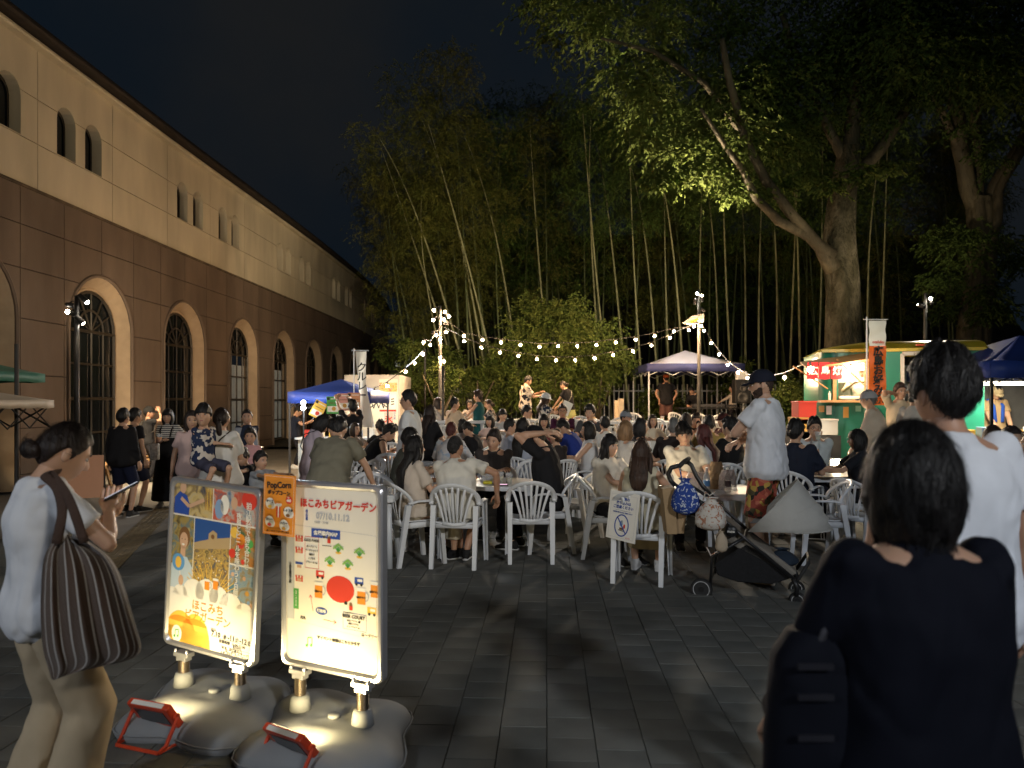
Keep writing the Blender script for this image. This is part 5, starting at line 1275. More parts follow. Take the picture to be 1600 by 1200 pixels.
s.disc(U(.10), V_(.50), .045, flat('fan blue', (.12, .32, .60)), 4); s.disc(U(.10), V_(.50), .022, YEL, 5, .030); s.line([(U(.12), V_(.55)), (U(.14), V_(.62))], .006, WPR, 4); s.disc(U(.14), V_(.61), .018, SKP, 5, .028)
# people drinking, balloons
s.disc(U(.9), V_(.05), .05, RED, 2, .05); s.disc(U(.62), V_(.10), .03, WPR, 2, .05); s.disc(U(.73), V_(.08), .022, SKP, 2, .03); s.disc(U(.56), V_(.13), .03, LBL, 2, .05)
for i in range(9): s.disc(U(random.uniform(.73, .98)), V_(random.uniform(.47, .70)), random.uniform(.01, .022), random.choice((LBL, TEA, SKP, AMB, WPR)), 2, n=12)
for i in range(7): s.disc(U(random.uniform(.73, .98)), V_(random.uniform(.24, .42)), random.uniform(.012, .03), random.choice((ORG, GRN, YEL, LBL, RED)), 2, n=14)
# cloud head
for u, v, r_ in ((.04, .72, .055), (.14, .69, .05), (.30, .665, .075), (.46, .655, .08), (.60, .665, .065), (.74, .70, .075), (.90, .725, .06), (.99, .735, .045)): s.disc(U(u), V_(v), r_, WPR, 5, r_ * .9)
s.rect(U(0), V_(1), U(1), V_(.70), WPR, 6)
s.mug(U(.46), V_(.60), 1.55, 7); s.mug(U(.56), V_(.585), 1.55, 7)
s.disc(U(.16), V_(1.0), .12, YEL, 7, .17, a0=0, a1=PI); s.disc(U(.34), V_(1.0), .11, YEL, 7, .17, a0=0, a1=PI); s.disc(U(.16), V_(.87), .085, ORG, 8, .035, a0=0, a1=PI); s.disc(U(.34), V_(.87), .085, ORG, 8, .035, a0=0, a1=PI); s.rect(U(0), V_(1), U(.5), V_(.9), YEL, 7)
s.disc(U(.12), V_(.945), .036, WPR, 9, .044); note(U(.12), V_(.945), 1.0, 10)
s.text('ほこみち', .056, U(.48), V_(.745), ORG, .0005, lay=8); s.text('ビアガーデン', .054, U(.48), V_(.81), ORG, .0005, lay=8)
s.text('2026', .018, U(.56), V_(.863), INK, 0, lay=8)
s.text('7.10', .036, U(.59), V_(.888), INK, .0012, lay=8); s.text('㊎', .026, U(.695), V_(.892), INK, 0, lay=8); s.text('-11', .036, U(.77), V_(.888), INK, .0012, lay=8); s.text('㊏', .026, U(.835), V_(.892), INK, 0, lay=8); s.text('-12', .036, U(.905), V_(.888), INK, .0012, lay=8); s.text('㊐', .026, U(.975), V_(.892), INK, 0, lay=8)
s.line([(U(.53), V_(.905)), (U(.99), V_(.905))], .0012, INK, 8)
s.text('営業時間  16:00-21:00', .019, U(.78), V_(.922), INK, .0002, lay=8); s.text('荒天中止', .014, U(.84), V_(.938), INK, 0, lay=8); s.line([(U(.62), V_(.946)), (U(.98), V_(.946))], .001, INK, 8)
s.text('場 所   狛江駅北口', .017, U(.78), V_(.956), INK, 0, lay=8); s.text('ほこみちステージ', .020, U(.84), V_(.970), INK, .0002, lay=8)
s.text('主 催   キッチンカーこうりん', .013, U(.80), V_(.984), INK, 0, lay=8); s.text('一般社団法人こまちみらいラボ', .012, U(.83), V_(.994), INK, 0, lay=8)
s.text('狛江駅前で待ち合わせ', .036, U(.90), V_(.265), WPR, .0004, True, lay=6); s.text('夜風とビールを味わう3日間', .035, U(.795), V_(.385), WPR, .0004, True, lay=6)
s.line([(U(0), V_(1)), (U(1), V_(1))], .008, BLU, 9)
s.done()
# poster 2
s = Sheet(P2o, w2, h2, M2); a, b = w2 / 2, h2 / 2
s.text('ほこみちビアガーデン', .045, U(.57), V_(.10), RED, .0016); s.text('07/10.11.12', .042, U(.52), V_(.165), GRY, .0014); s.text('金土日祝', .014, U(.24), V_(.165), BLU, .0004, True); s.text('16:00 - 21:00', .016, U(.40), V_(.20), GRY)
s.line([(U(.09), V_(.225)), (U(.97), V_(.245)), (U(.97), V_(.80)), (U(.09), V_(.765)), (U(.09), V_(.225))], .0015, GRY, 1)
s.rect(U(.29), V_(.285), U(.60), V_(.235), BLU, 2); s.text('会場案内MAP', .024, U(.445), V_(.26), WPR, .0008)
s.rect(U(.02), V_(.76), U(.10), V_(.30), flat('pale grey', (.50, .52, .55)), 1); s.text('小田急線狛江駅', .016, U(.055), V_(.50), INK, 0, True)
for k, v in enumerate((.29, .355, .44, .515)):
    s.rect(U(.115), V_(v + .028), U(.195), V_(v), RED if k != 2 else WPR, 2)
    for q in range(5): s.disc(U(.122 + .016 * q), V_(v), .006, (RED, WPR)[q % 2] if k != 2 else BLU, 3)
    s.rect(U(.13), V_(v + .026), U(.18), V_(v + .010), SKP, 3)
s.rect(U(.09), V_(.70), U(.15), V_(.585), GRN, 2); s.text('スターバックス', .012, U(.12), V_(.64), WPR, 0, True)
def box_round(u0, v0, u1, v1, mt):
    s.line([(U(u0), V_(v0)), (U(u1), V_(v0)), (U(u1), V_(v1)), (U(u0), V_(v1)), (U(u0), V_(v0))], .0022, mt, 2)
box_round(.22, .285, .37, .46, RED); s.text('KIDS PARK', .019, U(.295), V_(.305), INK)
for k, t in enumerate(('ポップコーン', 'ワークショップ', '輪投げ', 'くじ引き', 'プラレール etc.')): s.text(t, .011, U(.295), V_(.34 + .022 * k), INK)
for u, v in ((.58, .325), (.80, .335), (.49, .40), (.68, .405)):
    for q in range(9): s.line([(U(u), V_(v + .03)), (U(u + (q - 4) * .013), V_(v - .022 + abs(q - 4) * .004))], .0028, GRN, 2); s.disc(U(u + (q - 4) * .012), V_(v - .015 + abs(q - 4) * .006), .005, flat('leaf print', (.25, .5, .10)), 3, n=8)
    s.disc(U(u), V_(v + .032), .018, YEL, 2, .006)
for u, v, c in ((.39, .485, RED), (.80, .495, BLU), (.93, .645, YEL)):
    s.rect(U(u - .05), V_(v + .018), U(u + .04), V_(v - .018), c, 2); s.rect(U(u - .02), V_(v + .004), U(u + .03), V_(v - .010), WPR, 3); s.disc(U(u - .03), V_(v + .020), .007, INK, 3); s.disc(U(u + .02), V_(v + .020), .007, INK, 3)
s.disc(U(.60), V_(.555), .082, RED, 2, .062)
s.mug(U(.37), V_(.575), 2.1, 4); s.mug(U(.82), V_(.575), 2.1, 4); s.mug(U(1.0 - .02), V_(.53), 2.1, 4) if False else s.mug(U(.955), V_(.53), 2.0, 4)
for u, v, t in ((.37, .585, '狛江ビール'), (.82, .585, '地産クラフト'), (.955, .545, '地産クラフト')): s.text(t, .009, U(u), V_(v), INK, .0003, lay=7)
for u, v in ((.43, .275), (.66, .625)):
    s.disc(U(u), V_(v), .009, INK, 4); s.disc(U(u + .05), V_(v + .004), .009, BRN, 4); s.rect(U(u - .015), V_(v + .045), U(u + .02), V_(v + .008), WPR, 4); s.rect(U(u + .035), V_(v + .035), U(u + .07), V_(v + .010), RED, 4); s.line([(U(u - .02), V_(v + .05)), (U(u + .08), V_(v + .05))], .003, INK, 4)
s.line([(U(.31), V_(.70)), (U(.28), V_(.61))], .0025, RED, 2); s.line([(U(.265), V_(.628)), (U(.28), V_(.61)), (U(.30), V_(.625))], .0025, RED, 2)
s.disc(U(.40), V_(.69), .036, BLU, 2, .018); s.text('現在地', .018, U(.40), V_(.69), WPR, .0005)
s.line([(U(.42), V_(.735)), (U(.56), V_(.74))], .0025, RED, 2); s.line([(U(.53), V_(.728)), (U(.56), V_(.74)), (U(.53), V_(.75))], .0025, RED, 2)
box_round(.63, .675, .87, .765, BLU); s.text('BEER COURT', .022, U(.74), V_(.695), INK, .0002)
for k, t in enumerate(('地元クラフト 3種', '特製カクテル', 'ミュージック etc.')): s.text(t, .010, U(.74), V_(.718 + .016 * k), INK)
s.text('改札', .018, U(.20), V_(.745), INK); s.text('ロータリー', .018, U(.90), V_(.783), INK)
s.text('▼イベント詳細はこちらから▼', .018, U(.58), V_(.84), INK, .0004); note(U(.27), V_(.875), 1.1, 3)
for k in range(3): s.line([(U(.47), V_(.87 + .016 * k)), (U(.62), V_(.873 + .016 * k))], .0012, GRY, 2)
s.line([(U(0), V_(.995)), (U(1), V_(.995))], .007, INK, 3)
s.done()
# popcorn card fixed to the right stand's upper left corner
zc = 1.105; pc = empty('popcorn_card', 'small orange popcorn price card overlapping the corner of the right poster stand', 'card', (0, 0, 0))
AP = Vector((X(413, 3.56), 3.545, 0)); BP = Vector((X(463, 3.50), 3.475, 0)); dW = (BP - AP); cw = dW.length; ang = math.atan2(dW.y, dW.x); zt, zb_ = Z(741, 3.54), Z(836, 3.52)
pc.location = ((AP.x + BP.x) / 2, (AP.y + BP.y) / 2, (zt + zb_) / 2); pc.rotation_euler = (0, 0, ang); hh = (zt - zb_) / 2
Mc = Matrix.Translation((0, -.001, 0)) @ Matrix.Rotation(R(90), 4, 'X') @ Matrix.Rotation(R(-2), 4, 'Z')
q = MB(); q.box((0, .003, 0), (cw, .004, 2 * hh), M=Matrix.Rotation(R(2), 4, 'Y')); q.obj('card', ORG, pc)
s = Sheet(pc, cw, 2 * hh, Mc); a, b = cw / 2, hh
def ln(u0, v0, u1, v1): s.line([(U(u0), V_(v0)), (U(u1), V_(v1))], .0012, WPR, 1)
ln(.04, .03, .96, .03); ln(.04, .97, .96, .97); ln(.04, .03, .04, .97); ln(.96, .03, .96, .97)
s.text('PopCorn', .042, U(.5), V_(.17), INK, .0012, rot=.06, sx=.92); s.text('ポップコーン', .022, U(.5), V_(.30), INK, .0010)
s.disc(U(.82), V_(.40), .019, RED, 2); s.text('400', .017, U(.82), V_(.41), WPR, .0006); s.text('1個', .008, U(.80), V_(.36), WPR)
for u, v, t, c in ((.22, .48, 'チーズ', YEL), (.80, .60, 'しょうゆ', BRN), (.22, .78, 'カレー', RED), (.68, .82, 'ハニー', AMB)):
    s.disc(U(u), V_(v), .026, WPR, 2); s.disc(U(u + .08), V_(v + .03), .018, WPR, 2); s.text(t, .014, U(u), V_(v - .03), INK, .0005); s.disc(U(u), V_(v + .055), .012, c, 3, .008)
s.rect(U(.44), V_(.70), U(.56), V_(.52), RED, 3); s.rect(U(.48), V_(.70), U(.52), V_(.52), WPR, 4)
for q_ in range(6): s.disc(U(.43 + .028 * q_), V_(.50 - .01 * (q_ % 2)), .006, WPR, 4)
s.text('ほこみちビアガーデン2026', .011, U(.5), V_(.935), INK, .0003); s.done()
# work lights
WRK = mat('orange red plastic', (.60, .06, .02), .35, .08); WLG = emis('work light led panel', (1, .84, .45), 14); SOL = mat('solar panel', (.05, .05, .055), .2, .1)
def worklight(x, y, rz, tilt, label, tgt, pw):
    o = empty('work_light', label, 'work light', (x, y, 0), rz)
    Mt = Matrix.Translation((0, .02, .135)) @ Matrix.Rotation(R(tilt), 4, 'X')
    q = MB(); q.box((0, 0, 0), (.24, .036, .145), M=Mt); q.obj('housing', WRK, o, bevel=.008)
    q = MB(); q.box((0, .0205, 0), (.20, .004, .105), M=Mt); q.obj('led_panel', WLG, o)
    q = MB(); q.box((0, -.0195, 0), (.17, .003, .09), M=Mt); q.obj('solar_panel', SOL, o)
    q = MB(); q.box((0, -.004, .0745), (.18, .022, .004), M=Mt); q.obj('battery_strip', WPR, o)
    for sx in (-1, 1):
        q = MB(); q.lathe([(.016, -.006), (.016, .006), (.001, .008)], 12); k = q.obj('knob', WRK, o); k.location = (sx * .127, .02, .135); k.rotation_euler = (0, R(90), 0)
    q = MB(); pts = [(-.134, .02, .135), (-.132, -.05, .03), (-.12, -.085, .012), (.12, -.085, .012), (.132, -.05, .03), (.134, .02, .135)]; q.tube(pts, .009, 6); q.tube([(-.128, .035, .012), (-.128, -.08, .012)], .007, 6); q.tube([(.128, .035, .012), (.128, -.08, .012)], .007, 6); q.tube([(-.128, .035, .012), (.128, .035, .012)], .007, 6); q.obj('handle', WRK, o)
    wc = Matrix.Translation((x, y, 0)) @ rotz(rz) @ Mt; p = wc @ Vector((0, .03, 0)); d = (wc.to_3x3() @ Vector((0, 1, 0)))
    l = bpy.data.lights.new('work_beam', 'AREA'); l.shape = 'RECTANGLE'; l.size = .19; l.size_y = .10; l.energy = pw; l.color = (1, .78, .38); lo = bpy.data.objects.new('work_beam', l); COL.objects.link(lo); lo.location = p; lo.rotation_euler = d.to_track_quat('-Z', 'Y').to_euler(); l.spread = R(150)
    return o
worklight(X(247, 3.48), 3.42, R(-20), 35, 'orange red work light lighting the left poster stand from the ground', None, 3.6)
worklight(X(462, 3.26), 3.14, R(-32), 38, 'orange red work light lighting the right poster stand from the ground, nearest the camera', None, 5.8)
# prohibition paper on the front chair
ps = empty('paper_sign', 'white paper notice with blue crossed out drink symbol hung on the front chair back', 'notice')
AS = Vector((X(951, 6.52), 6.52, 0)); BS = Vector((X(995, 6.30), 6.30, 0)); dW = BS - AS; cw = dW.length * 1.04; ang = math.atan2(dW.y, dW.x)
zt, zb_ = Z(769, 6.4), Z(845, 6.4); hh = (zt - zb_) / 2; ps.location = ((AS.x + BS.x) / 2, (AS.y + BS.y) / 2, (zt + zb_) / 2); ps.rotation_euler = (R(-5), R(4), ang)
q = MB(); q.box((0, .003, 0), (cw, .003, 2 * hh)); q.obj('sheet', WPR, ps)
s = Sheet(ps, cw, 2 * hh, Matrix.Rotation(R(90), 4, 'X')); a, b = cw / 2, hh
for q_ in ((.07, .07, .93, .07), (.93, .07, .93, .95), (.93, .95, .07, .95), (.07, .95, .07, .07)): s.line([(U(q_[0]), V_(q_[1])), (U(q_[2]), V_(q_[3]))], .0015, GRY, 1)
for k, t in enumerate(('飲食物の', '持ち込みは', 'ご遠慮ください')): s.text(t, .031, U(.5), V_(.15 + .085 * k), BLU, .0006)
s.text('Please do not bring in outside food or drink', .009, U(.5), V_(.385), GRY); s.text('飲食物の持ち込みはご遠慮ください', .013, U(.5), V_(.43), BLU, .0003)
for i in range(28): t0, t1 = 2 * PI * i / 28, 2 * PI * (i + 1) / 28; s.line([(.072 * math.cos(t0), V_(.69) + .092 * math.sin(t0)), (.072 * math.cos(t1), V_(.69) + .092 * math.sin(t1))], .011, BLU, 3)
s.line([(-.05, V_(.69) + .066), (.05, V_(.69) - .066)], .011, BLU, 3)
s.disc(-.005, V_(.655), .017, LBL, 2, .026); s.disc(.0, V_(.61), .012, GRY, 2, .014); s.rect(-.02, V_(.78), .018, V_(.735), BRN, 2); s.disc(.03, V_(.70), .010, RED, 2, .02); s.line([(-.03, V_(.79)), (.03, V_(.80))], .006, INK, 2)
s.text('ほこみち', .012, U(.75), V_(.925), RED); s.done()
flush_text()
# ================= STROLLER =================
SX0, SY0 = X(1097, 6.12), 6.12
st_ = empty('stroller', 'black stroller with grey canopy and pale ringed wheels parked in front of the bearded man', 'stroller', (SX0, SY0, 0), R(-20))
# local frame: x right along the stroller, y away; pixel scale 1 px = 5.3 mm at this depth
def SP_(px, py, dy=0): return ((px - 1097) * 6.12 / F, dy, (HZ - py) * 6.12 / F + H)
CH = mat('grey canopy cloth', (.40, .39, .36), .85, .06, 8, .25, 18)
blk = mat('black stroller tube', (.015, .015, .016), .35, .1); net = mat('black mesh cloth', (.010, .010, .011), .9, .3, 40, .3, 200); rub = mat('tyre rubber', (.018, .018, .018), .7, .1)
for dy in (-.02, .42):
    q = MB(); pts = [SP_(1062, 728, dy), SP_(1050, 732, dy), SP_(1045, 742, dy), SP_(1049, 752, dy), SP_(1056, 760, dy)] if dy < 0 else [SP_(1062, 726, dy), SP_(1072, 734, dy), SP_(1080, 752, dy), SP_(1090, 768, dy), SP_(1110, 790, dy)]; q.tube(pts, .020, 10)
    pts = [SP_(1053, 756, dy), SP_(1120, 800, dy), SP_(1160, 836, dy), SP_(1230, 892, dy)]; q.tube(pts, .014, 8); q.obj('side_frame', blk, st_, smooth=True)
    q = MB(); q.tube([SP_(1160, 836, dy), SP_(1112, 868, dy), SP_(1110, 912, dy)], .013, 8); q.obj('rear_leg', blk, st_, smooth=True)
    q = MB(); q.tube([SP_(1230, 892, dy), SP_(1236, 905, dy), SP_(1234, 918, dy)], .020, 8); q.obj('front_fork', blk, st_, smooth=True)
q = MB(); q.tube([SP_(1062, 730, -.02), SP_(1069, 722, .04), SP_(1072, 720, .20), SP_(1069, 722, .36), SP_(1062, 730, .42)], .019, 10); q.obj('handle', rub, st_, smooth=True)
q = MB(); q.tube([SP_(1110, 905, -.02), SP_(1110, 905, .42)], .012, 8); q.tube([SP_(1160, 836, -.02), SP_(1160, 836, .42)], .012, 8); q.obj('axle', blk, st_)
def wheel(px, py, dy, r_, w, name='wheel'):
    o = empty2 = None
    q = MB(); n = 36; prof = [(r_ - .03, -w / 2), (r_ - .006, -w / 2), (r_, -w / 4), (r_, w / 4), (r_ - .006, w / 2), (r_ - .03, w / 2)]
    q.lathe(prof[:0] or [(r_ - .035, -w / 2), (r_ - .008, -w / 2), (r_, 0), (r_ - .008, w / 2), (r_ - .035, w / 2)], n); k = q.obj(name, rub, st_, smooth=False)
    k.location = SP_(px, py, dy); k.rotation_euler = (R(90), 0, 0)
    for s_ in (-1, 1):
        g = MB(); g.tube([((r_ - .024) * math.cos(a), (r_ - .024) * math.sin(a), s_ * (w / 2 + .001)) for a in [2 * PI * i / 30 for i in range(30)]], .003, 5, closed=True); g.obj('ring', mat('pale wheel ring', (.5, .5, .5), .5), k)
    g = MB()
    for i in range(6): a = PI / 3 * i; g.tube([(0, 0, 0), ((r_ - .03) * math.cos(a), (r_ - .03) * math.sin(a), 0)], [.016, .011], 6)
    g.lathe([(.022, -w / 2 - .004), (.026, 0), (.022, w / 2 + .004)], 16); g.obj('hub', blk, k)
wheel(1097, 918, -.05, .088, .038); wheel(1130, 900, .45, .088, .038); wheel(1236, 925, .0, .066, .03); wheel(1236, 925, .40, .066, .03)
q = MB(); q.prism([(SP_(px, py)[0], SP_(px, py)[2]) for px, py in ((1116, 880), (1163, 845), (1205, 868), (1232, 892), (1200, 905), (1150, 906), (1120, 898))], .02, .38); q.obj('basket', net, st_, bevel=.01)
q = MB(); q.prism([(SP_(px, py)[0], SP_(px, py)[2]) for px, py in ((1112, 800), (1128, 812), (1162, 838), (1215, 868), (1236, 885), (1228, 892), (1160, 860), (1130, 842))], .02, .38); q.obj('seat', mat('beige grey seat cloth', (.20, .18, .15), .9, .1, 8, .2, 30), st_, bevel=.015)
q = MB(); q.tube([SP_(1236, 895, -.02), SP_(1252, 870, .05), SP_(1252, 866, .35), SP_(1236, 895, .42)], .014, 8); q.obj('bumper_bar', rub, st_, smooth=True)
# canopy: fan of ribs from the pivot, folded lower part
piv = SP_(1165, 826, 0); q = MB(); ribs = []
for a, ln_ in ((47, .56), (40, .555), (31, .555), (24, .57), (20, .60), (15, .59), (11, .63), (7, .61), (2, .64)):
    rib = []
    for i in range(13):
        t = i / 12; y_ = -.04 + .48 * t; bow = math.sin(PI * t) ** .5
        rib.append((piv[0] + math.cos(R(a)) * ln_ * (.55 + .45 * bow), y_, piv[2] + math.sin(R(a)) * ln_ * (.55 + .45 * bow) - (.010 if a in (20, 11) else 0)))
    ribs.append(rib)
k = len(ribs[0])
for r_ in ribs: q.v += r_
for i in range(len(ribs) - 1):
    for j in range(k - 1): q.f.append((i * k + j, i * k + j + 1, (i + 1) * k + j + 1, (i + 1) * k + j))
n = len(q.v); q.v += [(piv[0], -.03, piv[2]), (piv[0], .43, piv[2])]
for i in range(len(ribs) - 1): q.f += [(n, i * k, (i + 1) * k), (n + 1, (i + 1) * k + k - 1, i * k + k - 1)]
q.m = [0] * len(q.f); co_ = q.obj('canopy', CH, st_, smooth=True); md = co_.modifiers.new('s', 'SOLIDIFY'); md.thickness = .006
for a, ln_ in ((47, .562), (24, .572), (2, .642)):
    q = MB(); q.tube([(piv[0] + math.cos(R(a)) * ln_ * (.55 + .45 * math.sin(PI * t) ** .5), -.04 + .48 * t, piv[2] + math.sin(R(a)) * ln_ * (.55 + .45 * math.sin(PI * t) ** .5)) for t in [i / 12 for i in range(13)]], .007, 6); q.obj('canopy_rib', CH, st_)
q = MB(); q.lathe([(.045, -.012), (.05, 0), (.045, .012), (.001, .014)], 24); k = q.obj('hinge', blk, st_, smooth=True); k.location = SP_(1141, 826, -.04); k.rotation_euler = (R(90), 0, 0)
text('nuna', .030, Matrix.Translation(SP_(1141, 826, -.058)) @ Matrix.Rotation(R(90), 4, 'X'), WPR, st_, .0006)
# bags on the stroller
def sack(name, label, cat, c, rad, mt, dy=.0, strap=None, seed=1, nn=20):
    o = empty(name, label, cat, (SX0, SY0, 0), R(-20)); q = MB(); nu, nv = 28, nn; rs = random.Random(seed); ph = [rs.uniform(0, 6) for _ in range(6)]; C = SP_(*c, dy)
    vs = []
    for i in range(nv + 1):
        t = i / nv; z = 1 - 2 * t; rr = float(np.interp(t, [0, .07, .16, .3, .5, .75, .92, 1], [.5, .22, .45, .72, .92, 1, .78, .15]))
        for j in range(nu):
            a = 2 * PI * j / nu; f_ = 1 + .05 * math.sin(3 * a + ph[0] + z * 2) + .035 * math.sin(7 * a + ph[1] - z * 4) + .02 * math.sin(13 * a + ph[2])
            vs.append((C[0] + rad[0] * rr * f_ * math.cos(a), C[1] + rad[1] * rr * f_ * math.sin(a), C[2] + rad[2] * z))
    q.add(vs, [(i * nu + j, (i + 1) * nu + j, (i + 1) * nu + (j + 1) % nu, i * nu + (j + 1) % nu) for i in range(nv) for j in range(nu)]); q.obj('bag_body', mt, o, smooth=True)
    if strap:
        for pts in strap: q = MB(); q.tube([SP_(*p_) for p_ in pts], .006, 6); q.obj('strap', mt, o, smooth=True)
    return o
blueb = cloth((.015, .05, .26)); bb_, bsd = nodes(blueb)
def pattern(name, base, c2, sc, lo, hi, kind='voronoi'):
    m = mat(name, base, .85, .08, 8, .3, 20); t, b = nodes(m); N = t.nodes; L = t.links; co = [n for n in N if n.type == 'TEX_COORD'][0]
    v = N.new('ShaderNodeTexNoise'); v.inputs['Scale'].default_value = sc; v.inputs['Detail'].default_value = 2; v.inputs['Distortion'].default_value = 1.5; L.new(co.outputs['Object'], v.inputs['Vector'])
    r_ = N.new('ShaderNodeMapRange'); r_.inputs[1].default_value = lo; r_.inputs[2].default_value = hi; L.new(v.outputs['Fac'], r_.inputs[0])
    mx = N.new('ShaderNodeMix'); mx.data_type = 'RGBA'; L.new(r_.outputs[0], mx.inputs[0]); mx.inputs[6].default_value = (*base, 1); mx.inputs[7].default_value = (*c2, 1); L.new(mx.outputs[2], b.inputs['Base Color']); return m
sack('blue_bag', 'blue drawstring bag with white animal print hanging from the stroller handle', 'bag', (1072, 776), (.115, .06, .15), pattern('blue animal print', (.015, .05, .26), (.5, .55, .62), 26, .58, .61), -.05, [((1062, 728, .0), (1066, 745, -.04), (1070, 760, -.05))], 1)
sack('floral_pouch', 'white floral drawstring pouch on the stroller frame', 'bag', (1112, 800), (.125, .09, .135), pattern('floral cloth', (.55, .52, .47), (.36, .16, .09), 22, .55, .60), -.09, [((1100, 780, -.09), (1104, 766, -.09), (1110, 772, -.09), (1118, 765, -.09)), ((1118, 830, -.12), (1122, 855, -.12), (1112, 862, -.12), (1106, 850, -.12))], 2)
sack('beige_pouch', 'small plain beige pouch with white cord hanging below the floral pouch', 'bag', (1128, 840), (.05, .03, .085), cloth((.42, .34, .25)), -.13, [((1130, 815, -.12), (1126, 824, -.12), (1120, 832, -.12))], 3)
sack('dark_bundle', 'dark blue grey bundle lying on the stroller footrest', 'bundle', (1215, 868), (.12, .12, .07), cloth((.02, .03, .045)), .16, None, 4)
q = MB(); q.prism([(SP_(px, py)[0], SP_(px, py)[2]) for px, py in ((1042, 766), (1062, 764), (1066, 838), (1050, 838))], -.03, .18); q.prism([(SP_(px, py)[0], SP_(px, py)[2]) for px, py in ((1062, 790), (1082, 800), (1078, 838), (1066, 838))], .0, .16)
kb = q.obj('paper_bag', mat('brown paper', (.32, .22, .12), .8, .1, 8, .2, 20), None, label='flat brown paper shopping bag hanging beside the blue bag', cat='bag', bevel=.004); kb.location = (SX0 - .02, SY0 + .12, 0)
# ================= BAG, PHONE OF THE LEFT WOMAN =================
p1 = PEOPLE[1]; sh = p1['sh'][1]; fw, rtv = p1['fwd'], p1['rt']
bagm = mat('brown striped towelling', (.070, .040, .026), .95, .12, 12, .2, 160, sheen=.3); t, b = nodes(bagm); N = t.nodes; L = t.links; co = [n for n in N if n.type == 'TEX_COORD'][0]; base = [n for n in N if n.type == 'MIX'][0]
uvn = N.new('ShaderNodeUVMap'); sx_ = N.new('ShaderNodeSeparateXYZ'); L.new(uvn.outputs[0], sx_.inputs[0]); ml = N.new('ShaderNodeMath'); ml.operation = 'MULTIPLY'; ml.inputs[1].default_value = 26; L.new(sx_.outputs[0], ml.inputs[0])
fr_ = N.new('ShaderNodeMath'); fr_.operation = 'FRACT'; L.new(ml.outputs[0], fr_.inputs[0]); lt_ = N.new('ShaderNodeMath'); lt_.operation = 'LESS_THAN'; lt_.inputs[1].default_value = .17; L.new(fr_.outputs[0], lt_.inputs[0])
mx = N.new('ShaderNodeMix'); mx.data_type = 'RGBA'; L.new(lt_.outputs[0], mx.inputs[0]); L.new(base.outputs[2], mx.inputs[6]); mx.inputs[7].default_value = (.42, .40, .38, 1); L.new(mx.outputs[2], b.inputs['Base Color'])
tb = empty('tote_bag', 'large brown towelling tote bag with thin white stripes hanging from the left woman\'s shoulder', 'bag', (0, 0, 0))
BD = 2.42                                            # bag centre distance
def BP_(px, py, d=0): return Vector((X(px, BD + d), BD + d, Z(py, BD + d)))
outl = [(842, 92, 120), (858, 72, 160), (880, 66, 180), (910, 64, 192), (945, 62, 202), (980, 63, 212), (1010, 66, 219), (1030, 74, 222), (1046, 78, 200), (1057, 82, 110)]
q = MB(); nu = 48; uv = []
# bezier-like: rows across, elliptical section with soft folds
for i, (py, x0, x1) in enumerate(outl):
    c = (x0 + x1) / 2; w = (x1 - x0) / 2; tz = i / (len(outl) - 1); dep = (.03 + .075 * math.sin(PI * min(tz * 1.1, 1)) ** .8)
    drop = 28 * (tz) if i > 6 else 0
    for j in range(nu):
        a = 2 * PI * j / nu; fold = (.006 * math.sin(a * 9 + tz * 3) + .004 * math.sin(a * 17 + 2)) * (1.6 - tz)
        px = c + w * math.cos(a) * (1 + fold * 2); d = -dep * math.sin(a) * (1 if True else 1) + fold * 2.2
        py2 = py - (math.cos(a)) * (0 if i < 6 else (px - c) * 0) - (10 * math.cos(a) if 6 <= i else 0) - (8 * math.sin(5 * a) if i == 0 else 0)
        q.v.append(tuple(BP_(px, py2, d))); uv.append(j / nu)
R_ = len(outl)
q.f = [(i * nu + j, i * nu + (j + 1) % nu, (i + 1) * nu + (j + 1) % nu, (i + 1) * nu + j) for i in range(R_ - 1) for j in range(nu)]; q.f.append(tuple(range((R_ - 1) * nu, R_ * nu))); q.m = [0] * len(q.f)
bo = q.obj('bag_body', bagm, tb, smooth=True); ul = bo.data.uv_layers.new(name='uv')
for pl in bo.data.polygons:
    j0 = [bo.data.loops[k].vertex_index % nu for k in pl.loop_indices]; wrap = max(j0) - min(j0) > nu / 2
    for k, j in zip(pl.loop_indices, j0): ul.data[k].uv = ((j + (nu if wrap and j < nu / 2 else 0)) / nu, 0)
sd_ = bo.modifiers.new('s', 'SUBSURF'); sd_.levels = 2; sd_.render_levels = 2
strm = mat('brown strap', (.065, .038, .028), .95, .1, 10, .4, 120)
shp = sh + Vector((0, 0, .075)) - rtv * .02
for (pa, pb_, da, dd) in (((88, 850), (97, 800), -.05, -.04), ((132, 848), (112, 790), -.05, -.02)):
    q = MB(); q.tube(smooth_pts([BP_(*pa, da), BP_(*pb_, da + .02), shp.lerp(BP_(*pb_, 0), .35) - fw * .02 + rtv * .05, shp + rtv * .015 + fw * dd, shp - rtv * .05 + fw * (dd + .05)]), .017, 8, flat=.3); q.obj('strap', strm, tb, smooth=True)
el, wr = p1['hands'][1]; d_ = (wr - el).normalized(); ph_ = empty('smartphone', 'dark smartphone held by the woman with the striped bag', 'phone', wr + d_ * .08 + Vector((.05, 0, .03)))
fa = math.atan2(-d_.x, d_.y); ph_.rotation_euler = (R(28), R(-8), R(-62))
q = MB(); q.box((0, 0, 0), (.068, .135, .009)); q.obj('case', BLACK, ph_, bevel=.003); q = MB(); q.box((0, 0, .0052), (.061, .127, .001)); q.obj('screen', emis('phone screen', (.8, .85, 1), 1.2), ph_)
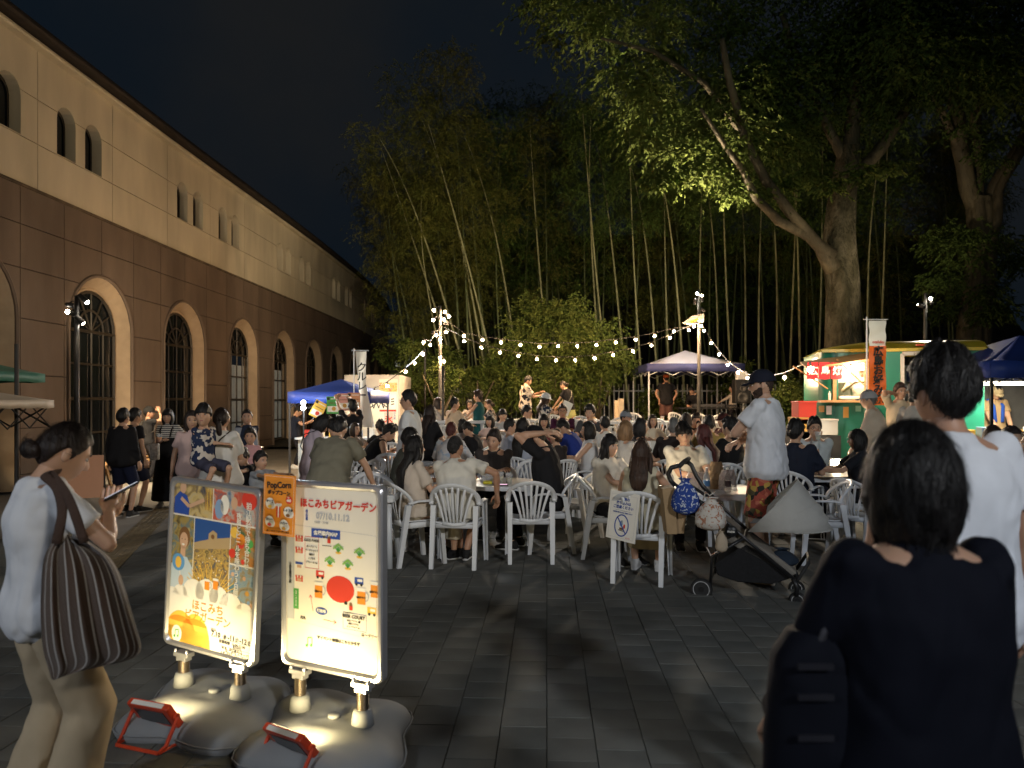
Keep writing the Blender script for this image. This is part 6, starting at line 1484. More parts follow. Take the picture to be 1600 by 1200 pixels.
p2 = PEOPLE[2]; sc_ = p2['sh'][-1]; o = empty('shoulder_bag', 'dark shoulder bag with pale strap bands at the left side of the closest person', 'bag', (sc_.x - .075, sc_.y + .02, .90))
q = MB(); q.loft([((0, 0, z), (1, 0, 0), (0, 1, 0), a, b) for z, a, b in ((-.22, .07, .04), (-.18, .10, .06), (0, .095, .07), (.16, .08, .06), (.21, .05, .04))], 24); q.obj('bag_body', cloth((.004, .005, .010)), o, smooth=True)
for z in (.02, .10, .16): q = MB(); q.box((-.02, -.073, z), (.07, .006, .012)); q.obj('band', cloth((.02, .02, .026)), o)
q = MB(); q.tube(smooth_pts([(.0, -.04, .19), (.03, -.045, .27), (.055, -.05, .33)]), .008, 8, flat=.4); q.obj('strap', cloth((.06, .06, .07)), o, smooth=True)
# phones of others
def phone(k, side, label, glow=2.0):
    p = PEOPLE[k]; el, wr = p['hands'][side]; d_ = (wr - el).normalized(); o = empty('smartphone', label, 'phone', wr + d_ * .10 + Vector((0, 0, .03))); o.rotation_euler = (R(50), 0, -R(p['face']))
    q = MB(); q.box((0, 0, 0), (.075, .15, .009)); q.obj('case', BLACK, o); q = MB(); q.box((0, 0, .006), (.067, .14, .001)); q.obj('screen', emis('phone glow', (.8, .9, 1), 2.5), o)
phone(14, 1, 'smartphone held by the young man beside the wall'); phone(69, 1, 'bright smartphone held by the man in black tee at a middle table')
# ================= TABLE THINGS =================
CUPG = mat('clear cup plastic', (.75, .78, .8), .15, .02, alpha=.2); BEER = mat('amber drink', (.75, .28, .03), .15, .05, emit=(.8, .3, .03), es=.0); LEMON = mat('pale drink', (.55, .55, .40), .2, .05)
cupm = MB(); cupm.lathe([(.028, 0), (.030, .002), (.040, .115), (.042, .118), (.0385, .113), (.0285, .006), (.001, .006)], 18); cupme = cupm.mesh('cup', CUPG, True)
drm = MB(); drm.lathe([(.027, .008), (.034, .065), (.001, .066)], 16); drb = drm.mesh('drink', BEER, True); drm.mesh; drl = drm.mesh('drink', LEMON, True)
def tz(T): return T.location.z + (.70 if T not in (T8, T15) else .85 if T is T8 else .5) + .001
def cup(T, px, D, label, drink=None):
    o = empty('cup', label, 'cup', (X(px, D), D, tz(T)), 0, 'plastic cups on the tables'); share('cup_wall', cupme, o)
    if drink: share('drink', drb if drink == 'b' else drl, o)
def bottle(T, px, D, label, colr=(.5, .6, .65), h=.21, lab=(.15, .3, .6)):
    o = empty('bottle', label, 'bottle', (X(px, D), D, tz(T))); q = MB(); q.lathe([(.03, 0), (.033, .01), (.033, h * .62), (.028, h * .74), (.013, h * .88), (.013, h)], 16); q.obj('bottle_body', mat('clear bottle %.2f' % colr[0], colr, .1, .02, alpha=.45), o, smooth=True)
    q = MB(); q.lathe([(.014, h), (.014, h + .018), (.001, h + .019)], 12); q.obj('lid', WPR, o); q = MB(); q.lathe([(.0338, h * .25), (.0338, h * .52)], 16); q.obj('paper_label', mat('label %.2f%.2f' % (lab[0], lab[2]), lab, .4), o)
cup(T1, 757, 8.1, 'clear plastic cup, left of the row on the front round table'); cup(T1, 764, 8.35, 'clear plastic cup behind the left one on the front round table')
cup(T1, 773, 7.9, 'tall clear cup in front on the front round table', 'l'); cup(T1, 782, 8.05, 'clear cup next to the half full one on the front round table', 'l'); cup(T1, 795, 7.95, 'half full clear cup, rightmost on the front round table', 'l')
o = empty('food_tray', 'bright yellow food tray on the front round table', 'tray', (X(765, 7.95), 7.95, tz(T1))); q = MB(); q.box((0, 0, .015), (.14, .10, .03)); q.obj('tray', mat('yellow food', (.65, .6, .04), .5, .3, 30, .3), o, bevel=.01)
o = empty('smartphone', 'black phone with lit edge lying on the front round table', 'phone', (X(783, 7.8), 7.78, tz(T1) + .006)); q = MB(); q.box((0, 0, 0), (.15, .075, .01)); q.obj('case', BLACK, o); q = MB(); q.box((0, 0, .0055), (.13, .06, .001)); q.obj('screen', emis('pink screen', (1, .6, .8), 1.2), o)
cup(T3, 1285, 9.0, 'amber beer cup on the right table beside the glass jar', 'b'); bottle(T3, 1298, 9.15, 'rounded clear bottle beside the beer cup on the right table', (.4, .5, .45), .17)
o = empty('food_tray', 'white food tray on the right table in front of the drinking man', 'tray', (X(1262, 9.0), 9.0, tz(T3))); q = MB(); q.box((0, 0, .012), (.24, .14, .024)); q.obj('tray', WPR, o, bevel=.008); q = MB()
for _ in range(14): q.ball((random.uniform(-.09, .09), random.uniform(-.05, .05), .03), random.uniform(.012, .022), None, 8, 6)
q.obj('food', mat('fried food', (.35, .17, .05), .7, .3, 30, .4), o, smooth=True)
bottle(T2, 1104, 7.25, 'clear water bottle with blue label on the table behind the stroller', (.55, .65, .7), .22, (.08, .25, .55)); bottle(T2, 1048, 7.3, 'tall patterned can at the left of the table behind the stroller', (.5, .5, .5), .20, (.4, .4, .4)); bottle(T2, 1137, 7.2, 'slim bottle right of the paper bag on the table behind the stroller', (.25, .2, .18), .22, (.1, .08, .1)); cup(T2, 1070, 7.2, 'orange drink cup half hidden behind the blue bag', 'b')
bottle(T13, 1112, 10.4, 'clear bottle with pink label on the table beside the black tee', (.6, .6, .6), .24, (.6, .35, .35))
def crumple(name, label, cat, T, px, D, rad, mt, seed):
    o = empty(name, label, cat, (X(px, D), D, tz(T))); q = MB(); nu, nv = 22, 12; rs = random.Random(seed); vs = []
    for i in range(nv + 1):
        t = i / nv
        for j in range(nu):
            a = 2 * PI * j / nu; k = (1 - .35 * t ** 2) * (1 + rs.uniform(-.09, .09)) if i < nv else .62 * (1 + rs.uniform(-.2, .2)); vs.append((rad[0] * k * math.cos(a), rad[1] * k * math.sin(a), rad[2] * (t + rs.uniform(-.03, .03) * (i > 0))))
    q.add(vs, [(i * nu + j, i * nu + (j + 1) % nu, (i + 1) * nu + (j + 1) % nu, (i + 1) * nu + j) for i in range(nv) for j in range(nu)]); q.obj('bag_body', mt, o); return o
crumple('paper_bag', 'tall crumpled brown paper bag on the table behind the stroller', 'bag', T2, 1119, 7.5, (.085, .06, .27), MC['brown paper'], 3)
crumple('plastic_bag', 'translucent pinkish plastic bag on the table behind the stroller', 'bag', T2, 1088, 7.45, (.12, .09, .17), mat('thin plastic film', (.55, .48, .46), .3, .1, 10, .4, 20, alpha=.55), 8)
crumple('plastic_bag', 'clear plastic bag right of the brown paper bag', 'bag', T2, 1137, 7.4, (.09, .08, .2), MC['thin plastic film'], 9)
# lantern
LX, LD = X(1023, 7.75), 7.75; o = empty('lantern', 'small bright lantern glowing on the table in front of the cream vest', 'lantern', (LX, LD, tz(T2)))
q = MB(); q.lathe([(.05, 0), (.05, .03), (.02, .035), (.02, .10)], 16); q.obj('lantern_base', STEEL, o)
for e in (-.022, .022): q = MB(); q.ball((e, 0, .13), .021, None, 12, 8); q.obj('bulb', emis('lantern glow', (1, .78, .5), 110), o)
light('POINT', (LX, LD - .0, tz(T2) + .20), 9, (1, .8, .55), .04)
# table goods on the middle and back tables
GC = [(.7, .68, .62), (.55, .1, .05), (.6, .5, .1), (.75, .75, .75), (.1, .2, .5), (.45, .3, .15)]
nm_ = ['white', 'red', 'yellow', 'pale', 'blue', 'brown']; used_l = set()
def goods(T, place, lst):
    for k, (px, D, kind, ci) in enumerate(lst):
        c = GC[ci]; z = tz(T); lab = '%s %s on the %s' % (nm_[ci], kind, place)
        if lab in used_l: lab = '%s, further right' % lab
        if lab in used_l: continue
        used_l.add(lab)
        if kind == 'drink cup': cup(T, px, D, lab, 'b' if ci in (2, 5) else 'l')
        elif kind == 'food bowl': q = MB(); q.lathe([(.04, 0), (.08, .05), (.076, .05), (.03, .008), (.001, .008)], 18); o = empty('bowl', lab, 'bowl', (X(px, D), D, z)); q.obj('bowl_wall', mat('good%d' % ci, c, .5), o, smooth=True); q = MB(); q.ball((0, 0, .035), (.06, .06, .025), None, 12, 6); q.obj('food', MC['fried food'], o, smooth=True)
        elif kind == 'food pack': q = MB(); q.box((0, 0, .03), (.18, .12, .05)); o = empty('food_pack', lab, 'food pack', (X(px, D), D, z), random.uniform(-.4, .4)); q.obj('pack', mat('good%d' % ci, c, .5), o, bevel=.01)
        elif kind == 'menu card': q = MB(); q.box((0, 0, .09), (.13, .006, .18), rot=Matrix.Rotation(R(-14), 3, 'X')); o = empty('menu_card', lab, 'card', (X(px, D), D, z), random.uniform(-.6, .6)); q.obj('card', mat('good%d' % ci, c, .5), o)
goods(T4, 'left crowd table', [(595, 11.9, 'food bowl', 0), (592, 12.2, 'drink cup', 5), (612, 12.2, 'drink cup', 2), (612, 11.8, 'food bowl', 1)])
goods(T7, 'table before the tie dyed shirt', [(745, 11.1, 'drink cup', 2), (760, 11.0, 'food pack', 4), (728, 11.0, 'food pack', 0), (772, 11.2, 'drink cup', 0)])
goods(T5, 'table by the sheer blouse', [(893, 10.9, 'food pack', 3), (903, 10.8, 'food bowl', 0), (880, 11.1, 'food pack', 1), (912, 11.2, 'drink cup', 0), (928, 11.2, 'drink cup', 5)])
goods(T8, 'far left back table', [(706, 16, 'drink cup', 0), (718, 15.9, 'food pack', 3), (728, 16, 'drink cup', 4), (698, 16, 'food bowl', 0)])
goods(T6, 'table behind the blond bob', [(1012, 12, 'menu card', 3), (1022, 12, 'menu card', 0), (996, 11.9, 'drink cup', 0)])
goods(T14, 'table before the clapping man', [(840, 13, 'drink cup', 0), (860, 12.9, 'food pack', 1), (870, 13, 'drink cup', 5)])
goods(T9, 'long back table', [(900, 17.8, 'food pack', 1), (850, 17.8, 'food pack', 3), (880, 17.9, 'drink cup', 0), (925, 17.8, 'food pack', 5)])
goods(T10, 'long table before the canopy', [(980, 17.3, 'drink cup', 0), (1035, 17.3, 'drink cup', 3), (1052, 17.3, 'food pack', 0)])
# held drinks
cp = PEOPLE[59]['hands'][1][1]; o = empty('cup', 'clear cup lifted to the mouth by the man with black glasses', 'cup', (cp.x - .01, cp.y - .10, cp.z - .01), 0); share('cup_wall', cupme, o); share('drink', drl, o)
hp = PEOPLE[7]['hands'][1][1]; o = empty('cup', 'yellow drink cup held by the woman in striped tee', 'cup', (hp.x - .0, hp.y - .10, hp.z - .02), 0); share('cup_wall', cupme, o); share('drink', drb, o)
o = empty('drink_pouch', 'silver printed pouch hanging before the striped tee woman', 'pouch', (hp.x - .06, hp.y - .12, hp.z - .28)); q = MB(); q.box((0, 0, .12), (.13, .05, .24)); q.obj('pouch', mat('silver film', (.4, .4, .4), .3, .5, 30, metal=.5), o, bevel=.015)
hp = PEOPLE[25]['hands'][1][1]; o = empty('lanyard', 'cream paper loop held up by the man in patterned shirt', 'paper loop', hp + Vector((.1, -.05, 0))); q = MB(); q.tube([(-.06, 0, .02), (0, 0, .12), (.09, 0, -.02), (.12, 0, -.34), (.05, 0, -.40), (-.02, 0, -.30), (-.06, 0, .02)], .016, 6, flat=.3); q.obj('loop', WPR, o)
hp = PEOPLE[270 if 270 in PEOPLE else 27_0]['hands'][1][1]; 
o = empty('paper_leaflet', 'beige paper sheet held by the woman in white bucket hat', 'paper', hp + Vector((.08, -.05, .05))); q = MB(); q.box((0, 0, 0), (.20, .005, .28), rot=Matrix.Rotation(R(25), 3, 'Y')); q.obj('sheet', PAPER, o)
hp = PEOPLE[17]['hands'][-1][1]
# ================= TENTS =================
def tent(name, label, cx, cy, w, d, eave, peak, mt, val=.22, legs=((-1, -1), (1, -1), (1, 1), (-1, 1)), rot=0, frame=True, legm=TBL):
    z = ground(cx, cy); o = empty(name, label, 'tent', (cx, cy, z), R(rot)); n = 10
    A = [(-w / 2, -d / 2), (w / 2, -d / 2), (w / 2, d / 2), (-w / 2, d / 2)]
    for k in range(4):
        q = MB(); (ax, ay), (bx, by) = A[k], A[(k + 1) % 4]; rows = 9
        for i in range(rows + 1):
            t = i / rows
            for j in range(n + 1):
                s_ = j / n; x_ = (ax + (bx - ax) * s_) * (1 - t); y_ = (ay + (by - ay) * s_) * (1 - t)
                zz = eave + (peak - eave) * (t ** 1.12) - .05 * math.sin(PI * s_) * (1 - t) * math.sin(PI * min(t * 2, 1)); q.v.append((x_, y_, zz))
        q.f = [(i * (n + 1) + j, i * (n + 1) + j + 1, (i + 1) * (n + 1) + j + 1, (i + 1) * (n + 1) + j) for i in range(rows) for j in range(n)]; q.m = [0] * len(q.f)
        ro = q.obj('roof_panel', mt, o, smooth=True); ro.modifiers.new('s', 'SOLIDIFY').thickness = .004
        q = MB()
        for j in range(n + 1):
            s_ = j / n; x_ = (ax + (bx - ax) * s_) * 1.004; y_ = (ay + (by - ay) * s_) * 1.004; sag = .02 * math.sin(PI * s_ * 5) ** 2
            q.v += [(x_, y_, eave + .003), (x_, y_, eave - val - sag * .6)]
        q.f = [(2 * j, 2 * j + 1, 2 * j + 3, 2 * j + 2) for j in range(n)]; q.m = [0] * n; vo = q.obj('valance', mt, o, smooth=True); vo.modifiers.new('s', 'SOLIDIFY').thickness = .004
    for sx, sy in legs:
        q = MB(); q.box((sx * (w / 2 - .03), sy * (d / 2 - .03), eave / 2), (.035, .035, eave)); q.box((sx * (w / 2 - .03), sy * (d / 2 - .03), .004), (.10, .10, .008)); q.obj('leg', legm, o)
    if frame:
        for k in range(4):
            (ax, ay), (bx, by) = A[k], A[(k + 1) % 4]; ax, ay, bx, by = [v * .97 for v in (ax, ay, bx, by)]
            for i in range(4):
                s0, s1 = i / 4, (i + 1) / 4; P0 = lambda s_, zz: (ax + (bx - ax) * s_, ay + (by - ay) * s_, zz)
                q = MB(); q.tube([P0(s0, eave - .05), P0(s1, eave - .33)], .011, 4); q.tube([P0(s0, eave - .33), P0(s1, eave - .05)], .011, 4); q.obj('truss', legm, o)
    return o
BLT = mat('blue tent fabric', (.018, .045, .26), .55, .1, 3, .2, 12); BWT = mat('blue white tent fabric', (.50, .52, .66), .6, .06, 3, .2, 12); NBT = mat('navy tent edge', (.04, .05, .16), .6, .1, 3, .2, 12)
c_ = tent('canopy_tent', 'white and navy pop up canopy over the sound desk near the fence', X(1068, 22.6), 22.4, 2.75, 2.75, 2.05, 2.52, BWT, legs=((-1, -1), (1, -1), (1, 1), (-1, 1)))
for k in KIDS[c_.name]:
    if k.name.startswith('valance'): k.data.materials[0] = NBT
for y in (22.0,):
    m_ = 0
tent('blue_tent', 'blue pop up tent with hanging menu posters beside the white stall container', X(533, 15.6), 15.6, 1.66, 1.7, 1.78, 2.06, BLT, legm=STEEL, rot=-4)
tent('blue_tent', 'large blue stall tent at the right edge over the lit counter', X(1622, 11.2), 11.6, 2.6, 2.6, 2.10, 2.58, BLT, legm=STEEL)
tent('green_tent', 'green tent roof entering at the left edge', X(70, 10.6) - 1.1, 9.6, 2.2, 2.0, 1.98, 2.34, mat('green tent fabric', (.01, .13, .085), .6, .1, 3, .2, 12), .12, legs=(), legm=STEEL, frame=False)
tent('beige_tent', 'beige tent roof below the green one at the left edge', X(84, 9.2) - 1.0, 8.4, 2.0, 1.6, 1.60, 1.84, mat('beige tent fabric', (.42, .36, .28), .6, .1, 3, .2, 12), .09, legs=(), legm=STEEL)
q = MB(); q.tube([(X(26, 9.2), 9.2, 0), (X(26, 9.2), 9.2, 2.3)], .025, 8); q.obj('tent_pole', STEEL, None, label='dark pole carrying the green and beige tent roofs at the left edge', cat='pole')
# menu posters being hung
menu = [(497, 640, 'yellow', YEL, 28), (520, 633, 'green', GRN, 0), (537, 628, 'pink', flat('pink', (.62, .30, .25)), 0), (553, 627, 'orange', flat('salmon', (.62, .28, .14)), 0)]
for px, py, nm, mt, rt_ in menu:
    D = 14.2; o = empty('menu_poster', '%s menu poster hanging from the front of the left blue tent' % nm, 'poster', (X(px, D), D, Z(py, D)), 0); Rm = Matrix.Rotation(R(rt_), 4, 'Y')
    q = MB(); q.box((0, 0, 0), (.24, .006, .33), M=Rm); q.obj('sheet', mt, o); s = Sheet(o, .24, .33, Rm @ Matrix.Translation((0, -.004, 0)) @ Matrix.Rotation(R(90), 4, 'X')); s.rect(-.1, -.13, .1, -.02, WPR, 1); s.rect(-.11, .10, -.06, .15, INK, 1); s.disc(.02, -.07, .04, RED if nm == 'yellow' else AMB, 2)
    s.line([(-.04, .12), (.10, .12)], .014, WPR, 2); s.line([(-.08, .04), (.09, .04)], .012, BRN, 2); s.done()
o = empty('led_lamp', 'cold white led lamp glaring at the left corner of the blue tent', 'lamp', (X(474, 14.3), 14.3, Z(634, 14.3)))
for dz in (-.04, .06): q = MB(); q.ball((0, 0, dz), .045, None, 12, 8); q.obj('bulb', LEDW, o)
q = MB(); q.tube([(0, .03, -.1), (0, .03, -1.45)], .015, 6); q.obj('lamp_stand', STEEL, o)
light('POINT', (X(474, 14.3), 14.2, Z(634, 14.3)), 35, (.8, .92, 1), .08)
# stall counter under blue tent
o = empty('stall_counter', 'white stall counter with goods under the left blue tent', 'counter', (X(535, 15.4), 15.2, 0)); q = MB(); q.box((0, 0, .84), (1.7, .6, .04)); q.obj('counter_top', TBL, o); q = MB(); q.box((0, -.2, .42), (1.6, .03, .78)); q.obj('front_cloth', WPR, o)
for k in range(6): q = MB(); q.box((-.65 + .26 * k, -.05, .93), (.14, .14, random.uniform(.1, .22))); q.obj('box', [RED, WPR, YEL, WPR, LBL, WPR][k], o)
light('POINT', (X(545, 15.4), 15.4, 1.65), 22, (1, .85, .6), .1)
# ================= WHITE STALL CONTAINER (left) =================
D0 = 18.6; cx0, cx1 = X(541, D0), X(622, D0); o = empty('stall_container', 'white kitchen container stall with lit opening and shaved ice posters', 'food stall', (0, 0, 0))
zt = Z(586, D0); CW = mat('off white panel', (.55, .53, .50), .5, .06, 3)
q = MB(); q.box(((cx0 + cx1) / 2, D0 + .02, zt - .16), (cx1 - cx0, .06, .32)); q.obj('fascia', CW, o)
q = MB(); q.box(((cx0 + cx1) / 2, D0 + 1.0, zt - .02), (cx1 - cx0 + .06, 2.0, .05)); q.obj('roof', CW, o)
q = MB(); q.box((cx1 + .02, D0 + 1.0, (zt + .3) / 2), (.05, 2.05, zt - .3)); q.obj('side_wall', CW, o); q = MB(); q.box((cx0 - .02, D0 + 1.0, (zt + .3) / 2), (.05, 2.0, zt - .3)); q.obj('side_wall', CW, o)
q = MB(); q.box(((cx0 + cx1) / 2, D0 + 2.0, zt / 2), (cx1 - cx0, .05, zt)); q.obj('back_wall', PAPER, o); q = MB(); q.box(((cx0 + cx1) / 2, D0, .55), (cx1 - cx0, .06, .75)); q.obj('front_wall', CW, o)
q = MB(); q.box((X(607, D0), D0 - .02, 1.2), (.46, .03, 1.9)); q.obj('poster_wall', PAPER, o)
s = Sheet(o, .5, .5, Matrix.Translation((X(607, D0), D0 - .04, 0)) @ Matrix.Rotation(R(90), 4, 'X'))
s.rect(-.22, Z(612, D0), .22, Z(598, D0), photo_mat('fruit ice', [(.6, .1, .1), (.7, .35, .1), (.7, .6, .2), (.6, .2, .35)], 14, 9), 1)
s.rect(-.20, Z(640, D0), .20, Z(616, D0), WPR, 1)
for k in range(9): s.line([(-.17 + .12 * (k % 3), Z(622 + 4 * (k // 3) + k % 3, D0)), (-.09 + .12 * (k % 3), Z(621 + 4 * (k // 3) + k % 3, D0))], .03, INK, 2)
s.rect(-.10, Z(665, D0), .12, Z(644, D0), flat('pale pink', (.7, .5, .48)), 1); s.text('氷', .20, .01, Z(656, D0), RED, .006, lay=4); s.text('かき氷', .07, .16, Z(650, D0), BLU, .001, True, lay=3); s.rect(-.22, Z(643, D0), .2, Z(640, D0), RED, 2); s.done()
light('AREA', ((cx0 + cx1) / 2, D0 + .9, zt - .12), 40, (1, .85, .6), .8, ((cx0 + cx1) / 2, D0 + .7, 0)); light('SPOT', (X(600, D0), D0 - 1.2, zt + .05), 60, (1, .88, .65), .05, (X(606, D0), D0, 1.1), 70, .8)
# banner left
def banner(label, px, D, ptop, pbot, w, mt, build):
    o = empty('banner_flag', label, 'banner', (X(px, D), D, 0)); zt, zb = Z(ptop, D), Z(pbot, D)
    q = MB(); q.tube([(-w / 2 - .03, .01, .0), (-w / 2 - .03, .01, zt + .06)], .012, 8); q.tube([(-w / 2 - .08, .01, zt + .02), (w / 2 + .04, .01, zt + .02)], .008, 6); q.obj('pole', TBL, o)
    build(o, w, zt, zb); return o
def bl(o, w, zt, zb):
    q = MB(); n = 24
    for i in range(n + 1):
        t = i / n
        for j in range(5):
            u = (j / 4 - .5) * w; q.v.append((u * (1 - .25 * math.sin(PI * t) ** 2) + .10 * t * t * 1.6, .05 * math.sin(6 * t + j * .8), zt + (zb - zt) * t))
    q.f = [(i * 5 + j, i * 5 + j + 1, (i + 1) * 5 + j + 1, (i + 1) * 5 + j) for i in range(n) for j in range(4)]; q.m = [0] * len(q.f); q.obj('cloth', PAPER, o, smooth=True)
    text('クルレー', .20, Matrix.Translation((.03, -.07, zt + (zb - zt) * .40)) @ Matrix.Rotation(R(90), 4, 'X'), INK, o, .003, True)
banner('white advertising banner with black katakana beside the left blue tent', 564, 14.6, 549, 668, .22, PAPER, bl)
# ================= FOOD TRUCK =================
TD = 12.0; tx0, tx1 = X(1292, TD), X(1522, TD); o = empty('food_truck', 'green food truck with rounded yellow roof and lit serving window', 'food truck', (0, 0, 0)); TRK = o
GT = mat('truck green paint', (.015, .17, .115), .3, .06, 4, .03, 20); YT = mat('truck yellow paint', (.55, .42, .035), .3, .06, 4)
zr = Z(547, TD); z0 = .45
wx0, wx1, wz0, wz1 = X(1310, TD), X(1357, TD), Z(627, TD), Z(562, TD); dx0, dx1, dz1 = X(1408, TD), X(1440, TD), Z(553, TD)
q = MB()
def face(x0, x1, za, zb, y=TD): q.box(((x0 + x1) / 2, y, (za + zb) / 2), (x1 - x0, .05, zb - za))
face(tx0 + .25, wx0, z0, zr); face(wx0 + .001, wx1 - .001, z0, wz0); face(wx0 + .001, wx1 - .001, wz1, zr); face(wx1, dx0, z0, zr); face(dx0 + .001, dx1 - .001, dz1, zr); face(dx0 + .001, dx1 - .001, z0, .75); face(dx1, tx1, z0, zr); q.obj('body', GT, o)
q = MB(); n = 8; vs = []                            # rounded rear corner and end wall
for i in range(n + 1):
    a = PI / 2 * i / n; x_ = tx0 + .25 - .28 * math.sin(a); y_ = TD + .25 - .275 * math.cos(a); vs += [(x_, y_, z0), (x_, y_, zr)]
vs += [(tx0 - .03, TD + 1.9, z0), (tx0 - .03, TD + 1.9, zr)]
q.add(vs, [(2 * i, 2 * i + 2, 2 * i + 3, 2 * i + 1) for i in range(n + 1)]); q.obj('rear_wall', GT, o, smooth=True)
q = MB(); nx_ = 16; ny_ = 10; vs = []                # domed roof
for i in range(nx_ + 1):
    t = i / nx_; x_ = tx0 - .06 + (tx1 - tx0 + .12) * t; ex = min(1, (t * (tx1 - tx0)) / .9) ** .5
    for j in range(ny_ + 1):
        s_ = j / ny_; vs.append((x_, TD - .05 + 2.0 * s_, zr - .0 + (.20 * ex) * min(1, math.sin(PI * s_) ** .45)))
q.add(vs, [(i * (ny_ + 1) + j, (i + 1) * (ny_ + 1) + j, (i + 1) * (ny_ + 1) + j + 1, i * (ny_ + 1) + j + 1) for i in range(nx_) for j in range(ny_)]); q.obj('roof', YT, o, smooth=True)
q = MB(); q.box(((tx0 + tx1) / 2, TD - .035, zr), (tx1 - tx0 + .02, .05, .05)); q.obj('gutter', YT, o); q = MB(); q.box(((tx0 + tx1) / 2, TD - .03, .42), (tx1 - tx0, .06, .22)); q.obj('skirt', YT, o)
q = MB(); q.box((X(1460, TD) - .0, TD - .06, zr - .04), (.14, .03, .03)); q.box((X(1433, TD), TD - .06, Z(540, TD)), (.12, .03, .02)); q.obj('marker_light', RED, o)
q = MB(); q.box(((tx0 + tx1) / 2, TD + 1.9, 1.3), (tx1 - tx0, .05, 1.9)); q.obj('inner_wall', mat('inner panel', (.6, .56, .48), .5, .05), o); q = MB(); q.box(((tx0 + tx1) / 2, TD + .95, .47), (tx1 - tx0, 1.9, .05)); q.obj('floor', STEEL, o)
q = MB(); q.box((wx1 + .45, TD + 1.0, 1.4), (.04, 1.8, 1.8)); q.obj('partition', MC['inner panel'], o)
for x_, w_, zc_, h_ in ((wx0, .05, (wz0 + wz1) / 2, wz1 - wz0), (wx1, .05, (wz0 + wz1) / 2, wz1 - wz0)): q = MB(); q.box((x_, TD - .02, zc_), (.05, .09, h_)); q.obj('window_frame', WOODB, o)
q = MB(); q.box(((wx0 + wx1) / 2, TD - .02, wz1), (wx1 - wx0, .09, .05)); q.obj('window_frame', WOODB, o)
q = MB(); q.box(((wx0 + wx1) / 2 - .08, TD - .16, wz0), (wx1 - wx0 + .35, .32, .035)); q.obj('counter', WOODB, o)
q = MB(); q.box((X(1316, TD), TD - .28, Z(565, TD) + .02), (1.15, .62, .03), rot=Matrix.Rotation(R(-8), 3, 'Y') @ Matrix.Rotation(R(12), 3, 'X')); q.obj('awning', WOODB, o)
for a_, b_ in (((X(1262, 11.5), 11.5, Z(570, 11.5)), (X(1300, TD), TD - .03, Z(607, TD))), ((X(1325, 11.6), 11.6, Z(560, 11.6)), (X(1360, TD), TD - .04, Z(608, TD)))): q = MB(); q.tube([a_, b_], .013, 6); q.obj('awning_strut', WOODB, o)
for x_, w_ in ((dx0, .06), (dx1, .06)): q = MB(); q.box((x_, TD - .02, (dz1 + .7) / 2 + .0), (.05, .09, dz1 - .7)); q.obj('door_frame', CW, o)
q = MB(); q.box(((dx0 + dx1) / 2, TD - .02, dz1), (dx1 - dx0, .09, .06)); q.obj('door_frame', CW, o)
s = Sheet(o, 1, 1, Matrix.Translation((0, TD - .03, 0)) @ Matrix.Rotation(R(90), 4, 'X'))
for px, a_, b_, c in ((1291, 634, 644, AMB), (1302, 634, 648, WPR), (1327, 636, 653, AMB), (1345, 634, 643, flat('pale green', (.2, .42, .32))), (1357, 635, 645, MC['print pale green'])): s.rect(X(px - 4, TD), Z(b_, TD), X(px + 4, TD), Z(a_, TD), c, 2)
s.done()
q = MB(); q.box((X(1340, TD), TD + 1.2, Z(572, TD)), (.75, .35, .22)); q.box((X(1340, TD), TD + 1.2, Z(585, TD)), (.72, .33, .2)); q.obj('carton', CW, o)
q = MB(); q.lathe([(.14, 0), (.14, .03)], 20); k = q.obj('fan', mat('fan grey', (.3, .33, .34), .4), o); k.location = (X(1313, TD) + .05, TD + .8, Z(573, TD)); k.rotation_euler = (R(90), 0, 0)
q = MB(); q.box((X(1330, TD), TD - .12, wz0 + .06), (.30, .16, .05)); q.box((X(1345, TD), TD - .10, wz0 + .05), (.2, .14, .04)); q.obj('food_tray', WPR, o, bevel=.01)
q = MB(); q.lathe([(.02, 0), (.022, .1), (.008, .13), (.008, .15)], 10, (X(1301, TD), TD - .15, wz0 + .02)); q.obj('sauce_bottle', WPR, o)
for px, py, y_ in ((1266, 577, 11.45), (1329, 576, 11.7)):
    b_ = empty('bare_bulb', ('bright bulb hanging at the red curtain of the food truck' if px < 1300 else 'bright bulb hanging in the serving window of the food truck'), 'lamp', (X(px, y_), y_, Z(py, y_)))
    q = MB(); q.ball((0, 0, 0), .045, None, 12, 8); q.obj('bulb', emis('truck bulb', (1, .68, .40), 90), b_); q = MB(); q.tube([(0, 0, .04), (0, 0, .12)], .02, 8); q.obj('socket', BLACK, b_)
light('AREA', ((wx0 + wx1) / 2 + .1, TD + .9, zr - .1), 55, (1, .82, .55), .9, ((wx0 + wx1) / 2, TD + .8, 0)); light('AREA', ((dx0 + dx1) / 2, TD + .9, zr - .1), 40, (1, .85, .6), .7, ((dx0 + dx1) / 2, TD + .8, 0))
light('POINT', (X(1329, 11.7), 11.55, Z(578, 11.7)), 26, (1, .72, .45), .05); light('POINT', (X(1266, 11.4), 11.3, Z(580, 11.4)), 12, (1, .55, .35), .05)
_p = Vector((X(1400, TD), TD, 0)); _r = Matrix.Translation(_p) @ Matrix.Rotation(R(-14), 4, 'Z') @ Matrix.Translation(-_p); TRK.matrix_basis = _r
nr = empty('noren_curtain', 'short red curtain with white lettering hanging below the food truck awning', 'curtain', (X(1288, 11.7), 11.7, Z(580, 11.7)))
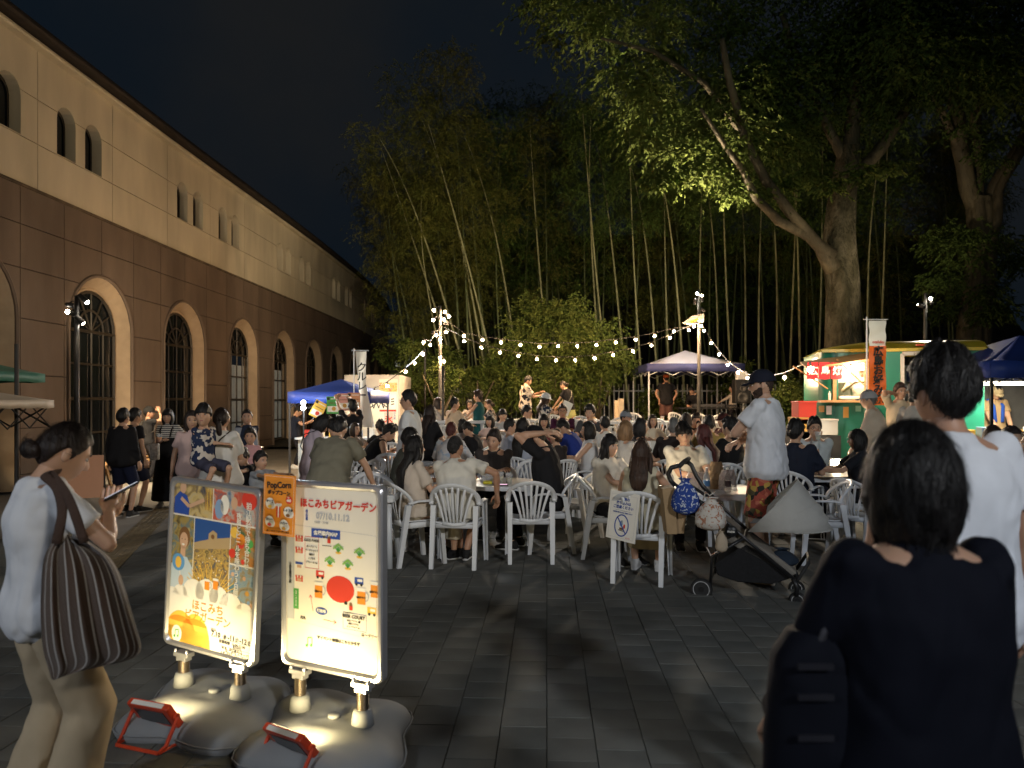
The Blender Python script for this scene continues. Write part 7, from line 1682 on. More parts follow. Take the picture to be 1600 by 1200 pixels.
for k in range(3): q = MB(); q.add([(-.27 + .19 * k, 0, .14), (-.09 + .19 * k, .01, .14), (-.09 + .19 * k, .03, -.12), (-.18 + .19 * k, .0, -.13), (-.27 + .19 * k, .02, -.12)], [(0, 4, 3, 2, 1)]); q.obj('cloth', mat('red curtain cloth', (.45, .012, .02), .8, .1), nr); text('広島焼'[k], .15, Matrix.Translation((-.18 + .19 * k, -.015, 0)) @ Matrix.Rotation(R(90), 4, 'X'), WPR, nr, .003)
def br_(o, w, zt, zb):
    zm = zt - (zt - zb) * .30
    for za, zb_, mt, nm in ((zt, zm, WPR, 'cloth'), (zm, zb, flat('banner orange', (.68, .13, .02)), 'cloth')):
        q = MB(); n = 12
        for i in range(n + 1):
            for j in range(5): q.v.append(((j / 4 - .5) * w, .015 * math.sin(i * .9 + j), za + (zb_ - za) * i / n))
        q.f = [(i * 5 + j, i * 5 + j + 1, (i + 1) * 5 + j + 1, (i + 1) * 5 + j) for i in range(n) for j in range(4)]; q.m = [0] * len(q.f); q.obj(nm, mt, o, smooth=True)
    s = Sheet(o, w, 1, Matrix.Translation((0, -.024, 0)) @ Matrix.Rotation(R(90), 4, 'X')); zc_ = (zt + zm) / 2 + .04
    s.disc(0, zc_, .085, RED, 1, .115); s.disc(.012, zc_ - .025, .045, WPR, 2, .070); s.disc(-.005, zc_ + .005, .02, WPR, 2, .06); s.text('otafuku', .06, 0, zm + .06, RED, .001); s.done()
    text('広島お好み焼', .158, Matrix.Translation((0, -.030, (zm + zb) / 2)) @ Matrix.Rotation(R(90), 4, 'X'), INK, o, .005, True)
banner('orange vertical banner with black Japanese lettering in front of the green food truck', 1371, 11.3, 501, 633, .255, PAPER, br_)
light('SPOT', (X(1375, 9.5), 9.8, 3.2), 60, (1, .85, .65), .05, (X(1360, 11.5), 11.6, 1.6), 70, .9)
# right tent stall
o = empty('stall_counter', 'lit stall counter with menu strips under the right blue tent', 'counter', (X(1580, 11), 11.2, 0)); q = MB(); q.box((0, 0, .98), (1.9, .5, .04)); q.obj('counter_top', CW, o); q = MB(); q.box((0, -.2, .5), (1.9, .03, .92)); q.obj('front_cloth', WPR, o)
for k in range(5): q = MB(); q.box((-.7 + .34 * k, -.225, .72), (.28, .01, .20)); q.obj('menu_strip', (RED, WPR, RED, GRY, WPR)[k], o)
for k in range(7): q = MB(); q.box((-.75 + .24 * k, .02, 1.07 + .02 * (k % 3)), (.15, .15, .10 + .04 * (k % 3))); q.obj('box', (WPR, YEL, LBL, WPR, AMB, WPR, GRY)[k], o, bevel=.01)
for k in range(4): q = MB(); q.box((-.7 + .45 * k, -.26, 2.0), (.4, .01, .20)); q.obj('menu_sheet', PAPER, o); 
q = MB(); q.box((-.2, -.05, 1.86), (1.5, .06, .05)); q.obj('tube_lamp', emis('tube lamp glow', (1, .88, .62), 22), o)
q = MB(); q.box((.4, 1.3, 1.2), (3, .03, 2.0)); q.obj('back_sheet', mat('grey sheet', (.12, .12, .12), .8), o)
light('AREA', (X(1575, 11.2), 11.3, 1.85), 45, (1, .86, .6), .6, (X(1575, 11.2), 11.6, 0))
tw = PEOPLE[63]; q = MB(); 
for s_ in (-1, 1): q.tube([tw['sp'](.50) - tw['fwd'] * .06, tw['sp'](.49) + tw['rt'] * s_ * .09, tw['sp'](.40) + tw['rt'] * s_ * .08 + tw['fwd'] * .13, tw['sp'](.15) + tw['rt'] * s_ * .06 + tw['fwd'] * .15], .035, 8, flat=.5)
q.obj('towel', cloth((.03, .10, .5)), None, smooth=True, label='blue towel hanging round the vendor\'s neck', cat='towel')
o = empty('ground_lamp', 'glaring lamp on the ground beside the food truck, left of the black bob', 'lamp', (X(1306, 10.9), 10.9, .0)); q = MB(); q.box((0, 0, .68), (.22, .08, .14)); q.obj('housing', STEEL, o); q = MB(); q.box((0, -.045, .68), (.19, .01, .11)); q.obj('lens', emis('ground lamp glow', (1, .86, .6), 60), o); q = MB(); q.tube([(0, 0, .62), (0, 0, 0)], .02, 6); q.obj('lamp_stand', STEEL, o)
light('POINT', (X(1306, 10.7), 10.7, .75), 30, (1, .82, .55), .06)
for k, (px, py, w_, h_, c) in enumerate(((1256, 646, .28, .34, RED), (1247, 664, .2, .2, AMB), (1282, 668, .42, .22, CW))):
    D = 11.6; o = empty('crate', ('stack of red wrapped goods left of the truck', 'small amber box below the red goods', 'white cooler box at the foot of the food truck')[k], 'box', (X(px, D), D, Z(py, D) - h_ / 2)); q = MB(); q.box((0, 0, h_ / 2), (w_, .3, h_)); q.box((0, 0, h_ + .01), (w_ + .02, .32, .03)); q.obj('box', c, o, bevel=.01); 
    if Z(py, D) - h_ / 2 > .05: q = MB(); q.box((0, .02, -(Z(py, D) - h_ / 2) / 2 - .005), (w_ + .1, .32, Z(py, D) - h_ / 2 - .01)); q.obj('shelf', STEEL, o)
# benches and a-board by the wall
for px, D, w_, rz, lab in ((170, 13.2, 1.5, -78, 'pale timber bench against the brown wall left of the boy in black'), (236, 15.0, 1.3, -75, 'pale timber bench under the man with the backpack')):
    o = empty('bench', lab, 'bench', (X(px, D) - .2, D, 0), R(rz + 10)); q = MB(); q.box((0, 0, .43), (w_, .32, .045)); q.obj('seat', WOODB, o)
    for sx in (-1, 1):
        for sy in (-1, 1): q = MB(); q.tube([(sx * (w_ / 2 - .2), sy * .06, .41), (sx * (w_ / 2 - .12), sy * .14, 0)], .03, 4); q.obj('leg', WOODB, o)
o = empty('menu_board', 'small black framed easel board with orange poster behind the left woman', 'sign', (X(134, 9.5), 9.5, 0), R(25)); q = MB(); q.box((0, 0, .62), (.4, .02, .55), rot=Matrix.Rotation(R(-12), 3, 'X')); q.obj('board', flat('salmon poster', (.55, .25, .12)), o)
for sx in (-.2, .2): q = MB(); q.tube([(sx, -.03, 0), (sx, .08, .92)], .012, 6); q.tube([(sx, .30, 0), (sx, .08, .92)], .012, 6); q.obj('leg', STEEL, o)
flush_text()
# ================= POLES, STRING LIGHTS =================
LH = emis('small spot glow', (1, .88, .7), 90)
def spot_pole(label, px, D, ptop, heads, z=None, extra=None):
    x_ = X(px, D); g = ground(x_, D); zt = Z(ptop, D); o = empty('light_pole', label, 'light pole', (x_, D, g))
    q = MB(); q.tube([(0, 0, 0), (0, 0, zt - g)], [.055, .035], 12); q.obj('pole', GALV if px > 600 else STEEL, o, smooth=True)
    for dz, dx, col_, tgt, pw, angl in heads:
        h = zt - g - dz; q = MB(); q.tube([(0, 0, h + .05), (dx * .5, -.02, h + .07), (dx, -.02, h + .04)], .012, 6); k = q.obj('bracket', STEEL, o)
        T = Vector(tgt) - Vector((x_ + dx, D, g + h)); T.normalize(); A = Vector((dx, -.02, h)); q = MB(); q.tube([A - T * .09, A + T * .05, A + T * .07], [.035, .05, .055], 12); q.obj('lamp_head', STEEL, k, smooth=True)
        q = MB(); q.ball(A + T * .075, .036, None, 10, 6); q.obj('lens', LH, k)
        if pw: light('SPOT', tuple(Vector((x_, D, g)) + A + T * .14), pw, col_, .05, tgt, angl, .6)
    return o
WARM = (1, .78, .50); NEU = (1, .86, .66); COOL = (.86, .92, 1)
spot_pole('slim dark pole with three spot lamps in front of the brown arched wall', 120, 12.4, 462, [(.05, .12, WARM, (-4.5, 14, 0), 420, 95), (.16, -.1, WARM, (-7.6, 30, 3.0), 360, 70), (.30, -.08, WARM, (-8.3, 9, 4), 25, 110), (.4, .05, WARM, (-5.8, 16, 0), 1000, 90)])
spot_pole('grey lamp pole at the left end of the bulb strings', 688, 19.0, 478, [(.10, -.16, COOL, (-1, 8, 0), 520, 80), (.35, -.16, COOL, (-4, 9, 0), 240, 80), (.70, -.16, WARM, (-7.5, 30, 6.5), 500, 90), (.25, .2, NEU, (1.8, 11, 0), 900, 90), (.45, .14, NEU, (1.5, 24, 5), 110, 80)])
spot_pole('lamp pole with yellow sign at the right end of the bulb strings', 1092, 19.6, 452, [(.10, -.05, NEU, (2.2, 9, 0), 1700, 90), (.25, .08, WARM, (4.5, 18.0, 9), 5500, 62), (.32, -.1, NEU, (5.2, 22.2, 2.4), 260, 50), (.55, .1, WARM, (1.0, 28, 7.0), 800, 100)])
spot_pole('dark pole with two spot lamps between the big trees', 1446, 17.0, 458, [(.10, .10, NEU, (7, 11, 0), 420, 90), (.22, .12, WARM, (11.2, 22, 7), 420, 60), (.3, -.1, WARM, (7.6, 21.5, 6), 260, 70)])
o = empty('arrow_sign', 'white and yellow arrow shaped sign on the right lamp pole', 'sign', (X(1084, 19.4), 19.4, Z(500, 19.4))); q = MB(); q.prism([(-.30, -.08), (-.05, .10), (.22, .16), (.26, .16), (.26, -.06), (-.05, -.13)], -.03, .03); q.obj('sign_face', CW, o); q = MB(); q.prism([(-.12, -.03), (.10, .04), (.12, -.02), (-.08, -.09)], -.034, -.03); q.obj('print', YEL, o)
# thin poles
for px, D, pt, lab in ((664, 21.5, 545, 'thin dark post left of the grey lamp pole'), (692, 15.8, 572, 'thin pole behind the left back table'), ):
    g = ground(X(px, D), D); q = MB(); q.tube([(0, 0, 0), (0, 0, Z(pt, D) - g)], .03, 8); q.obj('post', STEEL, None, smooth=True, label=lab, cat='post', loc=(X(px, D), D, g))
# second lamp pole behind the camera, same kind as the others in the plaza (out of frame)
def plaza_pole(x_, y_, h, heads, lab):
    o = empty('light_pole', lab, 'light pole', (x_, y_, 0)); q = MB(); q.tube([(0, 0, 0), (0, 0, h)], [.06, .04], 12); q.obj('pole', GALV, o, smooth=True)
    for dx, col_, tgt, pw, angl in heads:
        T = (Vector(tgt) - Vector((x_ + dx, y_, h - .1))).normalized(); A = Vector((dx, 0, h - .1)); q = MB(); q.tube([A - T * .09, A + T * .05, A + T * .07], [.04, .06, .065], 12); q.obj('lamp_head', STEEL, o, smooth=True)
        q = MB(); q.ball(A + T * .075, .04, None, 10, 6); q.obj('lens', LH, o); light('SPOT', tuple(Vector((x_, y_, 0)) + A + T * .16), pw, col_, .06, tgt, angl, .8)
plaza_pole(-5.5, -3.0, 4.8, [(-.15, COOL, (-1.5, 5, .5), 700, 75), (.15, (1, .90, .75), (-8.5, 12, 3.0), 120, 100)], 'lamp pole of the plaza standing behind the camera on the left')
plaza_pole(4.5, -4.5, 5.2, [(-.15, COOL, (1.0, 7.6, .3), 1150, 50), (.15, (.9, 1, .8), (11, 22, 10), 380, 60), (0, (.95, 1, .8), (2, 30, 8), 1700, 52), (-.3, (1, .84, .60), (-8.5, 17, 5.6), 1250, 66)], 'lamp pole of the plaza standing behind the camera on the right')
# strings
bulbme = MB(); bulbme.ball((0, 0, 0), .028, None, 10, 8); bulbmesh = bulbme.mesh('bulb', BULB, True)
skm = MB(); skm.lathe([(.018, .03), (.018, .08), (.001, .082)], 8); skmesh = skm.mesh('socket', BLACK)
def string(label, pts, group):
    """pts: (px,py,D) of cable supports and bulbs"""
    P_ = [Vector((X(a, d), d, Z(b, d))) for a, b, d, _ in pts]; o = empty('string_light', label, 'string light', P_[0]); org = P_[0]
    q = MB(); q.tube([p - org + Vector((0, 0, .09)) for p in P_], .010, 5, cap=False); q.obj('cable', BLACK, o)
    for p, t in zip(P_, pts):
        if t[3]: share('bulb', bulbmesh, o, p - org); share('socket', skmesh, o, p - org)
def D_(px): return 19 + (px - 688) / 404 * .6
string('upper sagging string of warm bulbs between the two lamp poles', [(688, 500, 19, 0), (725, 525, 19, 1)] + [(a, b, D_(a), 1) for a, b in ((754, 531), (783, 535), (813, 539), (843, 542), (872, 541), (902, 541), (932, 539), (962, 535), (993, 531), (1023, 525), (1053, 518), (1076, 516))] + [(1092, 508, 19.6, 0)], 'a')
string('lower sagging string of warm bulbs between the two lamp poles', [(688, 514, 18.6, 0), (725, 533, 18.4, 1)] + [(a, b, 18.2 + (a - 688) / 404 * .8, 1) for a, b in ((752, 543), (781, 551), (810, 556), (839, 561), (869, 563), (899, 563), (929, 560), (958, 555), (989, 549), (1018, 540), (1047, 528))] + [(1090, 509, 19.4, 0)], 'a')
string('bulb string running down to the right behind the bearded man', [(1092, 505, 19.5, 0), (1084, 510, 19.4, 1), (1096, 510, 19.3, 1), (1100, 517, 19.2, 1), (1111, 536, 18.8, 1), (1124, 554, 18.2, 1), (1137, 570, 17.6, 1), (1153, 582, 16.9, 1), (1168, 591, 16.2, 1), (1190, 598, 15.2, 1), (1226, 590, 14, 1), (1262, 574, 12.6, 0)], 'a')
string('bulb string running down to the left from the grey lamp pole', [(690, 514, 19, 0), (682, 524, 18.8, 1), (672, 539, 18.4, 1), (662, 535, 18.1, 1), (661, 554, 18, 1), (648, 568, 17.4, 1), (634, 581, 16.8, 1), (605, 603, 16.2, 1), (585, 613, 15.8, 1)], 'a')
string('short vertical row of bulbs on the grey lamp pole', [(695, 487, 18.9, 1), (694, 499, 18.9, 1), (697, 519, 18.9, 1), (688, 530, 18.9, 1), (687, 559, 18.9, 1), (694, 565, 18.9, 1), (695, 600, 18.9, 0)], 'a')
# ================= FENCE =================
FN = mat('grey white fence metal', (.34, .34, .34), .45, .1)
FY = 25.0; fenc = empty('picket_fence', 'tall light grey metal picket fence in front of the bamboo grove', 'fence', (0, FY, 0)); pk = MB(); pk.box((0, 0, .78), (.035, .035, 1.56)); pkm = pk.mesh('picket', FN); x_ = X(700, FY); k = 0; xr = X(1420, FY)
while x_ < xr: share('picket', pkm, fenc, (x_, 0, .62)); x_ += .165; k += 1
for z in (.85, 1.95): q = MB(); q.box(((X(700, FY) + xr) / 2, .035, z), (xr - X(700, FY), .03, .05)); q.obj('rail', FN, fenc)
o = MB().box((0, 0, .55), (.13, .13, 1.1)).obj('timber_post', mat('pale post', (.5, .42, .3), .7), None, label='short square pale post between the chairs and the fence', cat='post', loc=(X(970, 19.5), 19.5, ground(3, 19.5)))
MB().box((0, 0, .5), (.10, .10, 1.0)).obj('timber_post', MC['pale post'], None, label='second short pale post just left of the square one', cat='post', loc=(X(963, 20.3), 20.3, ground(3, 20.3)))
# bank behind the fence, far side raised as an added backdrop hiding the sky
bv = []; xs_ = [-14 + 1.2 * i for i in range(42)]; ys_ = [24.4, 25.6, 27, 29, 32, 36, 42, 50, 60]
for y in ys_:
    for x in xs_: bv.append((x, y, (.60 if x > -3 else .1 + .5 * sstep(-7, -3, x)) + min(.07 * max(0, y - 25), 1.2) + (0 if x < -6 else max(0, y - 46) * .95) + .1 * noise.noise((x * .4, y * .4, 0))))
q = MB(); q.v = bv; n = len(xs_); q.f = [(j * n + i, j * n + i + 1, (j + 1) * n + i + 1, (j + 1) * n + i) for j in range(len(ys_) - 1) for i in range(n - 1)]; q.m = [0] * len(q.f); q.obj('grove_backdrop_bank', mat('dark leaf litter', (.03, .025, .015), .9, .4, 2, .5, 20), smooth=True, kind='structure')
# ================= LEAF TOOLS =================
def leafmat(name, c1, c2, sc=1.5):
    m = mat(name, c1, .5, 0, sc, col2=c2, spec=.35); t, b = nodes(m)
    for l in list(t.links):
        pass
    b.inputs['Roughness'].default_value = .8; b.inputs['Specular IOR Level'].default_value = .12; return m
def leaves(P_, Dr, Ln, Wd, up=None, rng=RNG):
    """diamond leaves: positions, directions, lengths, widths -> V, Q"""
    n = len(P_); Dr = Dr / np.maximum(np.linalg.norm(Dr, axis=1, keepdims=True), 1e-6); rnd = rng.normal(size=(n, 3)); sd = np.cross(Dr, rnd); sd /= np.maximum(np.linalg.norm(sd, axis=1, keepdims=True), 1e-6)
    nn = np.cross(Dr, sd); a = P_; b = P_ + Dr * Ln[:, None] * .45 + sd * Wd[:, None] * .5 + nn * Ln[:, None] * .06; c = P_ + Dr * Ln[:, None] - np.array([0, 0, 1]) * Ln[:, None] * .12; d = P_ + Dr * Ln[:, None] * .45 - sd * Wd[:, None] * .5 + nn * Ln[:, None] * .06
    V = np.stack([a, b, c, d], 1).reshape(-1, 3); Q = np.arange(4 * n).reshape(n, 4); return V, Q
def sprays(C, Rd, ntw, nlf, L0, W0, rng=RNG, droop=.35, flat=.55, segs=None):
    """clusters of drooping twigs with alternate leaves around centres C with radii Rd"""
    Ps = []; Ds = []
    for c, r_ in zip(C, Rd):
        d = rng.normal(size=(ntw, 3)); d[:, 2] *= flat; d /= np.linalg.norm(d, axis=1, keepdims=True); s0 = c + rng.normal(size=(ntw, 3)) * r_ * .30 * np.array([1, 1, .8]); ln = r_ * rng.uniform(.45, 1.0, ntw)
        t = rng.uniform(.1, 1, (ntw, nlf)); p = s0[:, None, :] + d[:, None, :] * (ln[:, None] * t)[:, :, None]; p[:, :, 2] -= droop * r_ * t ** 2 * .8
        sd = np.cross(d, [0, 0, 1.0]); sd /= np.maximum(np.linalg.norm(sd, axis=1, keepdims=True), 1e-6); sg = rng.choice([-1, 1], (ntw, nlf)); dd = d[:, None, :] * .8 + sd[:, None, :] * sg[:, :, None] * .7; dd[:, :, 2] -= .35 + rng.uniform(0, .4, (ntw, nlf))
        Ps.append(p.reshape(-1, 3)); Ds.append(dd.reshape(-1, 3))
    P_ = np.vstack(Ps); D2 = np.vstack(Ds) + rng.normal(size=(len(P_), 3)) * .18; n = len(P_); return leaves(P_, D2, L0 * rng.uniform(.6, 1.2, n), W0 * rng.uniform(.7, 1.2, n), rng=rng)
# ================= BAMBOO =================
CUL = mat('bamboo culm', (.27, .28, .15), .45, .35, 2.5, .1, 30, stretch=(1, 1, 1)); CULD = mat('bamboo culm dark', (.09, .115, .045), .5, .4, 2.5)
BLF = [leafmat('bamboo leaf', (.055, .075, .016), (.12, .125, .028), 1.2), leafmat('bamboo leaf green', (.035, .075, .016), (.08, .12, .028), 1.2), leafmat('bamboo leaf ochre', (.065, .075, .018), (.115, .115, .03), 1.0)]
def bamboo_model(hgt, seed, low, mt):
    rng = np.random.default_rng(seed); rs = random.Random(seed); bx, by = rs.uniform(-1, 1), rs.uniform(-1, 1); pts = []; n = 30
    for i in range(n + 1): t = i / n; pts.append(Vector((bx * .9 * t ** 3.2 + .05 * math.sin(t * 5), by * .9 * t ** 3.2, hgt * t - .5 * t ** 4)))
    rad = [.055 * (1 - .85 * (i / n)) for i in range(n + 1)]; q = MB(); q.tube(pts, rad, 8)
    for i in range(1, n):
        q.tube([pts[i] - Vector((0, 0, .012)), pts[i] + Vector((0, 0, .012))], rad[i] * 1.22, 8)
    cm = q.mesh('culm', mt, True); C = []; Rd = []
    for i in range(int(n * low), n + 1):
        t = i / n; k = 3 if t < .9 else 4
        for _ in range(k):
            a = rs.uniform(0, 2 * PI); L_ = (1 - abs(t - .62) * 1.15) * rs.uniform(.35, 1.35) + .15; C.append(np.array(pts[i]) + np.array([math.cos(a) * L_, math.sin(a) * L_, .25 * L_ - .15 * rs.random()])); Rd.append(rs.uniform(.38, .62))
    V, Q = sprays(C, Rd, 13, 9, .15, .022, rng, droop=.8); return cm, V, Q
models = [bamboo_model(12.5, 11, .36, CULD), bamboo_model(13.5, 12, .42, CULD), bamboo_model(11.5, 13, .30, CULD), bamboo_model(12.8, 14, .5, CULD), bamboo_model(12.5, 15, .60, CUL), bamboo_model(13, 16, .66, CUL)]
bmesh_ = [(cm, [np_mesh('foliage', V, Q, b) for b in BLF]) for cm, V, Q in models]
def bamboo(x, y, h, lean, az, k, li, label, grp):
    z = .55 + min(.07 * max(0, y - 25), 1.2) if x > -4 else .2
    o = empty('bamboo_stalk', label, 'bamboo', (x, y, z), 0, grp); cm, fm = bmesh_[k]; H0 = (12.5, 13.5, 11.5, 12.8, 12.5, 13)[k]; s_ = h / H0
    rz = random.uniform(0, 6.28)
    for n_, me in (('culm', cm), ('foliage', fm[li])): share(n_, me, o, (0, 0, 0), (0, 0, rz), (1, 1, 1))
    o.scale = (s_ ** .5, s_ ** .5, s_); o.rotation_euler = (0, R(lean), R(az)); return o
rs = random.Random(21)
FRONT = [(772, 27.5, 12.5, -9), (790, 26.6, 12, -13), (715, 26.8, 9.5, -14), (735, 27.5, 11.5, -17), (752, 26.4, 12, -15), (758, 28, 9, -8), (820, 28, 12, -7), (868, 28.5, 12, -6), (957, 26.8, 13, -6), (940, 28, 12, -4), (985, 27.5, 12.5, -5), (1008, 27, 11.5, -4), (1032, 28, 12, -3), (1048, 28.5, 12, -2), (1072, 27, 12.5, -3), (1098, 28, 12, -1), (1122, 28.6, 11.5, 0), (1147, 26.8, 12.5, -3), (1165, 28.5, 12, 1), (1187, 28, 12, 0), (1212, 28.5, 12, 1), (1232, 27.5, 12, 2), (1252, 27, 12.5, 0), (1275, 28.5, 12, 2), (1356, 27.0, 12.5, -1), (1372, 27.2, 12.5, 2)]
lms = ['behind the left lamp pole', 'left of the round bush', 'above the round bush', 'behind the bulb strings', 'left of the canopy', 'behind the canopy', 'right of the canopy', 'left of the mossy trunk', 'right of the mossy trunk']
FRONT.sort()
LM = [(800, 'leaning left above the left lamp pole'), (900, 'behind the round evergreen'), (1000, 'left of the canopy'), (1060, 'above the left half of the canopy'), (1140, 'above the right half of the canopy'), (1215, 'right of the right lamp pole'), (1300, 'left of the mossy trunk'), (2000, 'right of the mossy trunk')]
cnt_ = {}
for i, (px, D, h, ln_) in enumerate(FRONT):
    lm = [b for a, b in LM if px < a][0]; cnt_[lm] = cnt_.get(lm, 0) + 1
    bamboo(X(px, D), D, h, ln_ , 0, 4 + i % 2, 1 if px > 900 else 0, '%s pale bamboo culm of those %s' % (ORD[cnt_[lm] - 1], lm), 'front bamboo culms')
for i in range(95):
    D = rs.uniform(29.5, 44); px = rs.uniform(660, 1560); tp = 260 - 40 * math.sin((px - 640) / 120) if px < 760 else 150
    h = 1.58 + (HZ - tp) * D / F - 1; h = min(h, 15.5) * rs.uniform(.85, 1.03)
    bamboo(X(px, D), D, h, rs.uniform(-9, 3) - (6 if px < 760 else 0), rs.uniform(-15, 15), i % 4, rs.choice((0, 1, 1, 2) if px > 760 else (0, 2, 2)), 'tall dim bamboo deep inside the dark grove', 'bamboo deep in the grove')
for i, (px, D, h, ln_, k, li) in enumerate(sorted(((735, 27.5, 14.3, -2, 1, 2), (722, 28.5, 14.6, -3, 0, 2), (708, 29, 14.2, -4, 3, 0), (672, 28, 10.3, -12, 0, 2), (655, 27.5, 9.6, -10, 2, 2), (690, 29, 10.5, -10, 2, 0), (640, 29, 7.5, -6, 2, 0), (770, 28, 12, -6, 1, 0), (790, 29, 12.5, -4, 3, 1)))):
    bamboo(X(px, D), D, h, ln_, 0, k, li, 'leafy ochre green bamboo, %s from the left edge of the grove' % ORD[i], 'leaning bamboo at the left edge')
# ================= TREES =================
BARK = mat('mossy grey bark', (.03, .028, .014), .9, .6, 2.6, 1.0, 14, stretch=(1, 1, .5), col2=(.075, .068, .045)); BARK2 = mat('smooth grey bark', (.075, .063, .038), .75, .3, 2.2, .5, 10, stretch=(1, 1, .4))
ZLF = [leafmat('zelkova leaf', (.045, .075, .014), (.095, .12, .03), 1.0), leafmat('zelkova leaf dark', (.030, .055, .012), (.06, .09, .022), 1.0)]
def limb_(q, pts, rad, n=12, wob=.04):
    P_ = [Vector(p) for p in pts]; out = []; rr = []
    for i in range(len(P_) - 1):
        for s_ in range(4):
            t = s_ / 4; p = P_[i].lerp(P_[i + 1], t); 
            if 0 < i + t: p = p + Vector((noise.noise(p * .9), noise.noise(p * .9 + Vector((9, 0, 0))), 0)) * wob * 3 * min(rad[i] * 3, 1)
            out.append(p); rr.append(rad[i] * (1 - t) + rad[i + 1] * t)
    out.append(P_[-1]); rr.append(rad[-1]); q.tube(out, rr, n)
    return out
def WP(px, py, D): return Vector((X(px, D), D, Z(py, D)))
z1 = empty('zelkova_tree', 'huge tree with thick mossy trunk and spreading limbs behind the food truck', 'tree', (X(1318, 20.5), 20.5, .55)); base = z1.location
def loc(pts): return [p - base for p in pts]
D = 20.5; q = MB(); 
pass
q = MB(); na, nr = 64, 90
def trunk_(q, sp_, fl, na=64, nr=90):
    P_ = smooth_pts([p for p, _ in sp_], 4); RR = np.interp(np.linspace(0, 1, len(P_)), np.linspace(0, 1, len(sp_)), [r_ for _, r_ in sp_]); n0 = len(q.v)
    for i in range(nr):
        t = i / (nr - 1) * (len(P_) - 1); k = min(int(t), len(P_) - 2); p = P_[k].lerp(P_[k + 1], t - k); r0_ = float(np.interp(t, range(len(P_)), RR)); zz = p.z
        for j in range(na):
            a = 2 * PI * j / na; c_, s_ = math.cos(a), math.sin(a)
            r_ = r0_ * (1 + fl * abs(math.sin(a * 2.5 + .15 * zz)) ** .6 - fl * .5 + .14 * noise.noise((c_ * 1.4, s_ * 1.4, zz * .35)) + .05 * noise.noise((c_ * 6, s_ * 6, zz * 1.3)) + .022 * noise.noise((c_ * 20, s_ * 20, zz * 5)))
            r_ *= 1 + .5 * max(0, 1 - zz / 1.6) ** 2 * (.6 + .4 * math.sin(a * 5)); q.v.append((p.x + r_ * c_, p.y + r_ * s_, p.z))
    for i in range(nr - 1):
        for j in range(na): q.f.append((n0 + i * na + j, n0 + i * na + (j + 1) % na, n0 + (i + 1) * na + (j + 1) % na, n0 + (i + 1) * na + j)); q.m.append(0)
trunk_(q, list(zip(loc([WP(1318, 640, D), WP(1318, 560, D), WP(1316, 460, D), WP(1312, 380, D), WP(1318, 300, D), WP(1328, 230, D)]), [.56, .47, .42, .42, .34, .26])), .16)
q.obj('trunk', BARK, z1, smooth=True)
for pts, rad in (([(1302, 420, 20.3), (1282, 385, 20.1), (1240, 340, 19.4), (1195, 280, 18.8), (1165, 215, 18.2), (1140, 130, 17.6), (1128, 60, 17.2)], [.24, .17, .14, .12, .11, .09, .06]),
                 ([(1300, 400, 20.2), (1270, 372, 19.9), (1215, 345, 19.2), (1180, 310, 18.6), (1160, 265, 18.1), (1125, 215, 17.6), (1095, 170, 17.2)], [.2, .13, .12, .10, .08, .06, .04]),
                 ([(1326, 260, 20.4), (1300, 215, 20.6), (1270, 150, 21), (1245, 90, 21.4), (1220, 20, 21.8)], [.17, .13, .11, .09, .07]), ([(1328, 260, 20.5), (1335, 180, 20.6), (1345, 90, 20.8), (1350, 0, 21)], [.24, .2, .17, .12]),
                 ([(1322, 300, 20.4), (1385, 220, 20.8), (1440, 130, 21), (1480, 40, 21)], [.2, .16, .12, .08]), ([(1165, 215, 19.5), (1100, 130, 18.6), (1020, 80, 17.6), (940, 60, 17)], [.09, .07, .05, .03])):
    q = MB(); limb_(q, loc([WP(*p) for p in pts]), rad, 12); q.obj('limb', BARK2, z1, smooth=True)
for m_ in (BARK, BARK2):
    for n_ in m_.node_tree.nodes:
        if n_.type == 'BUMP': n_.inputs['Distance'].default_value = .10
        if n_.type == 'MAP_RANGE': n_.inputs[1].default_value = .46; n_.inputs[2].default_value = .60
# crown
rng = np.random.default_rng(5); 
lowb = [(830, 40), (870, 95), (910, 120), (960, 140), (990, 190), (1020, 250), (1060, 250), (1100, 290), (1150, 300), (1200, 255), (1300, 235), (1400, 200), (1450, 170), (1500, 160), (1560, 180), (1610, 210)]
def crown(x0, x1, n, Dr, mt, par, rr=(.8, 1.5), top=-220, bias=.0, ntw=46, nlf=17):
    C = []; Rd = []
    while len(C) < n:
        px = rng.uniform(x0, x1); lb = np.interp(px, [a for a, b in lowb], [b for a, b in lowb]); r_ = rng.uniform(*rr); D = rng.uniform(*Dr); py = lb - r_ * F / D * .55 - abs(rng.normal()) * (110 if rng.random() < .6 else 260)
        if py < top: continue
        C.append(np.array(WP(px, py, D) - par.location)); Rd.append(r_)
    V, Q = sprays(C, Rd, ntw, nlf, .13, .055, rng, droop=.5, flat=.4); share('crown', np_mesh('crown', V, Q, mt), par)
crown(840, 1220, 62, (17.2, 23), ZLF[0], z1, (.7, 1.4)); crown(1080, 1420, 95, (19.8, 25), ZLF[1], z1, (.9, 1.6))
C = []; Rd = []
for px, py, D, r_ in ((1035, 272, 18, .45), (1060, 268, 18, .5), (1090, 262, 18.2, .5), (1120, 266, 18.4, .45), (1016, 285, 18, .3), (1140, 300, 18.6, .45), (1165, 290, 18.8, .5), (1190, 305, 19, .5), (1225, 290, 19.2, .5), (1260, 270, 19.4, .5), (1300, 290, 19, .45), (1340, 270, 19, .5), (1390, 260, 19.5, .4), (1010, 215, 18, .7), (1045, 215, 18, .7), (1075, 205, 18.4, .7), (1100, 190, 18.2, .7), (1000, 165, 17.8, .7)):
    C.append(np.array(WP(px, py, D) - z1.location)); Rd.append(r_)
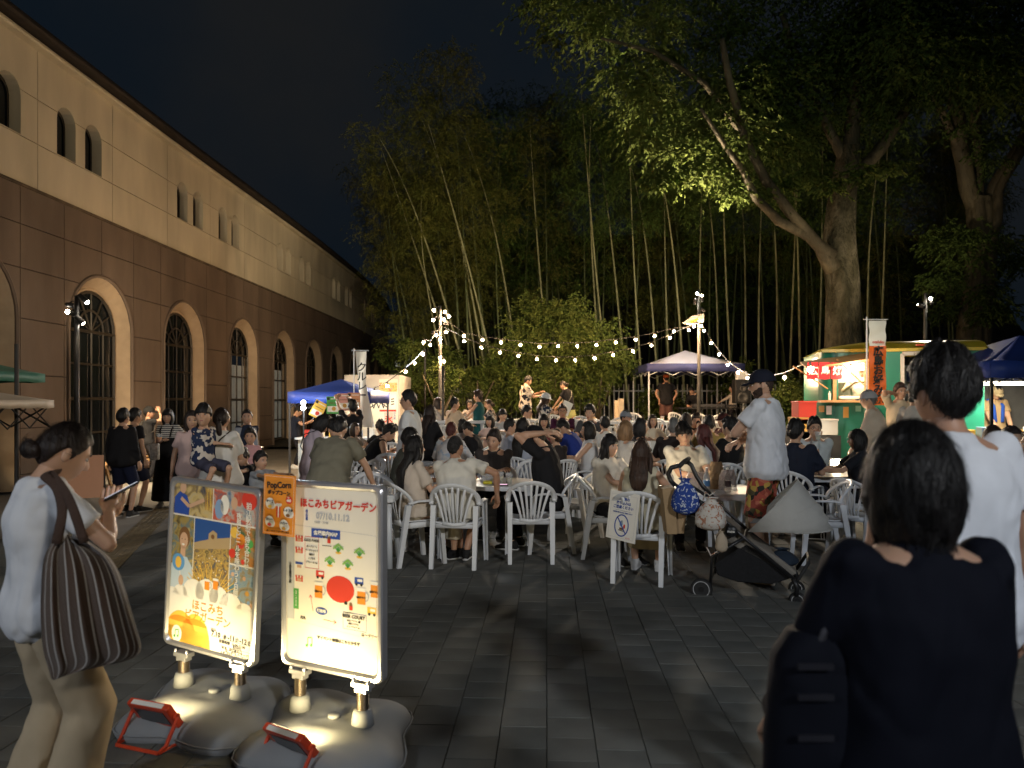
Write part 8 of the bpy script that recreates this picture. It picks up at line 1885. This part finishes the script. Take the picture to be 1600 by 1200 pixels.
V, Q = sprays(C, Rd, 40, 16, .13, .055, rng, droop=.35, flat=.25); share('low_branch', np_mesh('low_branch', V, Q, ZLF[0]), z1)
z2 = empty('zelkova_tree', 'second large tree with forked pale limbs at the right edge', 'tree', (X(1520, 22), 22, .55)); base = z2.location; D = 22
q = MB(); trunk_(q, list(zip(loc([WP(1518, 640, D), WP(1520, 540, D), WP(1528, 450, D), WP(1534, 370, D), WP(1530, 310, D)]), [.56, .44, .38, .38, .32])), .22); q.obj('trunk', BARK2, z2, smooth=True)
for pts, rad in (([(1534, 340, 22), (1512, 290, 21.9), (1498, 230, 21.8), (1492, 170, 21.6), (1470, 100, 21.4)], [.28, .24, .22, .20, .12]), ([(1528, 330, 22), (1530, 270, 22), (1524, 200, 22), (1532, 140, 22), (1540, 60, 22)], [.22, .17, .16, .13, .09]),
                 ([(1538, 350, 22), (1560, 290, 21.8), (1595, 225, 21.4), (1630, 160, 21)], [.26, .22, .19, .15]), ([(1540, 420, 21.9), (1556, 350, 21.7), (1560, 300, 21.6), (1600, 220, 21.2)], [.16, .14, .12, .1]), ([(1500, 240, 21.8), (1470, 170, 21.4), (1440, 130, 21)], [.12, .1, .06])):
    q = MB(); limb_(q, loc([WP(*p) for p in pts]), rad, 12); q.obj('limb', BARK2, z2, smooth=True)
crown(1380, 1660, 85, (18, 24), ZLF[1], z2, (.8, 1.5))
C = []; Rd = []
for _ in range(36): C.append(np.array(WP(rng.uniform(1450, 1600), rng.uniform(345, 490), rng.uniform(20.5, 23)) - z2.location)); Rd.append(rng.uniform(.35, .7))
for px, py in ((1540, 230), (1570, 210), (1510, 200), (1555, 250)): C.append(np.array(WP(px, py, 21) - z2.location)); Rd.append(.6)
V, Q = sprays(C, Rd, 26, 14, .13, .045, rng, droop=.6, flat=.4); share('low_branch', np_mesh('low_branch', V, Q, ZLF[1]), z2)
# ================= BUSHES =================
BSL = leafmat('broad evergreen leaf', (.035, .065, .012), (.10, .12, .03), 2.5)
def bush(name, label, cat, px, D, lst, ntw=34, nlf=13, L0=.085, W0=.042, mt=None, trunk=True, zb=.6, grp=None):
    o = empty(name, label, cat, (X(px, D), D, zb), 0, grp); C = []; Rd = []
    for a, b_, d, r_, n in lst:
        for _ in range(n):
            v = rng.normal(size=3); v /= np.linalg.norm(v); C.append(np.array(WP(a, b_, d)) - np.array(o.location) + v * r_ * rng.uniform(.5, 1) * np.array([1, .8, 1])); Rd.append(r_ * .42 + .1)
    V, Q = sprays(C, Rd, ntw, nlf, L0, W0, rng, droop=.1, flat=.8); share('foliage', np_mesh('foliage', V, Q, mt or BSL), o)
    if trunk:
        q = MB(); 
        for k in range(4): a = k * 1.6; q.tube([(0, 0, -.1), (.05 * math.cos(a), .05 * math.sin(a), .7), (.5 * math.cos(a), .4 * math.sin(a), 1.7)], [.05, .04, .02], 7)
        q.obj('trunk', BARK2, o, smooth=True)
    return o
bush('evergreen_tree', 'rounded broad leaved evergreen tree lit behind the bulb strings', 'tree', 865, 22.5, [(865, 490, 22.4, .85, 12), (835, 500, 22.4, .8, 9), (880, 530, 22.2, 1.2, 16), (830, 560, 22.3, 1.1, 16), (790, 600, 22.4, .8, 9), (860, 600, 22.3, 1.2, 16), (905, 500, 22.4, .6, 6), (770, 560, 22.5, .6, 5)])
bush('evergreen_tree', 'smaller slim trunked evergreen left of the canopy', 'tree', 935, 23, [(935, 545, 23, .9, 12), (920, 580, 23, .9, 12), (960, 570, 23, .7, 9), (905, 560, 23, .8, 8), (945, 600, 23, .6, 6)])
bush('garden_tree', 'small tree brightly lit beside the grey lamp pole', 'tree', 690, 19.8, [(692, 585, 19.9, .34, 7), (685, 600, 19.8, .3, 5), (700, 595, 19.8, .26, 4)], 22, 12)
bush('shrub', 'low dark shrub by the fence below the canopy', 'shrub', 1020, 24, [(1020, 628, 24, .55, 7), (1060, 630, 24, .5, 6)], trunk=False, grp='low shrubs along the fence')
bush('shrub', 'clipped low shrub left of the food truck', 'shrub', 1238, 15, [(1228, 622, 15, .32, 6), (1248, 628, 14.8, .33, 7), (1212, 632, 15, .25, 4)], trunk=False, zb=.3)
bush('shrub', 'leafy shrub behind the fence right of the canopy', 'shrub', 1165, 24, [(1160, 590, 24.3, .6, 8), (1140, 600, 24, .4, 5)], trunk=False)
bush('garden_tree', 'dim leafy tree at the foot of the leaning bamboo', 'tree', 660, 24, [(640, 560, 24, .7, 8), (665, 590, 24, .8, 10), (640, 610, 23.5, .6, 7), (700, 560, 24.5, .6, 6), (620, 545, 26, .6, 5)], zb=.2)
bush('garden_tree', 'dark leafy undergrowth behind the left back table', 'tree', 745, 22, [(735, 600, 22.5, .6, 9), (765, 620, 22, .5, 7), (720, 625, 21.5, .45, 6)], zb=.5)
for a, px, D in ((0, 1180, 25.6), (1, 1250, 26)):
    bush('undergrowth', ('low undergrowth behind the fence right of the canopy pole', 'low undergrowth behind the fence left of the truck')[a], 'shrub', px, D, [(px - 20, 600, D + 1, .5, 7), (px + 20, 606, D + 1, .5, 7)], trunk=False, grp='grove undergrowth')
